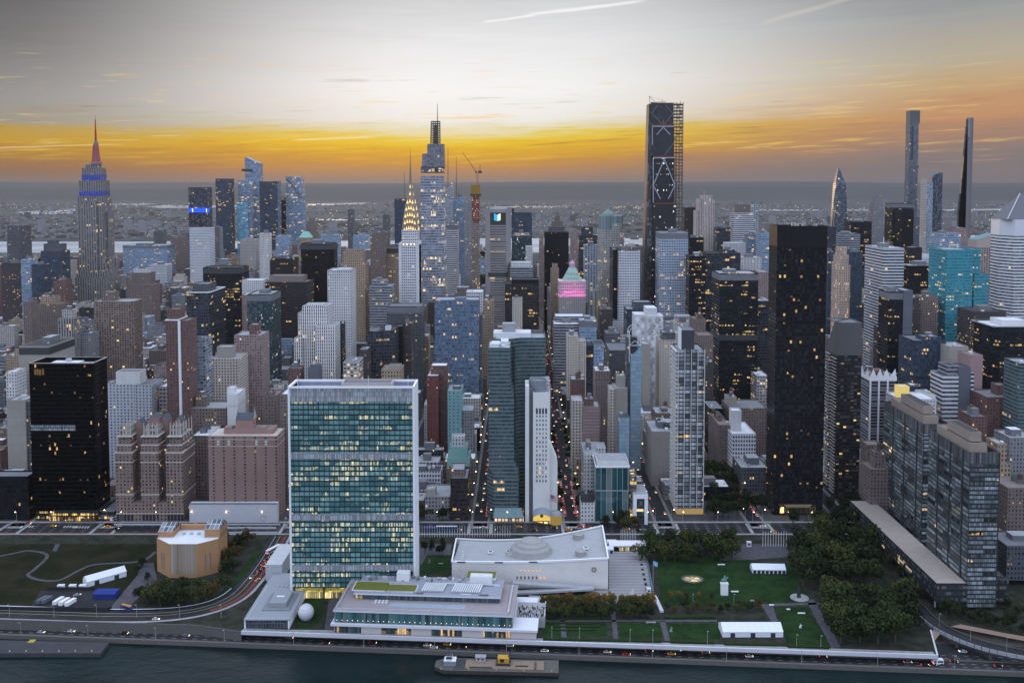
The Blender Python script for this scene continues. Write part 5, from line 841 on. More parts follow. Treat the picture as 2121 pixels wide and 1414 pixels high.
for nm,(x0,x1,z0,z1)in(('portal_leg',(a,a+2.8,GZ,zt)),('portal_leg',(b-2.8,b,GZ,zt)),('portal_lintel',(a+2.8,b-2.8,zt-4,zt))):
 m=MB();m.box(x0,x1,Y,Y+26,z0,z1,0,1,True);m.build(nm,[mt_white,R['roof_grey']],root)
m=MB();m.box(a+2.8,b-2.8,Y+1.6,Y+24,GZ,zt-4);m.build('glass_front',facade('facade_portal',(.08,.1,.12),(.02,.03,.04),2.6,4,.9,.8,.5,5),root)
m=MB();m.box(a-2,b-9,Y+6,Y+26,GZ,pz(990,Y));m.build('rear_block',facade('facade_portalrear',(.2,.15,.1),(.04,.06,.06),3,4,.9,.7,.8,5),root)
k=MB();k.box(px(1317,1050,Y),px(1333,1050,Y),Y+1.1,Y+1.55,GZ+11,GZ+13);k.build('lit_sign',emitter('sign_warm',(1,.8,.4),1.1),root)
claim(a-2,b,Y,Y+26,zt,1085)
Y=772
root=thing('office_tower','big plain black glass slab with one lit floor strip and glowing lobby at the left','office tower',(px(128,900,Y),Y+14,GZ))
a,b=px(60,752,Y),px(192,752,Y);D_=27;zt=pz(752,Y);pl=rect(a,b,Y,Y+D_)
bk1=facade('facade_blackslab',(.002,.002,.0024),(.0018,.0018,.0024),1.5,3.75,.94,.70,.03,1.5,.1,1000,.75,.0,(1,.62,.25),(.003,.003,.004),.1)
m=MB();m.walls(pl,GZ+9,zt);q=ring(m,pl,zt-5,zt,.8);m.build('facade',bk1,root)
m=MB();m.cap(q,zt-4.5);m.build('roof',R['roof_dark'],root)
band(root,a,b,Y,Y+D_,zt-.3,zt+.3,plain('coping_stone',(.36,.34,.32)),'coping',.1)
k=MB();k.box(a+14,a+38,Y+9,Y+19,zt-4.5,zt-1.2);k.build('penthouse',R['roof_white'],root)
k=MB();k.lathe(a+27,Y+14,[(2.4,zt-1.2),(2.4,zt+1.4),(0,zt+1.8)],14);k.build('cooling_drum',mt_metal,root)
for i in range(6):
 k=MB();k.box(a+40+i*2,a+41.3+i*2,Y+12+i*.8,Y+17,zt-4.5,zt-2);k.build('air_handler',mt_metal,root)
k=MB();x0,x1=px(66,885,Y),px(158,885,Y);k.box(a+.2,a+.2+(x1-x0),Y-.12,Y-.02,pz(892,Y),pz(879,Y),0,0,True);k.build('lit_floor',facade('facade_litfloor',(.05,.055,.06),(.16,.19,.21),1.5,2.6,.7,.7,1.5,3,.1,1000,.16,.6,(.75,.85,.95),(.3,.33,.36)),root)
for i,(u,v)in enumerate(((73,770),(78,770),(83,771),(89,770))):
 k=MB();x=px(u,v,Y);k.box(x-.8,x+.8,Y-.12,Y-.02,pz(v+6,Y),pz(v-6,Y),0,0,True);k.build('lit_window',emitter('window_dim',(.9,.6,.28),.16),root)
lb=facade('facade_blacklobby',(.03,.02,.012),(.10,.06,.03),1.5,4.6,.72,.84,12,3,.2,1000,1.3,.0,(1,.60,.14))
k=MB();k.walls(rect(px(100,1065,Y),b-1,Y+1,Y+D_),GZ,GZ+9);k.build('lobby',lb,root)
k=MB();k.box(a,px(100,1065,Y),Y+4,Y+D_,GZ,GZ+9);k.build('lobby_side',facade('facade_blacklobby2',(.02,.015,.012),(.04,.03,.02),1.5,4.6,.8,.5,.8,6,.2,1000,.8,0,(1,.7,.2)),root)
k=MB();k.box(px(118,1060,Y),b+4,Y-5,Y+D_+6,GZ+9.05,GZ+10.2,0,0,True);k.build('canopy',plain('canopy_black',(.02,.022,.025),.4),root)
k=MB();k.box(b+.5,b+14,Y+2,Y+52,GZ,GZ+8);k.build('podium',facade('facade_podium',(.03,.03,.03),(.05,.04,.035),2.5,7,.8,.5,.6,5),root)
k=MB();k.cap(rect(b+.2,b+14.4,Y+1.6,Y+52.4),GZ+8.1);k.build('podium_roof',R['roof_mid'],root)
claim(a,b+14,Y,Y+53,zt,1082)
Y=774;tb=style('tudor');trim=plain('stone_trim',(.46,.41,.37),.8,.2,.1,.3);brick=plain('brick_brown',(.22,.16,.145),.85)
root=thing('apartment_building','turreted brown brick flats with three bays, pale stone trim and slate gables','apartment block',(px(310,980,Y),Y+16,GZ))
zc_,zb_=pz(938,Y),pz(1041,Y);us=[(239,275),(292,328),(344,379)];x_=lambda u:px(u,980,Y)
m=MB();m.walls(rect(x_(239),x_(379),Y+.2,Y+30),GZ,zb_);m.cap(rect(x_(239),x_(379),Y+.2,Y+30),zb_,1);m.build('base',[tb,R['roof_brown']],root)
m=MB();m.walls(rect(x_(239)+.3,x_(379)-.3,Y+11,Y+30),zb_,zc_+3,0,None,GZ);m.cap(rect(x_(239),x_(379),Y+11,Y+30),zc_+3,1);m.build('rear_wall',[facade('facade_tudordark',(.16,.115,.105),(.015,.013,.016),3.1,3.0,.44,.5,.14,3.1),R['roof_brown']],root)
for i,(ua,ub)in enumerate(us):
 a,b=x_(ua),x_(ub);m=MB();m.walls(rect(a,b,Y,Y+30),zb_-.1,zc_,0,None,GZ);m.cap(rect(a,b,Y,Y+30),zc_,1);m.build('bay',[tb,R['roof_brown']],root)
 for zz in(zc_,zc_-8,pz(1024,Y)):
  k=MB();k.box(a-.35,b+.35,Y-.35,Y+30,zz-.4,zz+.45,0,0,True);k.build('cornice',trim,root)
 w=b-a;z1,z2,z3=pz(923,Y),pz(905,Y),pz(886,Y)
 f0,f1=(.08,.92)if i!=1 else(.0,1.0)
 m=MB();m.walls(rect(a+w*f0,a+w*f1,Y+1,Y+28),zc_,z1,0,None,GZ);m.cap(rect(a+w*f0,a+w*f1,Y+1,Y+28),z1,1);m.build('upper_tier',[tb,R['roof_brown']],root)
 m=MB();m.walls(rect(a+w*(f0+.06),a+w*(f1-.06),Y+3,Y+26),z1,z2,0,None,GZ);m.cap(rect(a+w*(f0+.06),a+w*(f1-.06),Y+3,Y+26),z2,1);m.build('upper_tier',[tb,R['roof_brown']],root)
 m=MB();xa,xb=a+w*(f0+.12),a+w*(f1-.12);m.walls(rect(xa,xb,Y+4,Y+20),z2,z3,0,None,GZ);m.cap(rect(xa,xb,Y+4,Y+20),z3,1);m.build('turret_block',[facade('facade_tudorstone',(.40,.36,.34),(.03,.03,.04),2.4,5.2,.5,.6,.1,2.4),R['roof_brown']],root)
 for x in(xa,xa+(xb-xa)*.33,xa+(xb-xa)*.66,xb):
  k=MB();k.bar((x,Y+3.8,z2-4),(x,Y+3.8,z3+3.5),1.0,0,.5);k.build('pinnacle',trim,root)
 for zz in(z1,z2):
  k=MB();k.box(a+w*f0-.2,a+w*f1+.2,Y+.6,Y+27,zz-.3,zz+.3,0,0,True);k.build('cornice',trim,root)
 for j in range(5):
  k=MB();x=a+w*(j+.5)/5;k.prism([(x-1.0,Y-.15),(x+1.0,Y-.15),(x+1.0,Y+.1),(x-1.0,Y+.1)],GZ+.2,GZ+5.6);k.lathe(x,0,[],3);k.build('arched_opening',plain('arch_dark',(.025,.025,.03)),root)
for j in range(4):
 for i in range(2):
  k=MB();x=x_(379)-1;yy=Y+6+j*6.5;k.bar((x-i*6,yy,pz(915,Y)),(x-i*6,yy,pz(886,Y)+4),1.0,0,.5);k.build('pinnacle',trim,root)
for ua,ub,v,dy in((298,319,867,12),(318,333,873,18),(351,366,874,13),(267,284,880,14)):
 a,b=x_(ua),x_(ub);z0,zt=pz(892,Y),pz(v,Y);m=MB();m.prism(rect(a,b,Y+dy,Y+dy+10),zc_,zt-3.5,0,0);mm=(a+b)/2
 m.face([(a,Y+dy,zt-3.5),(b,Y+dy,zt-3.5),(mm,Y+dy,zt+1)]);m.build('gable_house',plain('gable_brick',(.25,.16,.14)),root)
 k=MB()
 for s_,e in((a-.3,mm),(b+.3,mm)):k.face([(s_,Y+dy-.2,zt-3.7),(e,Y+dy-.2,zt+1.1),(e,Y+dy+10,zt+1.1),(s_,Y+dy+10,zt-3.7)])
 k.build('slate_roof',plain('slate_blue',(.06,.075,.095),.6),root)
k=MB();k.box(x_(239)-.4,x_(379)+.4,Y-.4,Y+.18,GZ+6,GZ+6.6,0,0,True);k.build('cornice',trim,root)
claim(x_(239),x_(379),Y,Y+30,pz(880,Y),1082)
Y=778;TZ=20.0;tp=style('tudorpink')
root=thing('apartment_building','broad rose brick flats with white string courses above a white terrace wall','apartment block',(px(503,980,Y),Y+14,GZ))
a,b=px(432,980,Y),px(575,980,Y);zt=pz(902,Y);pl=rect(a,b,Y,Y+25)
m=MB();m.walls(pl,GZ,zt);q=ring(m,pl,zt-1,zt);m.build('facade',tp,root);m=MB();m.cap(q,zt-.9);m.build('roof',R['roof_brown'],root)
for v in(903,910,924):
 z=pz(v,Y);band(root,a,b,Y,Y+25,z-.25,z+.25,trim,'string_course',.18)
pb=plain('pink_brick',(.32,.19,.17),.85)
for ua,ub,v,dy,d in((459,575,893,6,16),(483,519,873,7,10),(459,475,889,7,8),(530,545,890,7,10)):
 m=MB();m.prism(rect(px(ua,890,Y),px(ub-(0 if ub<570 else 14),890,Y),Y+dy,Y+dy+d),zt-.9,pz(v,Y),0,1);m.build('roof_house',[pb,R['roof_brown']],root)
xa,xb,z0,z1=px(484,870,Y),px(518,870,Y),pz(873,Y),pz(861,Y);k=MB();k.face([(xa,Y+6.6,z0),(xb,Y+6.6,z0),(xb,Y+12,z1),(xa,Y+12,z1)]);k.face([(xb,Y+17.4,z0),(xa,Y+17.4,z0),(xa,Y+12,z1),(xb,Y+12,z1)]);k.build('slate_roof',MATS['slate_blue'],root)
for u in(483.5,518.5):
 k=MB();x=px(u,870,Y);k.face([(x,Y+6.4,z0),(x,Y+17.6,z0),(x,Y+12,z1+3)]);k.face([(x+.5,Y+17.6,z0),(x+.5,Y+6.4,z0),(x+.5,Y+12,z1+3)]);k.bar((x,Y+12,z1),(x,Y+12,z1+6),.7,0,.2);k.build('gable_end',trim,root)
for u in(452,474,531,551):
 for v in(914,919.5):
  k=MB();x=px(u,v,Y);k.box(x-1.1,x+1.1,Y-.1,Y-.02,pz(v+2,Y),pz(v-2,Y),0,0,True);k.build('white_window',plain('window_pale',(.5,.52,.54)),root)
claim(a,b,Y,Y+25,zt,1043)
wx0,wx1,wy=px(394,1055,772),px(575,1055,772),770
root=thing('retaining_wall','white terrace wall below the rose brick flats','wall',((wx0+wx1)/2,wy,GZ));m=MB();m.box(wx0,wx1,wy,wy+6,GZ,pz(1043,wy));m.build('wall_face',plain('wall_white',(.50,.50,.54),.8,.2,.12,.2),root)
m=MB();m.box(wx0-.3,wx1+.3,wy-.3,wy+.5,pz(1043,wy),pz(1043,wy)+.5,0,0,True);m.build('coping',mt_dark,root)
k=MB();k.lathe(0,0,[(2.6,0),(2.6,.1),(2.2,.1),(2.2,0)],20);o=k.build('round_emblem',plain('emblem_grey',(.28,.28,.31)),root);o.data.transform(__import__('mathutils').Matrix.Translation(root.location));o.rotation_euler=(math.pi/2,0,0);o.location=(px(545,1055,wy)-root.location.x,-.02,3.6)
claim(wx0,wx1,wy,wy+8,22,1070)
gw=facade('facade_twin',(.030,.032,.036),(.010,.016,.018),1.35,3.15,.86,.66,.05,10.8,.08,1000,1.2,.12,(1,.66,.26),(.34,.39,.42))
gs=facade('facade_twinside',(.040,.042,.046),(.010,.016,.018),4.2,3.15,.96,.66,.03,12.6,.08,1000,1.1,.1,(1,.66,.26),(.24,.28,.29))  # pale second glass tone stands in for reflections on the side face
tanb=plain('penthouse_tan',(.30,.24,.20),.85)
def twin(lab,uc,vc,ur,ul,vbase):
 x0,y0=G(uc,vbase,10);z1=pz(vc,y0,uc);x1=px(ur,vc,y0);r_=x0*0;y1=x0*FP/(ul-CX)*(1.0);root=thing('glass_tower',lab,'apartment tower',((x0+x1)/2,(y0+y1)/2,10))
 m=MB();m.face([(x0,y0,10),(x1,y0,10),(x1,y0,z1-8),(x0,y0,z1-8)],[(0,0),(x1-x0,0),(x1-x0,z1-18),(0,z1-18)]);m.face([(x1,y0,10),(x1,y1,10),(x1,y1,z1-8),(x1,y0,z1-8)],[(0,0),(y1-y0,0),(y1-y0,z1-18),(0,z1-18)]);m.build('front_facade',gw,root)
 m=MB();m.face([(x0,y1,10),(x0,y0,10),(x0,y0,z1-8),(x0,y1,z1-8)],[(0,0),(y1-y0,0),(y1-y0,z1-18),(0,z1-18)]);m.build('side_facade',gs,root)
 pl=rect(x0,x1,y0,y1);m=MB();m.walls(pl,z1-8,z1);q=ring(m,pl,z1-4,z1,.8);m.build('crown',facade('facade_twincrown',(.085,.085,.09),(.05,.055,.06),1.35,8,.8,.9,0,3,.2),root)
 m=MB();m.cap(q,z1-3.8);m.build('roof',R['roof_dark'],root)
 w,d=x1-x0,y1-y0
 for f0,f1,g0,g1,h0,h1 in((.16,.72,.10,.92,-3.8,4.5),(.28,.64,.18,.74,4.5,11)):
  m=MB();p2=rect(x0+w*f0,x0+w*f1,y0+d*g0,y0+d*g1);m.walls(p2,z1+h0,z1+h1);q=ring(m,p2,z1+h1-.8,z1+h1,.4);m.cap(q,z1+h1-.7,1);m.build('penthouse',[tanb,R['roof_dark']if h0>0 else R['roof_brown']],root)
 for i in range(3):
  k=MB();yy=y0+d*(.10+.3*i)+2;k.box(x0-.5,x0+.02,yy,yy+1.3,10,z1-.5);k.build('groove_fin',mt_dark,root)
 for xx in(x0,x1-.6):
  k=MB();k.box(xx,xx+.6,y0-.3,y0-.02,10,z1);k.build('corner_post',mt_dark,root)
 claim(x0,x1,y0,y1,z1,vbase);return x0,x1,y0,y1
T1=twin('riverside glass tower nearer the road with tan stepped roof house',2000,937,2072,1936,1258)
T2=twin('riverside glass tower farther back with tan stepped roof house',1906,878,1969,1840,1148)
x0,y0=G(1941,1262,10);Y=y0
root=thing('office_building','long low dark podium with grey roof at the foot of the riverside glass towers','office block',(x0+20,Y+50,10))
x0=px(1941,1208,Y);x1,y1,zp=T1[1]+12,T2[3]-4,pz(1208,Y);pdm=facade('facade_podiumlow',(.03,.032,.036),(.025,.032,.036),1.6,4.2,.85,.5,.08,5,.12,1000,.8,.3)
m=MB();pl=[(x0,Y),(T1[0]-.4,Y),(T1[0]-.4,y1),(x0,y1)];m.walls(pl,15,zp);q=ring(m,pl,zp-.6,zp);m.build('facade',pdm,root);m=MB();m.cap(q,zp-.5);m.build('roof',plain('podium_roof_tan',(.34,.29,.26),.9,.1,.15,.15),root)
m=MB();m.box(x0+3,T1[0]-.6,Y+3,y1-3,10,15);m.build('arcade',plain('arcade_dark',(.02,.02,.022)),root)
for i in range(7):
 k=MB();yy=Y+4+(y1-Y-8)*i/6;k.box(x0+.4,x0+1.2,yy-.4,yy+.4,10,15);k.build('arcade_column',MATS['metal_grey'],root)
for i in range(2):
 k=MB();yy=Y+40+i*14;k.box(x0-.15,x0-.02,yy,yy+10,18.6,20.2,0,0,True);k.build('lit_strip',emitter('strip_pale',(1,.86,.6),.45),root)
k=MB();k.box(T1[1]+.05,T1[1]+13,T1[2]+8,T1[2]+40,10,26);k.build('east_wing',pdm,root);claim(x0,x1,Y,y1,zp,1262)
UZ=8.0
sxa,sya=G(400,1337,0);sxb,syb=G(2121,1401,0)
SX=lambda x:sya+(syb-sya)*(x-sxa)/(sxb-sxa)
xL,Ys=G(604,1242,UZ);a,b=px(604,1242,Ys),px(859.5,1242,Ys);zt=pz(801,Ys,730);D_=22
sec=facade('facade_slabglass',(.022,.034,.040),(.04,.135,.145),1.18,3.62,.94,.70,.58,6.8,.1,3.54,.62,.06,(1.0,.84,.40),(.19,.36,.36),.5,.25)
root=thing('office_tower','wide green glass slab with white end walls and many lit floors by the river','office tower',((a+b)/2,Ys+11,UZ))
m=MB();m.walls(rect(a+.8,b-.8,Ys,Ys+D_),UZ+9,zt-1);m.build('curtain_wall',sec,root)
lou=facade('facade_louvre',(.22,.23,.26),(.33,.345,.38),1.18,3.6,.62,.9,.0,4,.3,1000,1,0,(1,1,1),(.38,.40,.43))
for v0,v1 in((801.5,832),(937,950),(1064,1077),(1169,1181)):
 k=MB();k.box(a+.8,b-.8,Ys-.22,Ys-.02,pz(v1,Ys),pz(v0,Ys),0,0,True);k.build('louvre_band',lou,root)
marble=plain('marble_white',(.76,.76,.79),.6,.3,.05,.08)
for x0_,x1_ in((a-.6,a+.8),(b-.8,b+.6)):
 k=MB();pl=rect(x0_,x1_,Ys-.9,Ys+D_+.9);k.prism(pl,UZ,zt+.4);k.build('end_wall',marble,root)
for y_ in(Ys-.9,Ys+D_-.3):
 k=MB();k.box(a+.8,b-.8,y_,y_+1.2,zt-1,zt+.4,0,0,True);k.build('coping',marble,root)
m=MB();m.cap(rect(a+.8,b-.8,Ys+.3,Ys+D_),zt-3.5);m.walls(rect(a+.8,b-.8,Ys+.3,Ys+D_-.3)[::-1],zt-3.5,zt-1,0);m.build('roof',plain('slab_roof',(.24,.26,.33),.8,.2,.2,.2),root)
k=MB();w=b-a;pl=rect(a+w*.41,a+w*.815,Ys+5,Ys+19);k.walls(pl,zt-3.5,zt+1.6);q=ring(k,pl,zt+.4,zt+1.6);k.cap(q,zt+.5,1);k.build('penthouse',[plain('penthouse_cream',(.46,.40,.37)),R['roof_mid']],root)
for x in(a+w*.63,a+w*.95,a+w*.06):
 k=MB();k.bar((x,Ys+4,zt-3),(x,Ys+4,zt+7),.22);k.build('antenna',mt_white,root)
for i in range(4):
 k=MB();x=a+w*(.15+.06*i);k.box(x,x+2.2,Ys+8,Ys+12,zt-3.5,zt-1.5);k.build('air_handler',R['roof_grey'],root)
k=MB();k.box(a+2,b-2,Ys+2,Ys+D_-2,UZ,UZ+9);k.build('lobby_glass',facade('facade_slablobby',(.08,.07,.05),(.25,.2,.1),1.5,9,.8,.9,3,6,.2,1000,1.0,0,(1,.78,.25)),root)
for i in range(5):
 k=MB();x=a+2+(b-a-4)*i/4;k.box(x-.5,x+.5,Ys+.6,Ys+1.6,UZ,UZ+9);k.build('lobby_column',mt_dark,root)
k=MB();k.box(a+3,a+40,Ys+1.4,Ys+1.9,UZ+5,UZ+8.8,0,0,True);k.build('lobby_screen',facade('facade_goldscreen',(.5,.36,.06),(.7,.5,.1),1.2,1.1,.8,.6,6,30,.3,1000,1.0,0,(1,.74,.16)),root)
claim(a,b,Ys,Ys+D_,zt,1243)
SEC=(a,b,Ys)
x0,y0=G(506,1302,UZ);x1=px(599,1302,y0);zt=pz(1282,y0,550);y1=y0+52;y2=y0+72
root=thing('library_building','low white library block with flat grey roof left of the wide green glass slab','library',((x0+x1)/2,y0+26,UZ))
m=MB();pl=rect(x0+.8,x1-.8,y0+1,y1);m.walls(pl,UZ,zt-.6);m.build('facade',facade('facade_library',(.10,.11,.125),(.022,.03,.036),1.9,3.4,.74,.72,.10,4,.12,1000,.6,.1),root)
m=MB();m.box(x1-.8,x1,y0,y1,UZ,zt-.6);m.build('end_wall',marble,root);m=MB();m.box(x0,x0+.8,y0,y1,UZ,zt-.6);m.build('end_wall',marble,root)
lr=plain('library_roof',(.27,.28,.31),.9,.15,.10,.1);m=MB();m.box(x0-.4,x1+.4,y0-.4,y1+.4,zt-.6,zt,0,0,True);m.build('roof',lr,root)
m=MB();m.box(x0,x0+17,y1,y2,UZ,zt-.1,0,0);m.build('rear_wing',[marble],root);m=MB();m.box(x0-.3,x0+17.3,y1+.42,y2+.3,zt-.1,zt,0);m.build('wing_roof',lr,root)
w=x1-x0
m=MB();m.box(x0+w*.28,x0+w*.9,y0+12,y0+38,zt,zt+.7);m.build('roof_step',plain('library_step',(.20,.21,.235)),root)
m=MB();m.box(x0+w*.40,x0+w*.80,y0+16,y0+36,zt+.7,zt+3.6);m.build('roof_lantern',lr,root)
m=MB();m.box(x0+w*.5,x0+w*.68,y0+25,y0+26.5,zt+3.6,zt+4);m.build('roof_light',mt_white,root)
for i in range(5):
 k=MB();k.box(x0+w*(.3+.1*i),x0+w*(.3+.1*i)+1.2,y1-3,y1-1.6,zt,zt+.8);k.build('roof_vent',mt_metal,root)
k=MB()
for yy in np.arange(y0+1,y1-1,1.5):k.box(x0+1.4,x0+1.9,yy,yy+.5,zt,zt+.25)
for xx in np.arange(x0+1.4,x1-1,1.5):k.box(xx,xx+.5,y0+1.4,y0+1.9,zt,zt+.25)
k.build('roof_edge_studs',R['roof_white'],root)
m=MB();m.box(x0-6,x0+6,y2+1,y2+40,UZ,zt+6);m.build('north_wing',plain('mottled_wall',(.46,.47,.50),.8,.2,.25,.4),root)
claim(x0,x1,y0,y1,zt,1305)
dx_,dy_=G(634,1282,UZ);root=thing('white_dome','white ball shaped dome on the lawn beside the library','dome',(dx_,dy_,UZ));k=MB();k.lathe(dx_,dy_,[(0,UZ+10.4),(2.4,UZ+10),(4.1,UZ+8.6),(5.1,UZ+6.5),(5.3,UZ+4.9),(4.9,UZ+2.9),(3.9,UZ+1.2),(2.8,UZ+.3)],28);k.build('shell',plain('dome_white',(.52,.52,.56),.5,.3,.03,.2),root);k=MB();k.lathe(dx_,dy_,[(3.2,UZ),(3.2,UZ+.5),(0,UZ+.5)],20);k.build('base',plain('dome_base',(.05,.08,.25)),root)
sh=math.atan(-0.068)
def SP(s_,d):return(s_*math.cos(sh)-d*math.sin(sh),583+s_*math.sin(sh)+d*math.cos(sh))
def srect(s0,s1,d0,d1):return[SP(s0,d0),SP(s1,d0),SP(s1,d1),SP(s0,d1)]
def s_of(u,v,z):
 x,y=G(u,v,z);d=(x*-math.sin(sh)+(y-583)*math.cos(sh));return x*math.cos(sh)+(y-583)*math.sin(sh),d
sL,dF=s_of(692,1310,UZ);sR=s_of(1062,1318,UZ)[0];sR2=s_of(1114,1320,UZ)[0];dF=s_of(850,1315,UZ)[1]
xm,ym=SP((sL+sR)/2,dF+20)
root=thing('conference_building','long low glass and white conference block with green roof beds by the river road','conference block',(xm,ym,UZ))
cw=facade('facade_confglass',(.06,.075,.08),(.02,.075,.08),1.15,8.5,.88,.94,.0,4,.1,1000,1,.3,(1,.8,.4),(.06,.17,.18))
cream=plain('panel_cream',(.55,.50,.47),.8,.2,.06,.2);ledge=plain('ledge_white',(.62,.62,.68),.7,.3,.05,.2)
m=MB();m.prism(srect(sL-2,sR2,dF-1.5,dF+46),UZ+5.2,UZ+6.6,0,0,True);m.build('ledge',ledge,root)
m=MB();m.walls(srect(sL,sR2-1,dF,dF+40),UZ,UZ+5.2);m.build('ground_floor',cream,root)
for i,(f0,f1)in enumerate(((.002,.135),(.235,.382),(.482,.632),(.732,.868))):
 s0,s1=sL+(sR2-sL)*f0,sL+(sR2-sL)*f1;k=MB();k.prism(srect(s0,s1,dF-.12,dF),UZ+.3,UZ+4.8);k.build('ground_window',facade('facade_confwin%d'%(i%2),(.06,.06,.05),(.03,.05,.05),1.5,4.6,.85,.9,(.9,.35)[i%2==0],3,.12,1000,.8,.1,(1,.55,.2)),root)
zt=UZ+6.6;zT=UZ+15.2
m=MB();m.walls(srect(sL,sR,dF+.8,dF+44),zt,zT-1.2);m.build('glass_wall',cw,root)
for i in range(34):
 s_=sL+(sR-sL)*(i+.5)/34;p=SP(s_,dF+.6);k=MB();k.box(p[0]-.14,p[0]+.14,p[1]-.1,p[1]+.05,zt+1.6,zt+1.9);k.build('lamp',emitter('lamp_warm',(1,.85,.5),3.5),root)
m=MB();m.prism(srect(sL-.6,sR+.6,dF,dF+46),zT-1.2,zT,0,1,True);m.build('terrace',[ledge,plain('terrace_pink',(.30,.262,.27),.9,.1,.12,.2)],root)
m=MB();m.prism(srect(sL+(sR-sL)*.3,sR-32,dF+7,dF+13),zT,zT+.05);m.build('terrace_patch',plain('terrace_blue',(.28,.33,.40),.7),root)
s0,s1=sL+9,sR-9;z2=zT+4.4
m=MB();m.walls(srect(s0+1,s1-1,dF+17,dF+42),zT,z2-1);m.build('upper_glass',facade('facade_upperconf',(.06,.07,.08),(.03,.05,.06),1.6,3.4,.85,.8,.25,5,.12,1000,.7,.2),root)
m=MB();m.prism(srect(s0,s1,dF+16,dF+44),z2-1,z2,0,1,True);m.build('upper_roof',[ledge,plain('roof_steel',(.26,.27,.32),.7,.3,.2,.8)],root)
grass_roof=plain('roof_turf',(.13,.145,.035),1,.05,.2,.4)
def conf_bed(ua,ub,da,db,nm='roof_bed',mat=grass_roof,h=.5):
 sa=s_of(ua,1210,z2)[0];sb=s_of(ub,1210,z2)[0];k=MB();k.prism(srect(sa-.6,sb+.6,da-.6,db+.6),z2,z2+h*.8);k.build('bed_rim',ledge,root);k=MB();k.prism(srect(sa,sb,da,db),z2+.1,z2+h);k.build(nm,mat,root)
conf_bed(737,806,dF+20,dF+33);conf_bed(806.5,866,dF+20,dF+30)
for rng in((878,922),(940,996)):
 for u in np.arange(rng[0],rng[1],4.6):
  sa=s_of(u,1215,z2)[0];k=MB();p0,p1=SP(sa,dF+20.5),SP(sa+1.2,dF+32);k.bar((p0[0],p0[1],z2+.8),(p1[0],p1[1],z2+1.2),.95);k.build('skylight',R['roof_white'],root)
for i in range(26):
 sa=s0+3+(s1-s0-6)*i/26+rnd.uniform(-1,1);k=MB();dd=dF+rnd.uniform(34,41);k.prism(srect(sa,sa+rnd.uniform(1,3),dd,dd+2.2),z2,z2+rnd.uniform(.8,2.4));k.build('air_handler',rnd.choice((R['roof_grey'],mt_metal,R['roof_mid'],R['roof_white'])),root)
for i in range(12):
 sa=s0+6+(s1-s0-20)*rnd.random();k=MB();dd=dF+rnd.choice((17.5,19,32.5,33.6,42));k.prism(srect(sa,sa+rnd.uniform(6,18),dd,dd+.6),z2,z2+rnd.uniform(.5,1.1));k.build('duct',rnd.choice((mt_metal,R['roof_white'],R['roof_mid'])),root)
for u,w_,d0,h in((823,8.5,36,5.6),(976,15,35,5.2)):
 sa=s_of(u,1200,z2)[0];k=MB();k.prism(srect(sa,sa+w_,dF+d0,dF+d0+6),z2,z2+h,0,1);k.build('stair_house',[mt_white,R['roof_white']],root)
sa=s_of(968,1190,z2)[0];k=MB();k.prism(srect(sa,sa+20,dF+44,dF+55),z2-4,z2+.5,0,1);k.build('rear_bed',[ledge,grass_roof],root)
k=MB();k.prism(srect(sR-3.5,sR-2.5,dF+2,dF+44),zT,zT+1.1);k.build('balustrade',mt_metal,root)
k=MB();k.prism(srect(sL+1,sL+1.5,dF+2,dF+40),zT,zT+1.1);k.build('balustrade',mt_metal,root)
k=MB();k.prism(srect(sL+1,sR-3.5,dF+1.2,dF+1.6),zT,zT+1.0);k.build('balustrade',plain('rail_pale',(.45,.45,.5)),root)
for i in range(8):
 k=MB();sa=sL+24+(i%4)*2.4;k.prism(srect(sa,sa+1.5,dF+11+(i//4)*2.6,dF+12.6+(i//4)*2.6),zT,zT+.8);k.build('terrace_bench',R['roof_white'],root)
xx=SP(sR,0)[0];claim(SP(sL,0)[0]-4,xx+14,SP(0,dF)[1]-8,SP(0,dF)[1]+52,z2,1320)
CONF=(sL,sR,sR2,dF,zT,z2)
xr,yf=G(1259.5,1220,UZ);Y=yf;xl=px(936,1200,Y);yb=Y+47
root=thing('assembly_hall','white walled assembly hall with sagging grey roof and low dome','assembly hall',((xl+xr)/2,Y+24,UZ))
def edge_z(s_,back):
 zl,zr=(pz(1163,Y),pz(1156,Y))if not back else(pz(1115,yb),pz(1091,yb))
 return zl+(zr-zl)*s_-(2.2 if not back else 3.4)*math.sin(math.pi*s_)+(0 if not back else 1.0*s_*s_)
hallw=plain('hall_wall',(.66,.63,.61),.85,.2,.12,.12);rf=plain('hall_roof',(.34,.345,.36),.85,.2,.12,.15);cream2=marble
n_=24;m=MB();mw=MB()
flr=lambda s_:Y+2.0*math.sin(math.pi*s_)
bk_=lambda s_:yb-3.5*math.sin(math.pi*s_)
g=[]
for i in range(n_+1):
 s_=i/n_;x=xl+(xr-xl)*s_;row=[]
 for j in range(9):
  t_=j/8;y=flr(s_)*(1-t_)+bk_(s_)*t_;z=edge_z(s_,0)*(1-t_)+edge_z(s_,1)*t_-1.6*math.sin(math.pi*t_)-.8;row.append((x+(3.0*(t_-0.0)*(0 if i else 1)),y,z))
 g.append(row)
for i in range(n_):
 for j in range(8):m.face([g[i][j],g[i+1][j],g[i+1][j+1],g[i][j+1]],None,0,True)
 s0,s1=i/n_,(i+1)/n_;xa,xb=xl+(xr-xl)*s0,xl+(xr-xl)*s1
 mw.face([(xa,flr(s0),UZ),(xb,flr(s1),UZ),(xb,flr(s1),edge_z(s1,0)),(xa,flr(s0),edge_z(s0,0))]);mw.face([(xb,bk_(s1),UZ),(xa,bk_(s0),UZ),(xa,bk_(s0),edge_z(s0,1)),(xb,bk_(s1),edge_z(s1,1))])
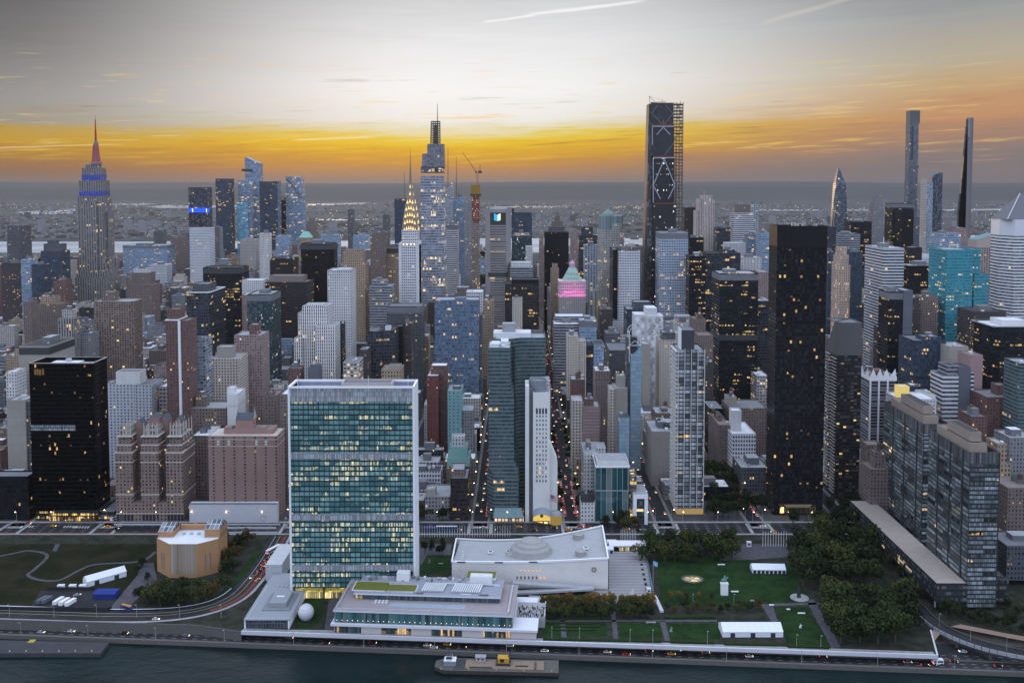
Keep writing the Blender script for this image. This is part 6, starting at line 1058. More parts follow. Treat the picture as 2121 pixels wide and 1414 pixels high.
for x,s_ in((xl,0),(xr,1)):mw.face([(x,Y,UZ),(x,yb,UZ),(x,yb,edge_z(s_,1)),(x,Y,edge_z(s_,0))]if s_ else[(x,yb,UZ),(x,Y,UZ),(x,Y,edge_z(0,0)),(x,yb,edge_z(0,1))])
m.build('roof',rf,root);mw.build('wall',hallw,root)
k=MB()
for i in range(n_):
 s0,s1=i/n_,(i+1)/n_;xa,xb=xl+(xr-xl)*s0,xl+(xr-xl)*s1
 k.bar((xa,flr(s0)+.2,edge_z(s0,0)),(xb,flr(s1)+.2,edge_z(s1,0)),1.3);k.bar((xa,bk_(s0),edge_z(s0,1)),(xb,bk_(s1),edge_z(s1,1)),.9)
k.bar((xr,Y,edge_z(1,0)),(xr,yb,edge_z(1,1)),1.0);k.bar((xl,Y,edge_z(0,0)),(xl,yb,edge_z(0,1)),1.0);k.build('roof_rim',marble,root)
dcx,dcy=px(1100,1130,Y+22),Y+23;dz_=edge_z(.5,0)-2.5;dm=plain('dome_grey',(.31,.305,.295),.9,.1,.14,.25)
k=MB();k.lathe(dcx,dcy,[(17.5,dz_-1),(15.5,dz_+3.0),(14.6,dz_+5.4),(12.3,dz_+6.8),(11.5,dz_+8.2),(8.6,dz_+9.6),(7.8,dz_+10.6),(4,dz_+11.6),(0,dz_+11.9)],36,0,(1,.92));k.build('dome',dm,root)
k=MB();k.prism([(dcx-21,dcy-6),(dcx-12,dcy-10),(dcx-10,dcy+10),(dcx-17,dcy+10)],dz_-2,dz_+3,0,None,False,[(dcx-17,dcy-4),(dcx-11,dcy-8),(dcx-9,dcy+8),(dcx-14,dcy+8)]);k.build('dome_shoulder',dm,root)
k=MB();k.prism([(dcx+8,dcy-10),(dcx+40,dcy-6),(dcx+40,dcy+2),(dcx+8,dcy+10)],dz_-1,dz_+1.5,0,None,False,[(dcx+8,dcy-7),(dcx+36,dcy-3),(dcx+36,dcy),(dcx+8,dcy+7)]);k.build('roof_ridge',rf,root)
for u,v,yy in((1198,1108,38),(1203,1144,12)):
 k=MB();x=px(u,v,Y+yy);zz=edge_z(.85,0)+(edge_z(.85,1)-edge_z(.85,0))*yy/47-3;k.lathe(x,Y+yy,[(4,zz),(4,zz+4.2),(0,zz+4.8)],18);k.build('roof_drum',dm,root)
for f,yy in((.24,24),(.36,25),(.87,20)):
 k=MB();x=xl+(xr-xl)*f;zz=edge_z(f,0)*.5+edge_z(f,1)*.5-2;k.box(x-1.9,x+1.9,Y+yy-1.6,Y+yy+1.6,zz,zz+1.0);k.build('skylight_rim',marble,root);k=MB();k.box(x-1.4,x+1.4,Y+yy-1.1,Y+yy+1.1,zz+.9,zz+1.05);k.build('skylight_pane',MATS['window_dark'],root)
for i in range(4):
 k=MB();x=xl+6;k.box(x,x+2,Y+8+i*4,Y+9+i*4,edge_z(.05,0)-3,edge_z(.05,0)-.8+i*.1);k.build('roof_vent',R['roof_white'],root)
for i in range(3):
 k=MB();f=(.06,.30,.52)[i];x=xl+(xr-xl)*f;k.box(x-3,x+3,flr(f)-.7,flr(f)-.5,edge_z(f,0)-.3,edge_z(f,0)+.6,0,0,True);k.build('rim_slot',mt_dark,root)
lw=emitter('hall_window_glow',(1,.58,.2),.9)
for i in range(6):
 k=MB();x=px(1079+i*8.1,1183,Y);k.box(x-.6,x+.6,flr(.5)-.12,flr(.5)-.02,pz(1185,Y),pz(1182,Y),0,0,True);k.build('lit_window',lw,root)
for i in range(9):
 k=MB();x=px(1071+i*8.1,1197,Y);k.box(x-.5,x+.5,flr(.5)-.12,flr(.5)-.02,pz(1201,Y),pz(1195,Y),0,0,True);k.build('lit_window',lw if i>5 else plain('window_brown',(.16,.08,.05),.4),root)
k=MB();x=px(1230,1178,Y);k.lathe(0,0,[(1.3,0),(1.9,.1),(.9,.1),(.9,0)],12);o=k.build('wall_emblem',plain('emblem_dark',(.24,.22,.20)),root);o.data.transform(__import__('mathutils').Matrix.Translation(root.location));o.rotation_euler=(math.pi/2,0,0);o.location=(x-root.location.x,Y-.1-root.location.y,pz(1179,Y)-UZ)
k=MB();a_,b_=px(1062,1210,Y-3),px(1229,1215,Y-3)
for y_,z_a,z_b,nm in((Y-6,15.2,11.2,'entrance_ramp'),(Y-9,9.2,12.4,'entrance_canopy')):
 k=MB();k.face([(a_,y_,z_a),(b_,y_,z_b),(b_,y_+5,z_b),(a_,y_+5,z_a)]);k.face([(a_,y_,z_a-1.4),(b_,y_,z_b-1.4),(b_,y_,z_b),(a_,y_,z_a)]);k.face([(a_,y_+5,z_a-1.4),(b_,y_+5,z_b-1.4),(b_,y_,z_b-1.4),(a_,y_,z_a-1.4)]);k.build(nm,plain('ramp_grey',(.36,.37,.40)),root)
k=MB();k.box(a_+30,b_-2,Y-4,Y-2.2,UZ,UZ+3.2);k.build('entrance_glass',facade('facade_hallentry',(.2,.18,.16),(.05,.08,.08),1.8,3.2,.8,.8,.5,3,.15,1000,.8,.2,(1,.6,.25)),root)
claim(xl,xr,Y-10,yb,36,1222);HALL=(xl,xr,Y,yb)
xL,Y=G(330,1196,UZ);a,b=px(323,1150,Y+10),px(452,1150,Y+10);w=b-a;zt=pz(1126,Y,390)
root=thing('vent_building','tan brick building with slotted front, white roof and two raised glass ends','ventilation house',((a+b)/2,Y+18,UZ))
vb=facade('facade_tanbrick',(.36,.20,.10),(.22,.18,.15),60,60,.001,.01,0)
pl=[(a,Y+12),(a+w*.30,Y),(a+w*.74,Y),(b,Y+10),(b,Y+32),(a,Y+34)]
m=MB();m.walls(pl,UZ,zt);m.build('brick_wall',plain('brick_tan',(.40,.225,.115),.85,.15,.12,.4),root)
m=MB();m.cap(pl,zt-.8);m.build('roof',plain('roof_pale',(.62,.63,.68),.8,.2,.08,.2),root)
k=MB();k.box(a+w*.32,a+w*.72,Y-.12,Y-.02,UZ+2,zt-.4);k.build('slotted_front',facade('facade_slot',(.40,.26,.14),(.18,.17,.17),2.1,60,.62,.98,0,3,.5,1000,1,.4,(1,1,1),(.26,.25,.24)),root)
for x,wd,lb_ in((a,w*.24,0),(b-w*.25,w*.25,1)):
 m=MB();h=(7.5,9.5)[lb_];m.prism(rect(x,x+wd,Y+15,Y+32),zt-.8,zt+h-4);m.build('raised_end',MATS['brick_tan'],root)
 m=MB();m.face([(x,Y+15,zt+h-4),(x+wd,Y+15,zt+h-4),(x+wd,Y+25,zt+h),(x,Y+25,zt+h)],[(0,0),(wd,0),(wd,8),(0,8)]);m.face([(x+wd,Y+15,zt+h-4),(x+wd,Y+32,zt+h-4),(x+wd,Y+25,zt+h)]);m.face([(x,Y+32,zt+h-4),(x,Y+15,zt+h-4),(x,Y+25,zt+h)]);m.build('glass_roof',facade('facade_roofglass',(.55,.57,.6),(.02,.03,.05),3.4,4.2,.88,.88,0,3,.08),root)
m=MB();m.box(a+w*.25,b-w*.26,Y+30,Y+33,zt-.8,zt+3);m.build('rear_parapet',MATS['brick_tan'],root)
for i in range(3):
 k=MB();k.box(a+w*(.35+.12*i),a+w*(.35+.12*i)+2,Y+20,Y+22,zt-.8,zt+.6);k.build('roof_vent',mt_metal,root)
for f in(.12,.17,.84,.90):
 k=MB();x=a+w*f;yy=Y+(12*(1-f/.30)if f<.3 else 10*(f-.74)/.26);k.box(x-.35,x+.35,yy-.3,yy+.2,UZ+4,zt-9);k.build('wall_slot',R['roof_mid'],root)
claim(a,b,Y,Y+34,zt+9,1190);VENT=(a,b,Y)
def gmat(name,c0,c1,scale,rough=.9,spec=.2,scale2=None,c2=None):
 m=bpy.data.materials.new(name);m.use_nodes=True;MATS[name]=m;t=NT(m.node_tree)
 b=t.n('ShaderNodeBsdfPrincipled');o=t.n('ShaderNodeOutputMaterial');t.put(o.inputs[0],b.outputs[0]);g=t.n('ShaderNodeNewGeometry')
 c=t.mix(t.mapr(t.noise(g.outputs['Position'],scale,5,.6),.35,.65),(*c0,1),(*c1,1))
 if c2:c=t.mix(t.mapr(t.noise(g.outputs['Position'],scale2,4,.6),.5,.7),c,(*c2,1))
 t.put(b.inputs['Base Color'],c);b.inputs['Roughness'].default_value=rough;b.inputs['Specular IOR Level'].default_value=spec;return m
def water(name,col,rough,scale,strength,spec=.5):
 m=bpy.data.materials.new(name);m.use_nodes=True;MATS[name]=m;t=NT(m.node_tree)
 b=t.n('ShaderNodeBsdfPrincipled');o=t.n('ShaderNodeOutputMaterial');t.put(o.inputs[0],b.outputs[0]);g=t.n('ShaderNodeNewGeometry')
 p=t.sep(g.outputs['Position']);v=t.xyz(t.m('MULTIPLY',p[0],.55),p[1],0.0)
 big=t.noise(v,scale*.12,3,.5)
 bp=t.n('ShaderNodeBump');bp.inputs['Strength'].default_value=strength;bp.inputs['Distance'].default_value=1.0
 t.put(bp.inputs['Height'],t.m('MULTIPLY',t.noise(v,scale,6,.68),t.mapr(big,.3,.7,.25,1.2)))
 t.put(b.inputs['Normal'],bp.outputs[0]);t.put(b.inputs['Base Color'],t.mix(t.mapr(big,.35,.7),(*col,1),tuple(c*1.7 for c in col)+(1,)))
 b.inputs['Roughness'].default_value=rough;b.inputs['Specular IOR Level'].default_value=spec;return m
asph=gmat('asphalt',(.018,.019,.022),(.030,.031,.035),.08)
cityg=gmat('city_ground',(.045,.044,.047),(.085,.08,.08),.02)
pave=gmat('pavement',(.15,.145,.145),(.20,.195,.195),.15)
sheet=lambda pts,z,m=0:(lambda k:(k.face([(x,y,z)for x,y in pts]),k)[1])(MB())
m=MB()
m.face([(-2600,742,GZ-.05),(2600,742,GZ-.05),(2600,3900,GZ-.05),(-2600,3900,GZ-.05)]);m.face([(-2600,3900,GZ-.05),(2600,3900,GZ-.05),(2600,3900,-1),(-2600,3900,-1)]);struct('ground',m,cityg)
struct('east_river',sheet([(-3000,-3000),(3000,-3000),(3000,SX(3000)+2),(-3000,SX(-3000)+2)],0.0),water('river_water',(.0035,.0095,.0105),.14,.13,.9,.12))
m=MB();m.face([(-3000,-400,1.5),(3000,-400,1.5),(3000,-3000,12),(-3000,-3000,12)]);struct('east_shore',m,cityg)
struct('hudson_river',sheet([(-9000,3890),(9000,3890),(9000,6600),(-9000,5600)],-.2),water('hudson_water',(.24,.245,.25),.5,.03,.8,1.0))  # pale base colour stands in for bright sky reflected in the water
def far_z(x,y):
 z=3.0+2.0*math.sin(x*.0011+y*.0007)
 ed=4830+(x+2700)*.11
 if y<ed+10:return-6.0
 k=min(1,(y-ed)/260);z+=26*k*math.exp(-((y-ed-700)/900)**2)*(1+.35*math.sin(x*.0019))
 return z
NX,NY=90,70;ys=[4500+300*i**1.0 if i<20 else 4500+6000+(i-20)**1.55*62 for i in range(NY)]
m=MB();me_v=[]
for j in range(NY):
 for i in range(NX):x=(i/(NX-1)-.5)*ys[j]*1.7;me_v.append((x,ys[j],far_z(x,ys[j])))
for j in range(NY-1):
 for i in range(NX-1):m.face([me_v[j*NX+i],me_v[j*NX+i+1],me_v[(j+1)*NX+i+1],me_v[(j+1)*NX+i]])
struct('far_shore_land',m,gmat('far_land',(.045,.05,.05),(.10,.10,.105),.0028,.95,.1,.011,(.025,.035,.03)))
def hill(name,y0,zfun,col):
 m=MB();n=160;xs=[(-.72+1.44*i/n)*y0 for i in range(n+1)]
 for i in range(n):
  for(ya,fa),(yb_,fb)in zip(((y0-1900,0),(y0-1100,.45),(y0-500,.85),(y0,1.0)),((y0-1100,.45),(y0-500,.85),(y0,1.0),(y0+700,.5))):
   m.face([(xs[i],ya,zfun(xs[i])*fa),(xs[i+1],ya,zfun(xs[i+1])*fa),(xs[i+1],yb_,zfun(xs[i+1])*fb),(xs[i],yb_,zfun(xs[i])*fb)],None,0,True)
 struct(name,m,plain(name+'_wood',col,1,.05,.2,.001))
hill('hills',20000,lambda x:266+22*math.sin(x/2700+1)+12*math.sin(x/1150)+5*math.sin(x/400)-20*math.exp(-((x+10300)/4400)**2),(.055,.06,.062))
hill('far_hills',26000,lambda x:368+20*math.sin(x/3400)+12*math.sin(x/1300+2),(.06,.062,.07))
def far_water(name,pts):
 struct(name,sheet([G(u,v,6.5)for u,v in pts],6.5),MATS['hudson_water'])
far_water('marsh_water',[(20,441),(45,438),(95,436),(160,435),(148,439),(152,442),(100,444),(60,444)])
far_water('marsh_water',[(300,428),(340,425),(430,425.5),(560,424.5),(760,419.5),(755,423),(560,428),(430,430),(330,431)])
far_water('marsh_water',[(225,423.2),(260,421.5),(330,422),(300,424.5),(240,425)])
far_water('marsh_water',[(1490,434.6),(1560,433.8),(1700,434.5),(1870,434.6),(1860,436.6),(1700,436.8),(1560,436.6)])
far_water('marsh_water',[(1950,434),(2121,432),(2121,434.5),(1960,437)])
far_water('marsh_water',[(1000,428.2),(1090,427.6),(1180,429),(1090,430)])
far_water('marsh_water',[(120,434),(150,432.5),(190,433),(170,434.8)])
far_water('marsh_water',[(640,455),(690,454),(760,455),(700,457)])
rf_=random.Random(3);m=MB()
for i in range(7500):
 y=4950+9500*rf_.random()**1.7;x=rf_.uniform(-.58,.58)*y
 if y<4900+(x+2700)*.11:continue
 if math.sin(x*.0013+y*.0009)+math.sin(x*.0031-y*.0017)<-.9:continue
 z=far_z(x,y);w,d,h=rf_.uniform(4,15),rf_.uniform(4,14),rf_.choice((6,8,10,13,18,9))*rf_.uniform(.7,1.3)
 if rf_.random()<.012:h=rf_.uniform(35,70);w=22
 m.box(x-w,x+w,y-d,y+d,z-2,z+h,rf_.choice((0,0,1,2)),rf_.choice((0,1,2,0,1,3)))
struct('far_town',m,[plain('town_grey',(.22,.22,.24)),plain('town_brown',(.16,.13,.12)),plain('town_dark',(.07,.07,.08)),plain('town_pale',(.46,.46,.50))],'stuff')
m=MB()
for i in range(900):
 y=4950+9500*rf_.random()**1.5;x=rf_.uniform(-.58,.58)*y;z=far_z(x,y)+rf_.uniform(8,20);s_=y*rf_.uniform(.00010,.00028)
 m.face([(x-s_,y,z-s_),(x+s_,y,z-s_),(x+s_,y,z+s_),(x-s_,y,z+s_)],None,0 if rf_.random()<.7 else 1)
for u0,u1,v in((1030,1190,428),(1270,1345,430),(1660,1880,434),(640,780,455),(1560,1700,470),(880,1010,437)):
 for i in range(26):
  x,y=G(u0+(u1-u0)*rf_.random(),v+rf_.uniform(-2,2),12);s_=y*.00022;m.face([(x-s_,y,12),(x+s_,y,12),(x+s_,y,12+s_*2),(x-s_,y,12+s_*2)])
struct('town_street_lights',m,[emitter('far_light_warm',(1,.70,.36),3.0),emitter('far_light_cool',(.85,.92,1),2.2)],'stuff')
m=MB()
for i in range(3000):
 y=4950+9000*rf_.random()**1.4;x=rf_.uniform(-.58,.58)*y;r_=rf_.uniform(10,34);z=far_z(x,y)
 if math.sin(x*.0021-y*.0013)+math.sin(x*.0009+y*.0023)<.2:continue
 m.lathe(x,y,[(r_,z-1),(r_*.8,z+r_*.35),(0,z+r_*.5)],5)
struct('far_woods',m,plain('woods_green',(.03,.036,.03)),'stuff')
S0,PER=-33.0,78.5
AVE=[742,948,1150,1292,1424,1560,1700,1976,2246,2516,2790,3066,3340,3600,3860]
m=MB();mk=MB();wk=MB()
for k_ in range(-7,8):
 x=S0+PER*k_;m.face([(x-6,756,GZ),(x+6,756,GZ),(x+6,3600,GZ),(x-6,3600,GZ)])
 for sx in(-8.6,6.0):wk.face([(x+sx,756,GZ+.02),(x+sx+2.6,756,GZ+.02),(x+sx+2.6,1700,GZ+.02),(x+sx,1700,GZ+.02)])
 for i in range(10):mk.face([(x-5.4+i*1.2,757,GZ+.012),(x-4.8+i*1.2,757,GZ+.012),(x-4.8+i*1.2,761,GZ+.012),(x-5.4+i*1.2,761,GZ+.012)])
struct('street',m,asph);struct('crosswalk_markings',mk,plain('paint_white',(.55,.55,.55)));struct('side_pavement',wk,pave)
LAND=[(190,500,'the spired stone tower'),(128,900,'the big black slab'),(233,700,'the wide brown grid tower'),(310,960,'the turreted brick flats'),(503,980,'the rose brick flats'),(423,640,'the finned black tower'),(460,600,'the broad black slab'),(540,680,'the dark green office tower'),(590,640,'the dark brown slab'),(655,560,'the tall black tower'),(655,700,'the white striped tower'),(705,640,'the light grey tower'),(730,600,'the ochre crowned tower'),(728,1000,'the wide green glass slab'),(850,560,'the arched steel crown tower'),(895,520,'the tapering glass tower'),(945,720,'the faceted blue tower'),(1030,540,'the octagonal slab'),(1045,900,'the folded green tower'),(1115,900,'the white concrete tower'),(1187,600,'the pink lit tower'),(1268,560,'the lantern crowned tower'),(1300,580,'the pale gridded dark slab'),(1317,850,'the blue needle tower'),(1345,740,'the arrow patterned tower'),(1380,450,'the tallest black tower'),(1396,560,'the blue gridded tower'),(1432,880,'the bright glass tower'),(1462,450,'the pale stone setback slab'),(1530,700,'the big black office tower'),(1655,750,'the great black tower'),(1740,420,'the glass shard'),(1750,600,'the beige spired tower'),(1755,870,'the zigzag balcony tower'),(1827,860,'the white spiked tower'),(1850,560,'the white gridded tower'),(1890,400,'the tallest thin tower'),(1930,440,'the curved topped tower'),(2000,400,'the feather thin tower'),(2005,620,'the turquoise tower'),(1985,840,'the white balconied tower'),(2090,560,'the slant topped tower'),(2075,870,'the red brick house with turret'),(2000,1100,'the riverside glass towers'),(470,790,'the beige brick house'),(365,760,'the slim red tower'),(270,840,'the pale blue flats'),(520,430,'the far glass cluster'),(412,450,'the blue sign tower'),(300,530,'the broad finned block'),(90,560,'the dark blue capped tower'),(70,740,'the beige windowless tower')]
FILL=[('brown','brown brick'),('red','dark red brick'),('tan','tan stone'),('beige','cream'),('grey','grey'),('pale','pale grey'),('lime','limestone'),('greydark','dark grey'),('dots','dark brown'),('greyband','grey banded'),('whitegrid','white gridded'),('darkfin','black finned'),('pink','rosy brick'),('bluepale','pale blue glass'),('limefin','ribbed stone'),('blackrow','black glass')]
FW=[9,6,6,5,6,5,5,4,4,3,2,2,4,2,3,2]
rb=random.Random(21);cand=[]
HP=[(min(UV(x,y,z)[0]for x in(a,b)for y in(c,d)for z in(GZ,zt)),max(UV(x,y,z)[0]for x in(a,b)for y in(c,d)for z in(GZ,zt)),vB,c,a,b,d,zt)for a,b,c,d,zt,vB in HAND]
def capz(x0,x1,y0,y1):
 us=[UV(x,y,z)[0]for x in(x0,x1)for y in(y0,y1)for z in(GZ,80)];ua,ub=min(us),max(us);v=508 if y0<3900 else 480
 if 1105<ub and ua<1118:v=max(v,545)
 for a,b,w_ in((-50,168,530),(226,330,527),(694,726,512),(470,497,515)):
  if a<ub and b>ua:v=max(v,w_)
 for a,b,vB,c,*_ in HP:
  if c>y0 and a<ub-1 and b>ua+1:v=max(v,vB)
 return min(pz(v,y0,(ua+ub)/2),pz(v,y1,(ua+ub)/2)),ua,ub
for ai in range(len(AVE)-1):
 ya,yb_=AVE[ai]+14,AVE[ai+1]-14
 if ai==0:ya=772
 kmax=int(.72*yb_/PER)+1
 for k_ in range(-kmax,kmax+1):
  xb0=S0+PER*k_+9.5
  for row in(0,1):
   y=ya
   while y<yb_-9:
    d=rb.choice((12,16,20,24,30))*(1 if y<1600 else 1.5);d=min(d,yb_-y)
    w=rb.choice((26,29.4,29.4));x0=xb0+(0 if row==0 else 59.4-w);x1=x0+w-rb.choice((0,0,3));y0,y1=y,y+d-rb.choice((0,0,1))
    y+=d
    if not(-.70*y0<x0 and x1<.70*y0):continue
    if any(a<x1+1 and b>x0-1 and c<y1+1 and e>y0-1 for a,b,c,e,*_ in HAND):continue
    big=y0>1200;c_=(x0+x1)/2
    h=rb.choice((14,18,22,28,36,46,60))if not big else rb.choice((18,24,32,42,55,70,90,110))
    if y0<1000 and rb.random()<.5:h=min(h,26)
    if y0>2400:h=rb.choice((15,18,24,30,40,55,75,95))
    if c_<-350 and 1000<y0<1800:h=min(h,rb.choice((22,30,42,55)))
    cz,ua,ub=capz(x0,x1,y0,y1)
    zt=min(GZ+h*rb.uniform(.85,1.15),cz-rb.uniform(.5,4))
    if zt<GZ+7:continue
    cand.append([y0,x0,x1,y1,zt,ua,ub])
BW,BH=1061,708;buf=np.zeros((BH,BW),bool);items=[(c,None,a,b,d,zt)for a,b,c,d,zt,vB in HAND]+[(c[0],i,c[1],c[2],c[3],c[4])for i,c in enumerate(cand)]
items.sort(key=lambda r:r[0]);seen={}
for y0,i,x0,x1,y1,zt in items:
 xn=x0 if x0>0 else(x1 if x1<0 else(x0+x1)/2)
 u0,u1=UV(x0,y0,zt)[0],UV(x1,y0,zt)[0];ub_=UV(xn,y1,zt)[0];u0,u1=min(u0,u1,ub_),max(u0,u1,ub_)
 v0,v1=UV((x0+x1)/2,y1,zt)[1],UV((x0+x1)/2,y0,GZ)[1]
 r0,r1,c0,c1=[int(max(0,min(l,q/2)))for q,l in((v0,BH),(v1,BH),(u0,BW),(u1,BW))]
 if i is not None:seen[i]=int((~buf[r0:r1,c0:c1]).sum())
 v0f=UV((x0+x1)/2,y0,zt)[1];r0=int(max(0,min(BH,v0f/2)))
 buf[r0:r1,c0:c1]=True
order=sorted(seen,key=lambda i:-seen[i]);vis=[i for i in order if seen[i]>6]
SOLO=set(vis[:285])
mm=MB();stm=[style(k_)for k_,_ in FILL]+[MATS['roof_grey'],MATS['roof_mid'],MATS['roof_brown']]
LBL={}
def hword(h):return 'low' if h<22 else 'medium' if h<45 else 'tall'
for i,(y0,x0,x1,y1,zt,ua,ub)in enumerate(cand):
 fi=rb.choices(range(len(FILL)),FW)[0]
 if i not in SOLO:
  if seen[i]>0 or rb.random()<.4:
   mm.prism(rect(x0,x1,y0,y1),GZ,zt,fi,len(FILL)+rb.randint(0,2))
   if zt-GZ>14:a=x0+(x1-x0)*rb.uniform(.2,.5);mm.box(a,a+7,y0+3,y0+3+min(7,(y1-y0)*.5),zt,zt+rb.uniform(2.5,5),fi,len(FILL))
  continue
 st_,words_=FILL[fi];um=(ua+ub)/2;vm=UV((x0+x1)/2,y0,zt)[1]
 l_=min(LAND,key=lambda L_:(L_[0]-um)**2+((L_[1]-vm)*.8)**2);dxx,dyy=um-l_[0],vm-l_[1]
 rel=('left of' if dxx<0 else 'right of')if abs(dxx)>abs(dyy)*.8 else('below' if dyy>0 else 'above')
 rn=rb.choice(ROOFS);tank=st_ in('brown','red','tan','beige','pink','lime')and rb.random()<.6
 roofw={'roof_grey':'grey roof','roof_dark':'black roof','roof_white':'white roof','roof_brown':'brown roof','roof_mid':'slate roof'}[rn]
 lab=f"{hword(zt - GZ)} {words_} building with {roofw}{' and water tank' if tank else ''} {rel} {l_[2]}"
 cat='city building'
 if len(lab.split())>16:lab=lab.replace(' and water tank','')
 o=thing('city_building',lab,cat,((x0+x1)/2,(y0+y1)/2,GZ));LBL.setdefault(lab,[]).append(o)
 m=MB();pl=rect(x0,x1,y0,y1);m.walls(pl,GZ,zt);q=ring(m,pl,zt-.9,zt,.4);m.build('facade',style(st_),o)
 m=MB();m.cap(q,zt-.8);m.build('roof',MATS[rn],o)
 w,d=x1-x0,y1-y0
 if zt-GZ>60 and rb.random()<.5 and d>14:
  m=MB();p2=rect(x0+w*.15,x1-w*.15,y0+d*.2,y1-d*.1);z2=min(zt+rb.uniform(4,9),zt+9);m.walls(p2,zt-.8,z2,0,None,GZ);m.cap(p2,z2,1);m.build('upper_tier',[style(st_),MATS[rn]],o)
 else:roof_kit(o,x0,x1,y0,y1,zt-.8,rb,True,tank,style(st_)if st_ in('brown','red','tan','beige','pink')else None,'stair_house')
for lab,os_ in LBL.items():
 if len(os_)>1:
  for o in os_:o['group']=lab
struct('distant_rooftops',mm,stm,'stuff')
m=MB();m.box(-20500,20500,-3200,27500,-8,462,0,0,True);o=struct('haze',m,None,'stuff')if False else m.build('haze',[bpy.data.materials.new('haze_air')]);o['kind']='stuff'
hm=o.data.materials[0];hm.use_nodes=True;t=NT(hm.node_tree);pv=t.n('ShaderNodeVolumePrincipled');pv.inputs['Color'].default_value=(.36,.36,.37,1);pv.inputs['Density'].default_value=3.3e-5;pv.inputs['Anisotropy'].default_value=.6
ou=t.n('ShaderNodeOutputMaterial');t.put(ou.inputs['Volume'],pv.outputs[0])
def Gp(pts,z):return[G(u,v,z)for u,v in pts]
def patch(name,pts,z,mat,px_=True):return struct(name,sheet(Gp(pts,z)if px_ else pts,z),mat)
def strip(path,w,z,off=0.0):
 """a ribbon along a world path"""
 out=MB();L_,R_=[],[]
 P=[Vector((*p[:2],0))for p in path]
 for i,p in enumerate(P):
  d=(P[min(i+1,len(P)-1)]-P[max(i-1,0)]).normalized();n=Vector((-d.y,d.x,0));zz=path[i][2]if len(path[i])>2 else z
  L_.append((*(p+n*(off+w/2)).xy,zz+(0 if len(path[i])<3 else z)));R_.append((*(p+n*(off-w/2)).xy,zz+(0 if len(path[i])<3 else z)))
 for i in range(len(P)-1):out.face([R_[i],R_[i+1],L_[i+1],L_[i]])
 return out
def smooth(pts,n=5):
 out=[]
 for i in range(len(pts)-1):
  p0,p1,p2,p3=pts[max(i-1,0)],pts[i],pts[i+1],pts[min(i+2,len(pts)-1)]
  for k in range(n):
   t_=k/n;out.append(tuple(.5*(2*b+(c-a)*t_+(2*a-5*b+4*c-d)*t_**2+(3*b-a-3*c+d)*t_**3)for a,b,c,d in zip(p0,p1,p2,p3)))
 return out+[pts[-1]]
grass=gmat('lawn_grass',(.009,.026,.009),(.020,.044,.013),.09,1,.05,.35,(.026,.038,.014))
rough_g=gmat('park_grass',(.012,.015,.007),(.027,.024,.014),.05,1,.05,.35,(.016,.021,.008))
soil=gmat('garden_ground',(.022,.025,.017),(.042,.042,.034),.15,1,.05)
stone=gmat('path_stone',(.24,.235,.24),(.30,.295,.30),.3)
pathd=gmat('path_dark',(.060,.059,.070),(.085,.083,.095),.3)
wpaint=MATS['paint_white'];rlane=plain('bus_lane_red',(.16,.045,.04),.9,.1,.2,.3)
edge=Gp([(-260,1277),(420,1296),(500,1308),(1940,1358)],UZ)
right_=Gp([(1926,1306),(1990,1292),(2080,1310),(2400,1365)],UZ)
m=MB();pts=edge+right_+[(720,733),(-720,733)];m.face([(x,y,UZ)for x,y in pts]);m.face([(-720,733,UZ),(720,733,UZ),(720,742.2,GZ-.05),(-720,742.2,GZ-.05)]);struct('garden_ground',m,soil)
m=MB();ln=MB()
X0,X1=-460,640
m.face([(X0,SX(X0)+.8,2),(X1,SX(X1)+.8,2),(X1,SX(X1)+34,2),(X0,SX(X0)+34,2)]);struct('river_road',m,asph)
for off in(5.2,8.8,15.6,19.2):
 for i in range(160):
  xa=X0+i*7;ln.face([(xa,SX(xa)+off,2.012),(xa+3,SX(xa+3)+off,2.012),(xa+3,SX(xa+3)+off+.18,2.012),(xa,SX(xa)+off+.18,2.012)])
struct('lane_markings',ln,wpaint)
def along(name,label,cat,xa,xb,o0,o1,z0,z1,mat,part='body'):
 r_=thing(name,label,cat,((xa+xb)/2,SX((xa+xb)/2),z0));k=MB();k.prism([(xa,SX(xa)+o0),(xb,SX(xb)+o0),(xb,SX(xb)+o1),(xa,SX(xa)+o1)],z0,z1,0,0,True);k.build(part,mat,r_);return r_
conc=plain('sea_concrete',(.12,.11,.105),.9,.15,.25,.5);wedge=plain('edge_white',(.52,.52,.58),.7,.2,.10,.3)
sw=along('sea_wall','long grey concrete sea wall between river and road','wall',X0,X1,-.2,.9,-.5,2.9,conc,'wall_body')
along('median_barrier','low concrete barrier down the middle of the river road','barrier',X0,X1,12.0,12.5,2,2.9,conc)
k=MB();k.prism([(X0,SX(X0)+1.4),(X1,SX(X1)+1.4),(X1,SX(X1)+3.3),(X0,SX(X0)+3.3)],2,2.25);k.build('walkway',plain('walkway_grey',(.09,.088,.09),.9,.1,.2,.3),sw)
r_=thing('deck_edge','white concrete edge beam of the terrace above the river road','parapet',(40,590,UZ));k=MB()
for(x0,y0),(x1,y1)in zip(edge[2:],edge[3:]):k.prism([(x0,y0-.7),(x1,y1-.7),(x1,y1+.4),(x0,y0+.4)],UZ-1.5,UZ+.9,0,0,True)
k.build('edge_beam',wedge,r_)
k=MB();(x1,y1),(x2,y2)=edge[3],right_[0];k.prism([(x1,y1),(x1+1,y1),(x2+1,y2),(x2,y2)],2,UZ+.9);k.build('return_wall',wedge,r_)
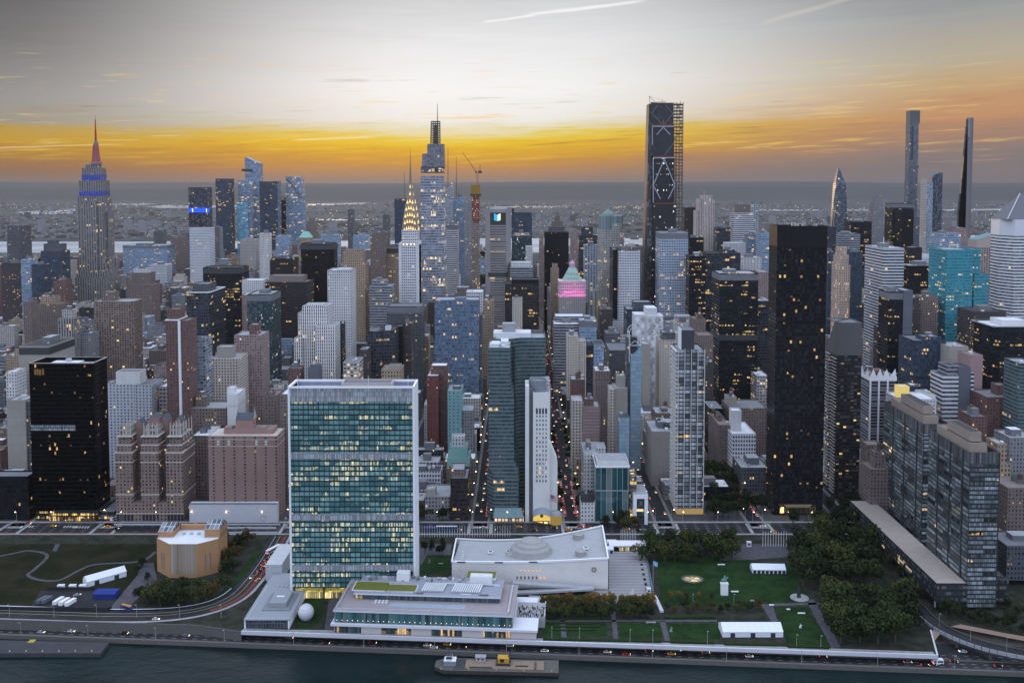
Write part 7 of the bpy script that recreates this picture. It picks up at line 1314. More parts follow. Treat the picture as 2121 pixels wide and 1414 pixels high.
k=MB();(x0,y0),(x1,y1)=edge[0],edge[1];k.prism([(x0,y0-.4),(x1,y1-.4),(x1,y1+.3),(x0,y0+.3)],2,UZ+.8,0,0,True);(x0,y0),(x1,y1)=edge[1],edge[2];k.prism([(x0,y0-.4),(x1,y1-.4),(x1,y1+.3),(x0,y0+.3)],2,UZ+.4,0,0,True);k.build('ramp_wall',plain('ramp_wall_grey',(.11,.105,.10),.9,.1,.2,.4),r_)
m=MB();(x0,y0),(x1,y1)=edge[2],edge[3];m.face([(x0,y0+.5,UZ+.02),(x1,y1+.5,UZ+.02),(x1,y1+5.2,UZ+.02),(x0,y0+5.2,UZ+.02)]);struct('promenade_path',m,stone)
k=MB();k.prism([(X1*1.2,650),(right_[1][0],right_[1][1])]+right_[2:],2,UZ-.1)if False else None
r_=thing('pier','flat grey pier jutting into the river at the lower left','pier',(*G(110,1340,2.5),0));k=MB();pp=Gp([(-200,1352),(208,1352),(226,1330),(-200,1320)],2.6);k.prism(pp,-.5,2.6);k.build('deck',plain('pier_deck',(.055,.055,.06),.9,.1,.3,.2),r_)
for i in range(6):
 k=MB();x,y=G(20+i*34,1349,2.6);k.box(x-.3,x+.3,y-.3,y+.3,2.6,3.5);k.build('bollard',mt_metal,r_)
k=MB();x,y=G(66,1327,2.6);k.box(x-2,x+2,y-2,y+2,2.6,2.75);k.build('yellow_marking',plain('pier_yellow',(.35,.28,.04)),r_)
m=MB();m.face([(-720,745,GZ),(720,745,GZ),(720,769,GZ),(-720,769,GZ)]);struct('avenue_road',m,asph)
m=MB();m.face([(-720,769.02,GZ+.13),(720,769.02,GZ+.13),(720,772.5,GZ+.13),(-720,772.5,GZ+.13)]);m.face([(-720,769,GZ-.04),(720,769,GZ-.04),(720,769.02,GZ+.13),(-720,769.02,GZ+.13)]);m.face([(-720,742.3,GZ+.13),(720,742.3,GZ+.13),(720,745,GZ+.13),(-720,745,GZ+.13)]);struct('avenue_pavement',m,stone)
ln=MB()
for yy in(749,753,757,761,765):
 for i in range(150):
  xa=-680+i*9;ln.face([(xa,yy,GZ+.013),(xa+3,yy,GZ+.013),(xa+3,yy+.2,GZ+.013),(xa,yy+.2,GZ+.013)])
for k_ in(-5,-4,-3,-2,0,1,2,3):
 xx=S0+PER*k_
 for sx in(-10,8):
  for i in range(11):ln.face([(xx+sx,746+i*2,GZ+.013),(xx+sx+2.6,746+i*2,GZ+.013),(xx+sx+2.6,747+i*2,GZ+.013),(xx+sx,747+i*2,GZ+.013)])
for u,v,n in((150,1093,6),(130,1092,5),(40,1092,5)):
 x,y=G(u,v,GZ)
 for i in range(n):ln.face([(x+i*2.4,y,GZ+.013),(x+i*2.4+1,y,GZ+.013),(x+i*2.4+1,y+4,GZ+.013),(x+i*2.4,y+4,GZ+.013)])
struct('avenue_markings',ln,wpaint)
struct('bus_lane',sheet([(-700,745.3),(-210,745.3),(-210,747.4),(-700,747.4)],GZ+.008),rlane)
r_=thing('underpass_wall','white walled road underpass at the avenue left of the glass slab','wall',(*G(470,1098,GZ),GZ))
for u0,u1,v,h in((236,580,1087,1.0),(470,572,1095,1.6),(420,575,1104,1.2)):
 x0,y0=G(u0,v,GZ);x1,_y=G(u1,v,GZ);k=MB();k.box(x0,x1,y0,y0+.6,GZ,GZ+h);k.build('parapet',plain('parapet_pale',(.46,.46,.50)),r_)
m=MB();x0,y0=G(236,1098,GZ);x1,y1=G(470,1090,GZ);m.face([(x0,y0,GZ+.016),(x1,y0,GZ+.016),(x1,y1,GZ+.016),(x0,y1,GZ+.016)]);struct('underpass_road',m,plain('underpass_dark',(.012,.012,.014)))
path=smooth([G(u,v,z)+(z,)for u,v,z in((598,1082,12),(578,1112,11.4),(550,1160,10),(520,1200,9),(485,1235,8.2),(430,1259,8),(350,1272,8),(230,1275,8),(60,1270,8),(-200,1262,8))])
struct('curving_road',strip(path,15,.05),asph);struct('curving_road_lane',strip(path[:26],2.6,.075,4.9),rlane);struct('curving_road_lines',strip(path,.3,.08,.6),plain('paint_yellow',(.45,.36,.10)));struct('curving_road_lines',strip(path,.22,.08,-3.4),wpaint)
struct('curving_pavement',strip(path,2.4,.13,9.0),stone);struct('curving_pavement',strip(path[18:],1.0,.9,-8.2),wedge)
k=strip(path[8:26],5,0,-10.3);struct('verge_grass',k,grass)
patch('park_lawn',[(-220,1105),(330,1105),(330,1180),(250,1240),(60,1262),(-220,1262)],UZ+.03,rough_g)
pth=smooth([G(u,v,UZ)for u,v in((-40,1160),(30,1145),(62,1140),(98,1150),(72,1178),(58,1190),(80,1200),(122,1201),(165,1180),(200,1168),(290,1162),(322,1142))]);struct('park_path',strip(pth,2.6,UZ+.06),pathd)
patch('park_path',[(108,1140),(116,1142),(134,1108),(124,1108)],UZ+.065,pathd)
patch('yard',[(84,1222),(196,1222),(245,1232),(228,1262),(60,1262)],UZ+.05,asph)
patch('park_pavement',[(288,1165),(318,1165),(325,1200),(262,1262),(225,1262),(285,1190)],UZ+.055,pathd)
r_=thing('yard_fence','dark mesh fence round the vehicle yard beside the curving road','fence',(*G(80,1262,UZ),UZ))
pp=Gp([(-60,1262),(222,1266),(232,1262)],UZ)
for(x0,y0),(x1,y1)in zip(pp,pp[1:]):
 k=MB();k.prism([(x0,y0),(x1,y1),(x1,y1+.15),(x0,y0+.15)],UZ,UZ+2.6);k.build('mesh_panel',plain('fence_dark',(.02,.02,.022)),r_)
pp=Gp([(98,1222),(196,1222),(60,1250)],UZ);(x0,y0),(x1,y1)=pp[0],pp[1];k=MB();k.prism([(x0,y0),(x1,y1),(x1,y1+.15),(x0,y0+.15)],UZ,UZ+2.4);k.build('mesh_panel',MATS['fence_dark'],r_)
canvas=plain('tent_canvas',(.66,.68,.76),.7,.2,.04,.3);canvd=plain('tent_opening',(.03,.035,.05))
def tent(label,p0,p1,w,hw,hr,bays,open_=True,mat=canvas,name='marquee',base=UZ):
 a,b=Vector((*p0,base)),Vector((*p1,base));d=(b-a).normalized();n=Vector((-d.y,d.x,0));r_=thing(name,label,'tent',tuple((a+b)/2+n*w/2));up=Vector((0,0,1));L_=(b-a).length
 k=MB();m0,m1=n*w/2,n*w;rise=up*(hw+hr)
 k.face([a-n*.4+up*hw,b-n*.4+up*hw,b+m0+rise,a+m0+rise]);k.face([b+m1+n*.4+up*hw,a+m1+n*.4+up*hw,a+m0+rise,b+m0+rise])
 for i in range(bays+1):s_=d*L_*i/bays;k.bar(a+s_-n*.4+up*(hw+.05),a+s_+m0+rise+up*.05,.16)
 k.build('roof',mat,r_)
 k=MB();k.face([a,b,b+up*hw,a+up*hw]);k.face([b+m1,a+m1,a+m1+up*hw,b+m1+up*hw]);k.face([b,b+m1,b+m1+up*hw,b+m0+rise,b+up*hw]);k.face([a+m1,a,a+up*hw,a+m0+rise,a+m1+up*hw]);k.build('side_wall',mat,r_)
 if open_:
  for i in range(bays):
   if i%3==1 or open_==2:
    s0,s1=a+d*L_*(i+.15)/bays,a+d*L_*(i+.85)/bays;k=MB();k.face([s0-n*.08,s1-n*.08,s1-n*.08+up*hw*.8,s0-n*.08+up*hw*.8]);k.build('doorway',canvd,r_)
 return r_
tent('long white marquee on the lower lawn beside the river terrace',G(1497,1319,UZ),G(1622,1319,UZ),13,3.6,3.4,9)
tent('shorter white marquee at the far end of the big lawn',G(1559,1187,UZ),G(1628,1188,UZ),10,3.0,2.8,8,2)
tent('white party tent lying askew in the dark park at the left',G(180,1216,UZ),G(262,1193,UZ),9,4.0,3.0,6)
r_=tent('low blue canopy beside the vehicle yard at the left',G(192,1240,UZ),G(238,1240,UZ),9,3.6,.6,4,False,plain('canopy_blue',(.012,.030,.19),.7),'canopy')
tent('little white tent behind the assembly hall by the steps',G(1253,1149,UZ),G(1271,1149,UZ),6,4.6,1.6,2)
tent('small pale tent by the flagpoles',G(1257,1132,UZ),G(1277,1132,UZ),5,3,2.2,2)
r_=thing('entrance_pavilion','long flat white entrance pavilion with warm lit front at the top of the steps','pavilion',(*G(1300,1140,UZ),UZ))
x0,y0=G(1262,1142,UZ);x1,_=G(1362,1142,UZ);k=MB();k.box(x0,x1,y0-1,y0+10,UZ+4.4,UZ+5.4,0,0,True);k.build('roof',mt_white,r_);k=MB();k.box(x0+8,x1-2,y0,y0+9,UZ,UZ+4.4);k.build('front',facade('facade_pavilion',(.5,.42,.3),(.3,.25,.15),1.6,4.4,.7,.7,3,3,.2,1000,.7,.2,(1,.76,.36)),r_)
m=MB();n_=30;mats_=[plain('step_light',(.34,.335,.345),.9,.1,.1,.3),plain('step_dark_stone',(.15,.15,.16),.9,.1,.1,.3)]
for i in range(n_):
 v0,v1=1237-i*92/n_,1237-(i+1)*92/n_;ur=lambda v:1336+(v-1145)*.18;x0,ya=G(1261.5,v0,UZ);_,yb2=G(1261.5,v1,UZ);xr_=G(ur(v0),v0,UZ)[0];xl_=max(x0,HALL[1]+.2)if v0<1222 else G(1215,v0,UZ)[0];z=UZ+.03+i*.05
 ym=ya+(yb2-ya)*.62;m.face([(xl_,ya,z),(xr_,ya,z),(xr_,ym,z),(xl_,ym,z)],None,0);m.face([(xl_,ym,z-.02),(xr_,ym,z-.02),(xr_,yb2,z-.02),(xl_,yb2,z-.02)],None,1)
struct('plaza_paving',m,mats_)
r_=thing('garden_wall','long dark railing wall along the right side of the striped steps','wall',(*G(1345,1190,UZ),UZ));(x0,y0),(x1,y1)=G(1336,1146,UZ),G(1354,1240,UZ);k=MB();k.prism([(x0,y0),(x1,y1),(x1+.7,y1),(x0+.7,y0)],UZ,UZ+2.2);k.build('wall_body',plain('railing_blue',(.10,.15,.24)),r_)
(x0,y0),(x1,y1)=G(1352,1236,UZ),G(1367,1268,UZ);k=MB();k.prism([(x0,y0),(x1,y1),(x1+2.5,y1),(x0+2.5,y0)],UZ,UZ+1.6);k.build('stair_flank',wedge,r_)
for i in range(9):
 x,y=G(1331+i*2.3,1152+i*10,UZ);r_=thing('planter','dark shrub planter along the steps','planter',(x-2.5,y,UZ),'planters along the striped steps');k=MB();k.box(x-3.4,x-1.8,y-.8,y+.8,UZ,UZ+.7);k.build('pot',mt_dark,r_);k=MB();k.lathe(x-2.6,y,[(.9,UZ+.7),(1.2,UZ+1.5),(0,UZ+2.3)],7);k.build('shrub',plain('shrub_dark',(.02,.035,.015)),r_)
k_=thing('white_sail','white triangular sail shelter at the foot of the steps','shelter',(*G(1308,1233,UZ),UZ));x,y=G(1301,1233,UZ);m=MB();m.face([(x,y,UZ),(x+4,y,UZ),(x+4,y,UZ+6)]);m.face([(x,y,UZ),(x+4,y,UZ+6),(x+3.6,y+4,UZ)]);m.face([(x+4,y,UZ),(x+3.6,y+4,UZ),(x+4,y,UZ+6)]);m.build('sail',canvas,k_)
def hut(label,u,v,w,h,d=2.4,name='kiosk',mat=mt_white):
 x,y=G(u,v,UZ);r_=thing(name,label,'kiosk',(x,y+d/2,UZ));k=MB();k.box(x-w/2,x+w/2,y,y+d,UZ,UZ+h);k.build('body',mat,r_);k=MB();k.box(x-w/2-.2,x+w/2+.2,y-.2,y+d+.2,UZ+h,UZ+h+.3,0,0,True);k.build('roof',R['roof_white'],r_);k=MB();k.box(x-w*.3,x+w*.3,y-.06,y,UZ+h*.35,UZ+h*.75,0,0,True);k.build('window',MATS['window_dark'],r_)
hut('white guard kiosk at the lower right of the steps',1344,1228,2.8,3.0)
hut('white security hut on the forecourt beyond the big lawn',1552,1132,3.4,3.6)
hut('white box office left of the trailers in the park',125,1221,4.6,3.0);hut('white cabin between two others at the yard fence',149,1221,4.6,3.0);hut('white cabin nearest the askew party tent',170,1221,4.6,3.0)
for i,(u,v,l_)in enumerate(((112,1254,'leftmost of three white trailers in the yard'),(124,1256,'middle of three white trailers in the yard'),(137,1257,'rightmost of three white trailers in the yard'),(78,1252,'grey trailer at the left end of the yard'),(88,1252,'grey trailer second from the left in the yard'))):
 x,y=G(u,v,UZ);r_=thing('trailer',l_,'trailer',(x,y,UZ));mt=mt_white if i<3 else plain('trailer_grey',(.10,.11,.13));k=MB();k.prism([(x-1.2,y),(x+1.4,y),(x+3.4,y+8),(x+.8,y+8)],UZ+.6,UZ+3.2,0,0,True);k.build('body',mt,r_)
 for dx_ in(0,2):
  k=MB();k.box(x-1+dx_+.3,x-1+dx_+.7,y+3,y+4,UZ,UZ+.7);k.build('wheel',mt_dark,r_)
patch('lawn',[(1359,1152),(1550,1150),(1562,1165),(1638,1165),(1672,1236),(1600,1254),(1440,1256),(1368,1250)],UZ+.03,grass)
patch('lawn',[(866,1188),(884,1150),(934,1150),(930,1188)],UZ+.03,grass)
patch('forecourt',[(862,1150),(864,1124),(936,1124),(933,1149),(884,1149),(872,1170)],UZ+.035,pathd)
for pts in([(1281,1288),(1367,1288),(1375,1321),(1285,1321)],[(1382,1290),(1488,1290),(1492,1324),(1388,1324)],[(1607,1256),(1668,1256),(1722,1334),(1630,1332)],[(1128,1288),(1255,1288),(1258,1316),(1122,1316)]):patch('lawn',pts,UZ+.03,grass)
for pts in([(1118,1283),(1485,1283),(1485,1286.5),(1118,1286.5)],[(1366,1285),(1377,1285),(1388,1326),(1377,1326)],[(1264,1255),(1273,1255),(1281,1326),(1271,1326)],[(1158,1255),(1168,1255),(1174,1322),(1163,1322)],[(1668,1240),(1686,1240),(1742,1340),(1722,1340)],[(1575,1250),(1600,1250),(1612,1290),(1600,1290)],[(1600,1249),(1735,1246),(1735,1250),(1602,1254)]):patch('garden_path',pts,UZ+.045,pathd)
patch('terrace_paving',[(1095,1232),(1262,1238),(1352,1240),(1358,1250),(1100,1250)],UZ+.05,stone)
patch('forecourt',[(1495,1160),(1540,1120),(1620,1122),(1640,1152),(1560,1158)],UZ+.04,pathd)
patch('terrace_paving',[(503,1307),(692,1313),(692,1304),(600,1303)],UZ+.024,stone);patch('terrace_paving',[(672,1304),(692,1304),(700,1240),(682,1236)],UZ+.07,pathd)
patch('lawn',[(608,1290),(665,1290),(672,1225),(640,1225)],UZ+.06,grass)
patch('lawn',[(610,1302),(650,1302),(652,1294),(611,1294)],UZ+.065,grass)
hedge_m=plain('hedge_green',(.022,.038,.014),1,.05,.5,.8)
def hedge(label,pts,h=1.3):
 o=thing('hedge',label,'hedge',(*G(*pts[0],UZ),UZ));k=MB();P=Gp(pts,UZ)
 n=24
 for i in range(n):
  f=lambda t_:[(P[0][0]+(P[1][0]-P[0][0])*t_,P[0][1]+(P[1][1]-P[0][1])*t_),(P[3][0]+(P[2][0]-P[3][0])*t_,P[3][1]+(P[2][1]-P[3][1])*t_)]
  a,d=f(i/n);b,c=f((i+.97)/n);k.prism([a,b,c,d],UZ,UZ+h*rnd.uniform(.8,1.15))
 k.build('foliage',hedge_m,o)
hedge('clipped hedge along the river terrace below the lowest lawns',[(1125,1326),(1370,1331),(1370,1327),(1125,1322)]);hedge('clipped hedge left of the long white marquee',[(1390,1332),(1480,1334),(1480,1330),(1390,1328)]);hedge('clipped hedge below the long white marquee',[(1500,1336),(1610,1338),(1610,1334),(1500,1332)]);hedge('clipped hedge right of the long white marquee',[(1632,1341),(1718,1344),(1716,1338),(1630,1336)])
hedge('low hedge behind the lowest lawns, left part',[(1125,1281),(1262,1281),(1262,1277),(1125,1277)]);hedge('low hedge behind the lowest lawns, middle part',[(1376,1281),(1480,1281),(1480,1276),(1376,1276)])
for i in range(3):hedge(('outer','middle','inner')[i]+' row of the clipped parterre hedge beside the conference block',[(1130+i*8,1292+i*7),(1250-i*8,1292+i*7),(1250-i*8,1290+i*7),(1130+i*8,1290+i*7)],.8)
x,y=G(1434,1200,UZ);r_=thing('sunken_fountain','oval sunken court with glowing glass roof in the big lawn','fountain',(x,y,UZ));k=MB();k.lathe(x,y,[(8.2,UZ),(8.2,UZ+.6),(6.4,UZ+.9),(6.4,UZ+.1)],28,0,(1,.8));k.build('rim',plain('fountain_stone',(.13,.12,.11)),r_);k=MB();k.lathe(x,y,[(6.4,UZ+.15),(0,UZ+.5)],28,0,(1,.8));k.build('glass_roof',facade('facade_fountain',(.2,.17,.1),(.25,.2,.1),2.1,1.3,.8,.85,2.5,3,.2,1000,.8,0,(1,.78,.36)),r_)
for i in range(14):
 a=i*.449;k=MB();k.lathe(x+8.6*math.cos(a),y+7*math.sin(a),[(1.1,UZ),(1.2,UZ+.7),(0,UZ+1.3)],6);k.build('shrub',MATS['shrub_dark'],r_)
x,y=G(1656,1238,UZ);r_=thing('stone_disc','round grey stone disc with dark upright sculpture at the lawn corner','sculpture',(x,y,UZ));k=MB();k.lathe(x,y,[(6.4,UZ),(6.4,UZ+.5),(0,UZ+.6)],28);k.build('disc',stone,r_);k=MB();k.lathe(x-.5,y,[(1.6,UZ+.6),(1.3,UZ+3),(.9,UZ+7),(.3,UZ+9)],8,0,(1,.4));k.build('figure',mt_dark,r_)
x,y=G(1500,1231,UZ);r_=thing('equestrian_statue','green bronze horse and rider statue on a tall white plinth in the big lawn','statue',(x,y,UZ));k=MB();k.box(x-2.5,x+2.5,y-1.4,y+1.4,UZ,UZ+8.2);k.box(x-2.8,x+2.8,y-1.7,y+1.7,UZ+8.2,UZ+8.6,0,0,True);k.build('plinth',mt_white,r_)
z=UZ+8.6;br=plain('bronze_green',(.12,.33,.27),.6,.4,.2,1);k=MB();k.bar((x-1.6,y,z+2.4),(x+1.2,y,z+2.5),1.2,0,1.1);k.bar((x+1.1,y,z+2.6),(x+2.1,y,z+4.2),.75,0,.5);k.bar((x+2.0,y,z+4.2),(x+2.8,y,z+3.7),.5,0,.3)
for lx,fx in((-1.5,-1.8),(-1.2,-.9),(.9,.7),(1.1,1.9)):k.bar((x+lx,y+(.25 if fx>lx else-.25),z+2.2),(x+fx,y+(.25 if fx>lx else-.25),z+(0 if fx<1.8 else.9)),.4,0,.22)
k.bar((x-1.9,y,z+2.6),(x-2.5,y,z+1.2),.3,0,.15);k.build('horse',br,r_)
k=MB();k.bar((x-.1,y,z+2.9),(x,y,z+4.6),.8,0,.7);k.lathe(x+.05,y,[(0,z+4.7),(.36,z+5.0),(.3,z+5.4),(0,z+5.5)],8);k.bar((x,y-.3,z+4.3),(x+1.2,y-.3,z+5.2),.25);k.bar((x,y+.3,z+4.3),(x+.9,y+.3,z+3.5),.25)
for s_ in(-.5,.5):k.bar((x,y+s_,z+2.9),(x+.3,y+s_*1.5,z+1.4),.35)
k.build('rider',br,r_)
for lab,u,v,c,h in(('small green bronze figure on the lowest lawn',1390,1307,br,3),('white seated figure sculpture on the right lawn',1658,1300,mt_white,2.6),('pale abstract sculpture on the lawn by the glass slab',889,1165,stone,3)):
 x,y=G(u,v,UZ);r_=thing('lawn_sculpture',lab,'sculpture',(x,y,UZ));k=MB();k.box(x-.9,x+.9,y-.6,y+.6,UZ,UZ+.5);k.build('base',stone,r_);k=MB();k.bar((x-.4,y,UZ+.5),(x+.3,y,UZ+h*.7),.9,0,.6);k.bar((x+.3,y,UZ+h*.7),(x-.2,y,UZ+h),.5,0,.4);k.bar((x,y,UZ+h*.5),(x+1,y,UZ+h*.75),.3);k.build('figure',c,r_)
for lab,u,v,w in(('white stone bench slab on the far edge of the big lawn',1494,1170,5.6),('white stone bench slab beside the statue plinth',1522,1226,5.4),('pale slab bench on the lowest lawn left of the path',1348,1290,6.5),('white low monument near the disc',1598,1254,3.2),('white block seat beside the right path',1633,1263,2.4),('white ring bench on the right lawn',1660,1271,5),('little stone bench on the lawn by the glass slab',913,1168,3.4),('small plaque stone near the hedge rows',1558,1245,2.8)):
 x,y=G(u,v,UZ);r_=thing('garden_bench',lab,'bench',(x,y,UZ));k=MB();k.box(x-w/2,x+w/2,y-.5,y+.6,UZ+.4,UZ+.9,0,0,True);k.build('seat',mt_white if 'white' in lab else stone,r_)
 for s_ in(-.35,.35):
  k=MB();k.box(x+w*s_-.25,x+w*s_+.25,y-.4,y+.5,UZ,UZ+.4);k.build('leg',stone,r_)
proto=thing('flagpole','slim white flagpole in the row along the avenue','flagpole',(0,0,0),'flagpoles along the avenue');k=MB();k.lathe(0,0,[(.22,0),(.10,12)],6);k.build('pole',mt_white,proto);k=MB();k.lathe(0,0,[(.0,12),(.25,12.2),(0,12.5)],6);k.build('finial',mt_metal,proto)
fp=[G(864+i*5.2,1119,UZ)for i in range(38)]+[G(1214+i*3.0,1124,UZ)for i in range(8)]+[G(1286+i*3.4,1127,UZ)for i in range(10)]+[G(1580+i*5.4,1131,UZ)for i in range(10)]
for i,(x,y)in enumerate(fp):(copy_tree(proto,(x,y,UZ))if i else setattr(proto,'location',(x,y,UZ)))
r_=thing('curved_screen_wall','long low green screen wall behind the flagpoles','wall',(*G(950,1112,UZ),UZ));x0,y0=G(862,1116,UZ);x1,_=G(1060,1116,UZ);k=MB();k.box(x0,x1,y0+3,y0+3.5,UZ,UZ+3);k.build('wall_body',plain('screen_green',(.03,.07,.05)),r_)
for i in range(8):
 k=MB();x=x0+(x1-x0)*(i+.3)/8;k.box(x-.3,x+.3,y0+2.6,y0+3,UZ+2.4,UZ+2.9);k.build('lamp',emitter('lamp_cool',(.8,.9,1),3),r_)
lb_=plain('flag_sky_blue',(.16,.42,.72));flag(1353,1166,G(1353,1232,UZ)[1],'pale blue flag on a tall pole at the corner of the big lawn',[('flag_cloth',(0,1,0,1,0),lb_),('flag_disc',(.35,.62,.3,.72,.1),ws)],3.2,3.4,UZ)
m=MB();sR,sR2,dF=CONF[1],CONF[2],CONF[3];cz_=UZ+6.6
m2=MB();m2.prism(srect(sR+1.2,sR2+4,dF+16,dF+38),UZ,cz_+.1);r_=thing('guest_terrace','grey raised terrace full of guests right of the conference block','terrace',(*SP((sR+sR2)/2,dF+26),UZ));m2.build('deck',plain('guest_deck',(.30,.30,.31)),r_)
k=MB();k.prism(srect(sR2+3.4,sR2+4,dF+16,dF+38),cz_+.1,cz_+1.2);k.build('balustrade',plain('rail_pale',(.45,.45,.5)),r_)
for i in range(120):
 p=SP(rnd.uniform(sR+2,sR2+3),dF+16+15*rnd.random()**1.1);c=rnd.choice((0,0,0,1,2));zz=cz_+.1;h=rnd.uniform(1.6,1.85)
 m.lathe(p[0],p[1],[(.18,zz),(.22,zz+h*.5),(.27,zz+h*.78),(.10,zz+h*.85)],6,c);m.lathe(p[0],p[1],[(.09,zz+h*.85),(.13,zz+h*.93),(0,zz+h)],5,3)
struct('crowd',m,[plain('suit_dark',(.015,.016,.02)),plain('shirt_white',(.6,.6,.62)),plain('coat_navy',(.03,.04,.09)),plain('skin',(.32,.20,.14))],'stuff')
xa,ya=G(905,1394,0);xb,yb3=G(1157,1400,0);r_=thing('barge','flat rusty work barge moored by the sea wall','barge',((xa+xb)/2,ya+5,0));dirv=Vector((xb-xa,yb3-ya,0)).normalized();nv=Vector((-dirv.y,dirv.x,0));O_=Vector((xa,ya,0));Lb=(Vector((xb,yb3,0))-O_).length
bp_=lambda s_,w,z=0:tuple((O_+dirv*s_+nv*w).xy)+((z,)if z else())
B2=lambda s0,s1,w0,w1:[bp_(s0,w0),bp_(s1,w0),bp_(s1,w1),bp_(s0,w1)]
hullm=plain('hull_rust',(.055,.045,.04),.8,.2,.4,.5);k=MB();k.prism([bp_(4,0),bp_(Lb,0),bp_(Lb,15),bp_(4,15),bp_(-2,11),bp_(-2,4)],-.4,2.2,0,1);k.build('hull',[hullm,plain('deck_steel',(.10,.095,.09),.9,.1,.35,.4)],r_)
k=MB();k.prism(B2(17,Lb-9,2,12),2.2,2.9);k.build('timber_deck',plain('deck_timber',(.22,.17,.13),.9,.1,.35,.6),r_)
for s0,s1,w in((20,34,2.2),(48,56,5),(60,61,2)):
 k=MB();k.prism(B2(s0,s1,w,w+.5 if s1-s0>2 else w+8),2.9,3.5);k.build('deck_beam',mt_dark,r_)
for i in range(5):
 k=MB();k.prism(B2(2+i*17,3+i*17,.3,1.2),2.2,3.1);k.build('bollard',plain('bollard_tan',(.3,.24,.15)),r_)
k=MB();k.prism(B2(10,17,1,14),2.2,2.32);k.build('open_hold',mt_dark,r_)
c_=Vector(bp_(7,9)).to_3d()if False else Vector((*bp_(7,9),0));t_=thing('tugboat_cabin','small grey and white pushing boat at the left end of the barge','boat',(c_.x,c_.y,0));k=MB();k.prism(B2(3.5,11,5,11),2.2,5.2,0,1);k.build('deckhouse',[plain('boat_grey',(.22,.24,.27)),mt_white],t_);k=MB();k.prism(B2(5,8.5,6,10),5.2,8,0,1);k.build('wheelhouse',[plain('boat_white',(.5,.5,.52)),mt_dark],t_);k=MB();k.prism(B2(4.9,8.6,5.9,6),6.2,7.4);k.build('window',MATS['window_dark'],t_);k=MB();k.bar(bp_(6.5,8,8),bp_(6.5,8,13),.25);k.build('mast',mt_dark,t_)
c_=bp_(27,10);t_=thing('deck_cabin','small dirty white cabin standing on the barge','cabin',(*c_,2.9));k=MB();k.prism(B2(23,29,10,13),2.9,5.4);k.build('body',plain('cabin_dirty',(.40,.36,.33)),t_);k=MB();k.prism(B2(22.6,29.4,9.6,13.4),5.4,5.8);k.build('roof',R['roof_grey'],t_)
for i in range(2):
 k=MB();k.prism(B2(24+i*2.6,25.4+i*2.6,9.9,9.98),3.8,4.8);k.build('window',MATS['window_dark'],t_)
c_=bp_(40,8);t_=thing('crawler_crane','yellow tracked crane working on the barge deck','crane',(*c_,2.9));yl=plain('machine_yellow',(.50,.27,.03),.5,.4,.2,.6);k=MB();k.prism(B2(37,44,6,11),4.2,7.2);k.build('house',yl,t_);k=MB();k.prism(B2(38.5,41,5.7,6),5,6.8);k.build('cab_window',MATS['window_dark'],t_)
for w in(5.2,9.6):
 k=MB();k.prism(B2(36,45,w,w+1.6),2.9,4.2);k.build('track',mt_dark,t_)
k=MB();a_=Vector((*bp_(43.5,8.5),6.8));k.bar(a_,a_+dirv*3+Vector((0,0,7)),.7,0,.4);k.build('boom',mt_dark,t_)
vp=smooth([G(u,v,z)+(z,)for u,v,z in((1880,1235,8),(1905,1262,8.3),(1945,1297,9),(2010,1327,9.5),(2085,1347,9.8),(2200,1366,10),(2400,1392,10))]);r_=thing('elevated_road','curved elevated road on columns at the lower right','overpass',(*vp[12][:2],2))
k=strip(vp,9.5,.05);o=k.build('roadway',asph,r_)
for off,w,nm,mt in((4.9,.5,'parapet',conc),(-4.9,.5,'parapet',plain('parapet_mid',(.30,.30,.33)))):
 k=MB();P=[Vector(p)for p in vp]
 for i in range(len(P)-1):
  d=(P[i+1]-P[i]);d.z=0;d.normalize();n=Vector((-d.y,d.x,0))*off;a,b=P[i]+n,P[i+1]+n;k.face([(a.x,a.y,a.z-1.3),(b.x,b.y,b.z-1.3),(b.x,b.y,b.z+1),(a.x,a.y,a.z+1)]);n2=n*.9;c,e=P[i]+n2,P[i+1]+n2;k.face([(a.x,a.y,a.z+1),(b.x,b.y,b.z+1),(e.x,e.y,e.z+1),(c.x,c.y,c.z+1)])
 k.build(nm,mt,r_)
for i in range(8,len(vp),5):
 k=MB();x,y,z=vp[i];k.lathe(x,y,[(.9,2),(.9,z-.2)],10);k.build('column',conc,r_)
struct('river_road_apron',(lambda q:(q.face([(x,y,1.98)for x,y in Gp([(1925,1340),(1960,1295),(2500,1400),(2500,1440)],2)]),q)[1])(MB()),gmat('apron_tan',(.06,.054,.048),(.09,.08,.07),.1))
def leafmat(name,c0,c1):
 m=bpy.data.materials.new(name);m.use_nodes=True;MATS[name]=m;t=NT(m.node_tree);b=t.n('ShaderNodeBsdfPrincipled');o=t.n('ShaderNodeOutputMaterial');t.put(o.inputs[0],b.outputs[0]);g=t.n('ShaderNodeNewGeometry');oi=t.n('ShaderNodeObjectInfo')
 c=t.mix(t.m('ADD',t.m('MULTIPLY',g.outputs['Random Per Island'],.7),t.m('MULTIPLY',oi.outputs['Random'],.3)),(*c0,1),(*c1,1));t.put(b.inputs['Base Color'],c);b.inputs['Roughness'].default_value=.9;b.inputs['Specular IOR Level'].default_value=.1;return m
LV={'dark':leafmat('leaf_dark',(.007,.012,.006),(.026,.034,.014)),'olive':leafmat('leaf_olive',(.022,.028,.008),(.07,.072,.022)),'green':leafmat('leaf_green',(.010,.019,.007),(.040,.056,.018)),'gold':leafmat('leaf_gold',(.07,.04,.008),(.24,.13,.025)),'bronze':leafmat('leaf_bronze',(.03,.022,.008),(.085,.06,.018))}
bark=plain('bark',(.07,.055,.045),.95,.1,.2,1)
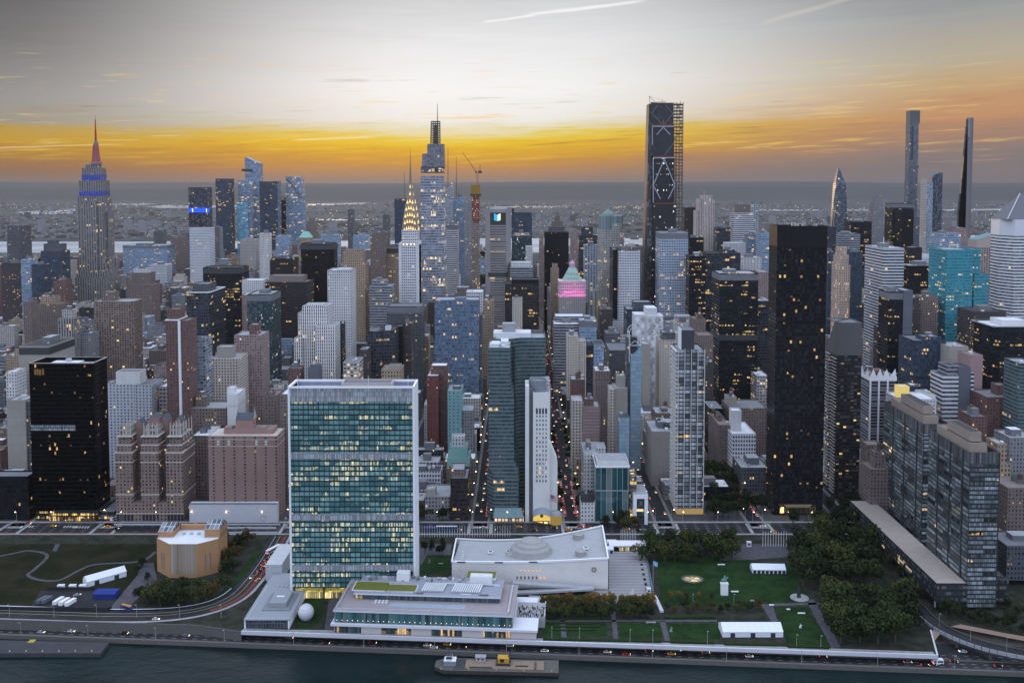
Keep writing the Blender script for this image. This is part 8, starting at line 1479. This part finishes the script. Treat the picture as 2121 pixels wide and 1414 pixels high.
def crown_mesh(r,seed,n,shape=1.0):
 q=random.Random(seed);m=MB();lobes=[(q.gauss(0,.42)*r,q.gauss(0,.42)*r,q.uniform(-.5,.62)*r*shape,q.uniform(.34,.58)*r)for _ in range(11)]
 for _ in range(n):
  lx,ly,lz,lr=q.choice(lobes);d=Vector((q.gauss(0,1),q.gauss(0,1),q.gauss(.25,1))).normalized();p=Vector((lx,ly,lz))+d*lr*q.uniform(.75,1.05);s_=q.uniform(.06,.125)*r*.95
  nrm=(d+Vector((q.gauss(0,.5),q.gauss(0,.5),q.gauss(.3,.5)))).normalized();a=nrm.cross(Vector((0,0,1))if abs(nrm.z)<.95 else Vector((1,0,0))).normalized();b=nrm.cross(a);w=q.uniform(0,6.3);a,b=a*math.cos(w)+b*math.sin(w),b*math.cos(w)-a*math.sin(w)
  m.face([p-a*s_-b*s_*.6,p+a*s_*.9-b*s_*.7,p+a*s_+b*s_*.7,p-a*s_*.8+b*s_*.8])
 return m
protos={}
def tree_proto(kind,var,conifer=False):
 key=(kind,var)
 if key in protos:return protos[key]
 r_=bpy.data.objects.new('tree',None);COL.objects.link(r_);r_['category']='tree';r_['label']='tree'
 m=crown_mesh(1.0,var*17+len(kind),850,.95 if var%2 else.8);o=m.build('crown',LV[kind],r_)
 for v_ in o.data.vertices:v_.co.z+=1.5
 k=MB();k.bar((0,0,0),(.04,.02,1.3),.14,0,.09)
 for a in range(4):k.bar((.03,.02,1.0+.1*a),(.5*math.cos(a*1.7),.5*math.sin(a*1.7),1.7+.1*a),.06,0,.02)
 k.build('trunk',bark,r_);protos[key]=r_;r_['fresh']=1;return r_
def tree(u,v,r,kind,label,group,z=UZ,sq=1.0,px_=True):
 x,y=G(u,v,z)if px_ else(u,v);p=tree_proto(kind,rnd.randint(0,2));sc=(r*rnd.uniform(.9,1.12),r*rnd.uniform(.9,1.12),r*sq*rnd.uniform(.88,1.12));rz=rnd.uniform(0,6.28)
 if 'fresh' in p:
  del p['fresh'];p.location=(x,y,z);p.rotation_euler=(0,0,rz);p.scale=sc;p['label']=label;p['group']=group;return p
 return copy_tree(p,(x,y,z),rz,label,group,sc)
def grove(pts,kinds,r0,r1,label,group,z=UZ,sq=1.0):
 for u,v in pts:tree(u+rnd.uniform(-4,4),v+rnd.uniform(-2,2),rnd.uniform(r0,r1),rnd.choice(kinds),label,group,z,sq)
grove([(1330,1160),(1352,1158),(1378,1160),(1400,1163),(1425,1160),(1448,1164),(1472,1158),(1497,1160),(1520,1158),(1390,1142),(1415,1140),(1440,1140),(1462,1140),(1485,1140),(1510,1142),(1345,1136),(1368,1140)],['green','olive','green','dark'],5.6,7.4,'big leafy tree in the grove between the big lawn and the avenue','trees between big lawn and avenue')
grove([(1665+(i%5)*34,1140+(i//5)*24)for i in range(20)]+[(1700,1130),(1735,1128)],['dark','dark','green','olive'],7.2,10.0,'big dark tree in the dense wood at the right of the big lawn','dense wood right of the lawn')
grove([(1722+(i%5)*38+(i//5)*6,1252+(i//5)*26)for i in range(19)],['dark','olive','green','dark','green'],6.6,9.2,'olive green tree in the riverside wood left of the curving overpass','riverside wood at the lower right')
for x0_,n_,nm in((1124,4,'left'),(1176,8,'middle'),(1284,6,'right')):
 for i in range(n_):
  tree(x0_+i*12.4+rnd.uniform(-2,2),1262+rnd.uniform(-1,1),rnd.uniform(3.2,4.0),'olive' if i%3 else 'bronze','bronze topped small tree in the back row of the %s garden grove'%nm,'back row of the %s garden grove'%nm)
  tree(x0_+i*12.4+rnd.uniform(-2,2),1279+rnd.uniform(-1,1),rnd.uniform(3.0,3.9),rnd.choice(('dark','green','olive')),'green small tree in the front row of the %s garden grove'%nm,'front row of the %s garden grove'%nm)
  tree(x0_+i*12.4+5,1255,rnd.uniform(2.7,3.5),'gold','orange gold autumn tree behind the %s garden grove'%nm,'gold autumn trees behind the %s grove'%nm,UZ,1.2)
grove([(1380+i*16,1262+(i%2)*7)for i in range(13)],['bronze','olive','dark'],2.2,3.0,'low bushy tree in the hedge rows below the big lawn','bushy trees below the big lawn')
grove([(1388,1240),(1402,1236),(1420,1240),(1448,1238),(1474,1240)],['olive','gold','bronze'],1.8,2.6,'thin young autumn tree at the lower edge of the big lawn','young trees below the big lawn')
grove([(1470+(i%4)*15+(i//4)*3,985+(i//4)*22)for i in range(20)],['dark','dark','green'],5.2,7.0,'dark street tree in the square right of the bright glass tower','trees of the small square',GZ)
grove([(1548,1062),(1566,1058),(1584,1064),(1720,1062),(1745,1066),(1770,1064),(1700,1090),(1730,1092),(1640,1092),(1760,1090),(1785,1094)],['dark'],5.2,7.0,'dark tree at the foot of the great black tower','trees at the great black tower',GZ)
grove([(285,1246),(302,1250),(318,1238),(335,1256),(352,1248),(370,1258),(388,1250),(405,1252),(425,1240),(445,1236),(462,1226),(345,1236),(375,1236),(410,1228)],['olive','green','bronze','dark'],4.6,6.4,'olive autumn tree in front of the tan brick building','trees before the tan brick building')
grove([(462,1150),(480,1144),(498,1138),(512,1128),(465,1176),(482,1166),(470,1196),(488,1186),(455,1130)],['dark','dark','bronze'],4.6,6.0,'dark tree right of the tan brick building','trees right of the tan brick building')
grove([(290,1188),(296,1172),(305,1200)],['dark'],2.6,3.4,'small dark tree left of the tan brick building','small trees left of the tan brick building')
grove([(870,1072),(884,1074),(915,1076),(868,1080)],['dark','green'],4.6,5.6,'street tree before the grey brick block','street trees before the grey brick block',GZ)
grove([(878,1148),(892,1144),(906,1150),(920,1146)],['dark'],2.8,3.8,'dark little fir like tree behind the lawn by the glass slab','small dark trees by the glass slab',UZ,1.5)
grove([(1258,1098),(1278,1092),(1296,1098),(1290,1088),(1318,1092)],['bronze','dark','olive'],4.6,5.6,'bronze street tree behind the assembly hall','street trees behind the assembly hall',GZ)
grove([(1962+i*17,1268+i*4+(i%2)*8)for i in range(10)]+[(2060,1250),(2088,1262),(2108,1280)],['dark','green','dark'],2.8,4.6,'dark bushy tree at the foot of the riverside glass towers','bushes at the riverside glass towers')
grove([(1838,1150),(1850,1172),(1868,1196),(1884,1216),(1902,1236)],['dark','bronze'],3.4,4.6,'street tree along the low dark podium','street trees along the podium')
for u,v,kd,r in((430,1063,'dark',1.8),(443,1064,'dark',3.0),(451,1064,'dark',2.6),(466,1064,'bronze',2.4),(495,1065,'dark',2.0),(512,1065,'olive',3.4),(568,1067,'bronze',3.0)):tree(u,v,r,kd,'small tree standing before the white terrace wall','small trees before the white terrace wall',GZ)
for i in range(34):
 yy=800+(i//2)*24+rnd.uniform(-5,5);xx=S0+PER+(7.6 if i%2 else-7.6)if i<26 else S0+PER*3+(7 if i%2 else-7);tree(xx,yy if i<26 else 800+(i-26)*12,rnd.uniform(2.4,3.6),'dark','street tree in the side street right of the white concrete tower' if i<26 else 'street tree in the side street by the small square','street trees right of the white concrete tower' if i<26 else 'street trees by the small square',GZ,1.1,False)
PAINT={'white':(.62,.62,.64),'black':(.012,.012,.014),'grey':(.16,.165,.175),'yellow':(.58,.30,.02),'red':(.32,.02,.02),'blue':(.03,.07,.22),'silver':(.38,.39,.41)}
tail,headl,glassc=emitter('tail_light',(1,.05,.015),5),emitter('head_light',(1,.74,.42),10),plain('car_glass',(.015,.017,.02),.12,.6,.05)
CARS={}
def car_proto(col,small):
 if(col,small)in CARS:return CARS[col,small]
 r_=bpy.data.objects.new('car',None);COL.objects.link(r_);r_['category']='car';r_['label']='car';pm=plain('car_paint_'+col,PAINT[col],.35,.5,.03,2)
 side=lambda k,pts,w:[k.face([(x,-w,z)for x,z in pts]),k.face([(x,w,z)for x,z in pts][::-1])]+[k.face([(a[0],-w,a[1]),(a[0],w,a[1]),(b[0],w,b[1]),(b[0],-w,b[1])])for a,b in zip(pts,pts[1:]+pts[:1])]
 k=MB();side(k,[(-2.3,.35),(2.3,.35),(2.35,.7),(2.2,.85),(1.1,.98),(-1.9,1.0),(-2.3,.92)],.9);k.build('body',pm,r_)
 k=MB();side(k,[(1.1,.97),(.45,1.44),(-1.2,1.46),(-1.95,.99)],.78);k.build('cabin_glass',glassc,r_)
 k=MB();k.box(-1.2,.42,-.74,.74,1.44,1.50,0,0,True);k.build('roof',pm,r_)
 for s_ in(-.62,.62):
  k=MB();k.box(-2.36,-2.29,s_-.22,s_+.22,.66,.90,0,0,True);k.build('tail_light',tail,r_);k=MB();k.box(2.28,2.38,s_-.2,s_+.2,.58,.78,0,0,True);k.build('headlight',headl,r_)
 if not small:
  for wx in(-1.4,1.4):
   for s_ in(-.86,.86):
    k=MB();n=10;c=[(wx+.34*math.cos(i*6.283/n),.34+.34*math.sin(i*6.283/n))for i in range(n)];k.face([(x,s_-.09,z)for x,z in c]);k.face([(x,s_+.09,z)for x,z in c][::-1])
    for i in range(n):a,b=c[i],c[(i+1)%n];k.face([(a[0],s_-.09,a[1]),(a[0],s_+.09,a[1]),(b[0],s_+.09,b[1]),(b[0],s_-.09,b[1])])
    k.build('wheel',mt_dark,r_)
 if col=='yellow':k=MB();k.box(-.5,-.1,-.35,.35,1.5,1.7,0,0,True);k.build('roof_sign',plain('roof_sign_white',(.7,.65,.5)),r_)
 CARS[col,small]=r_;r_['fresh']=1;return r_
def car(x,y,z,rz,col,label,group,small=False):
 p=car_proto(col,small)
 if 'fresh' in p:del p['fresh'];p.location=(x,y,z);p.rotation_euler=(0,0,rz);p['label']=label;p['group']=group;return p
 return copy_tree(p,(x,y,z),rz,label,group)
CW={'white':'white','black':'black','grey':'dark grey','yellow':'yellow taxi','red':'red','blue':'blue','silver':'silver'}
FDR=[(885,1337,'white'),(926,1335,'yellow'),(898,1342,'silver'),(958,1341,'black'),(1056,1338,'white'),(1128,1349,'white'),(1258,1351,'white'),(1298,1357,'red'),(1345,1349,'black'),(1391,1355,'yellow'),(1418,1348,'black'),(1462,1352,'grey'),(1517,1349,'black'),(1552,1360,'white'),(1598,1353,'grey'),(1705,1361,'black'),(1726,1357,'silver'),(1880,1372,'grey'),(1916,1378,'black'),(1976,1371,'black'),(2068,1380,'black'),(1982,1337,'white'),(772,1332,'black'),(675,1333,'black'),(600,1321,'grey'),(385,1317,'grey'),(258,1312,'black'),(148,1308,'white'),(85,1310,'silver'),(250,1297,'red'),(120,1293,'black'),(175,1294,'grey')]
for u,v,c in FDR:
 x,y=G(u,v,2);east=y-SX(x)>12.2;y=min(max(y,SX(x)+4.5),SX(x)+24);car(x,y,2.02,(0 if not east else math.pi)+sh,c,CW[c]+' car driving on the dark road beside the river',CW[c]+' cars on the river road')
for u,v,z,rz,c,lab in((323,1283,8.1,.02,'white','white van like car alone on the upper road at the left'),(160,1233,UZ,.5,'silver','silver car parked in the yard by the blue canopy')):
 x,y=G(u,v,z);o=car(x,y,z,rz,c,lab,None)if False else car(x,y,z,rz,c,lab,lab)
for i,(u,v,c,f)in enumerate([(615,1118,'red',1),(606,1129,'yellow',1),(585,1134,'black',1),(576,1142,'grey',1),(566,1152,'silver',1),(552,1160,'black',1),(560,1162,'yellow',1),(546,1170,'red',1),(552,1172,'white',1),(537,1183,'black',1),(534,1202,'yellow',1),(523,1196,'grey',0),(597,1072,'blue',0),(592,1076,'white',0)]):
 x,y=G(u,v,10.6-i*.15);zz=10.9-(1112<v)*(v-1112)*.028;x,y=G(u,v,zz);car(x,y,zz+.1,1.1 if f else-2.0,c,CW[c]+' car queuing on the curving street left of the glass slab',CW[c]+' cars on the curving street')
for u,v,c,rz in((735,1092,'white',0),(1000,1093,'white',0),(1075,1092,'yellow',0),(1178,1098,'yellow',.1),(1106,1099,'black',0),(1148,1094,'black',0),(1032,1098,'black',0),(1298,1096,'yellow',0),(1320,1097,'black',0),(1334,1099,'silver',0),(885,1092,'black',0),(222,1091,'yellow',0),(110,1090,'yellow',0),(505,1103,'white',0),(60,1083,'red',0),(240,1095,'black',0),(1202,1091,'red',0),(1215,1093,'red',0),(1612,1115,'yellow',0),(1580,1090,'white',0),(950,1098,'grey',0),(1230,1094,'yellow',0)):
 x,y=G(u,v,GZ);car(x,min(max(y,747.5),767),GZ+.02,rz if rnd.random()<.5 else math.pi+rz,c,CW[c]+' car on the avenue between the campus and the city',CW[c]+' cars on the avenue')
for k_,y0,y1,n,lanes in((1,790,2300,90,(-3.4,0,3.4)),(0,790,1300,34,(-4.4,0,4.4)),(3,790,1120,22,(-4,0,4)),(-2,800,1250,24,(-4,0,4)),(2,790,1000,14,(-4,4))):
 xx=S0+PER*k_;nm={1:'the long traffic street right of the white concrete tower',0:'the street left of the folded green tower',3:'the street by the small square',-2:'the street behind the glass slab',2:'the street right of the corner glass block'}[k_]
 for i in range(n):
  yy=y0+(y1-y0)*(i+rnd.random()*.8)/n;c=rnd.choice(('black','grey','white','silver','yellow','black'));away=rnd.random()<.5
  car(xx+rnd.choice(lanes)+rnd.uniform(-.4,.4),yy,GZ+.02,math.pi/2 if away else-math.pi/2,c,CW[c]+' car in '+nm,CW[c]+' cars in '+nm,True)
for k_,x_off in((0,4.9),(1,-5.2),(1,5.0),(3,5)):
 for i in range(13):
  c=rnd.choice(('black','white','grey','silver'));pr_=car_proto(c,True);car(S0+PER*k_+x_off,786+i*7.5,GZ+.02,math.pi/2,c,f'{CW[c]} car parked at the kerb '+{0:'left of the folded green tower',1:'right of the white concrete tower',3:'by the small square'}[k_],f'{CW[c]} parked cars, street {k_}',True)
def bus(label,u,v,z,rz,L_,body,stripe):
 x,y=G(u,v,z);r_=thing('bus',label,'bus',(0,0,0));k=MB();k.box(-L_/2,L_/2,-1.25,1.25,.4,3.1,0,0,True);k.build('body',body,r_);k=MB();k.box(-L_/2+.5,L_/2-.3,-1.28,1.28,1.4,2.5,0,0,True);k.build('window_band',glassc,r_);k=MB();k.box(-L_/2+.3,L_/2-.3,-1.0,1.0,3.1,3.35,0,0,True);k.build('roof',stripe,r_)
 for wx in(-L_*.32,L_*.32):
  for s_ in(-1.15,1.15):
   k=MB();k.box(wx-.5,wx+.5,s_-.15,s_+.15,0,1,0,0,True);k.build('wheel',mt_dark,r_)
 for s_ in(-.8,.8):k=MB();k.box(-L_/2-.06,-L_/2,s_-.25,s_+.25,.9,1.3,0,0,True);k.build('tail_light',tail,r_)
 r_.location=(x,y,z+.03);r_.rotation_euler=(0,0,rz)
wb_=plain('bus_white',(.58,.58,.62),.5);bb_=plain('bus_blue',(.03,.07,.22),.5)
bus('white city bus on the curving street left of the glass slab',566,1141,10.5,1.12,15,wb_,mt_white);bus('blue and white double bus on the avenue right of the glass slab',925,1097,GZ,0,18,bb_,wb_);bus('dark blue bus on the avenue just right of the glass slab',892,1099,GZ,0,12,bb_,bb_);bus('white striped bus beside the big black slab',247,1073,GZ,1.0,16,wb_,mt_white)
bus('white minibus on the river road at the lower right',1942,1374,2,0,6.5,mt_white,mt_white);bus('blue truck with orange back crossing the park road at the left',262,1262,8.1,-.45,9,bb_,plain('truck_orange',(.5,.2,.03)))
lp=thing('street_lamp','tall grey street lamp along the river road','street lamp',(0,0,0),'street lamps along the river road');k=MB();k.lathe(0,0,[(.16,0),(.09,9)],6);k.bar((0,0,9),(0,-1.8,9.5),.12);k.build('pole',plain('lamp_grey',(.30,.30,.31)),lp);k=MB();k.box(-.2,.2,-2.3,-1.5,9.35,9.55,0,0,True);k.build('lamp_head',emitter('lamp_sodium',(1,.66,.32),22),lp)
lpts=[(*G(u,1278,8),8)for u in(20,112,200,283,372,458)]+[(x,SX(x)+1.1,2.2)for x in range(-330,330,46)]+[(*G(u,v,UZ),UZ)for u,v in((1143,1325),(1200,1327),(1305,1330),(1352,1331),(1465,1334),(1650,1341),(1700,1343),(1435,1255),(1520,1255))]+[(*vp[i][:2],vp[i][2])for i in range(10,30,5)]
[c for c in lp.children if c.name.startswith('lamp_head')][0].data.materials[0]=mt_metal
for i,p in enumerate(lpts):(copy_tree(lp,p)if i else setattr(lp,'location',p))
ls=copy_tree(lp,(S0+PER+7.2,783,GZ),math.pi/2,'street lamp at the corner of the traffic street beside the white concrete tower');ls['group']='lamps of the street right of the white concrete tower';hd=[c for c in ls.children if c.name.startswith('lamp_head')][0];hd.data=hd.data.copy();hd.data.materials[0]=emitter('lamp_sodium',(1,.66,.32),22);lp=ls
for k_,y1 in((1,2200),(0,1300),(3,1100),(2,1100),(-2,1300),(-4,1000),(5,1000)):
 yy=776
 while yy<y1:
  for sx in(-7.2,7.2):
   if rnd.random()<.75:copy_tree(lp,(S0+PER*k_+sx,yy+rnd.uniform(-4,4),GZ),math.pi/2 if sx>0 else-math.pi/2,'street lamp in the side street, axis %s of the avenue'%{1:'right of the white concrete tower',0:'left of the folded green tower',3:'by the small square',2:'right of the corner glass block',-2:'behind the glass slab',-4:'beside the black slab',5:'right of the great black tower'}[k_],'lamps of the street %s'%{1:'right of the white concrete tower',0:'left of the folded green tower',3:'by the small square',2:'right of the corner glass block',-2:'behind the glass slab',-4:'beside the black slab',5:'right of the great black tower'}[k_])
  yy+=34 if yy<1300 else 60
for i,x in enumerate(range(-640,660,30)):copy_tree(lp,(x,771,GZ),0 if i%2 else.2,'street lamp on the far pavement of the avenue','lamps on the avenue')
x,z=XZ(591,330,9000);r_=thing('airplane','tiny airliner silhouette low in the orange sky left of centre','airplane',(x,9000,z))if z<455 else None
if r_:
 k=MB();k.bar((x-16,9000,z),(x+16,9000,z+.6),4,0,2.5);k.build('fuselage',mt_dark,r_);k=MB();k.bar((x-2,8984,z-.5),(x+1,9016,z-.5),2.4);k.build('wing',mt_dark,r_);k=MB();k.face([(x-16,9000,z+1),(x-10,9000,z+1),(x-15,9000,z+7)]);k.build('tail_fin',mt_dark,r_)
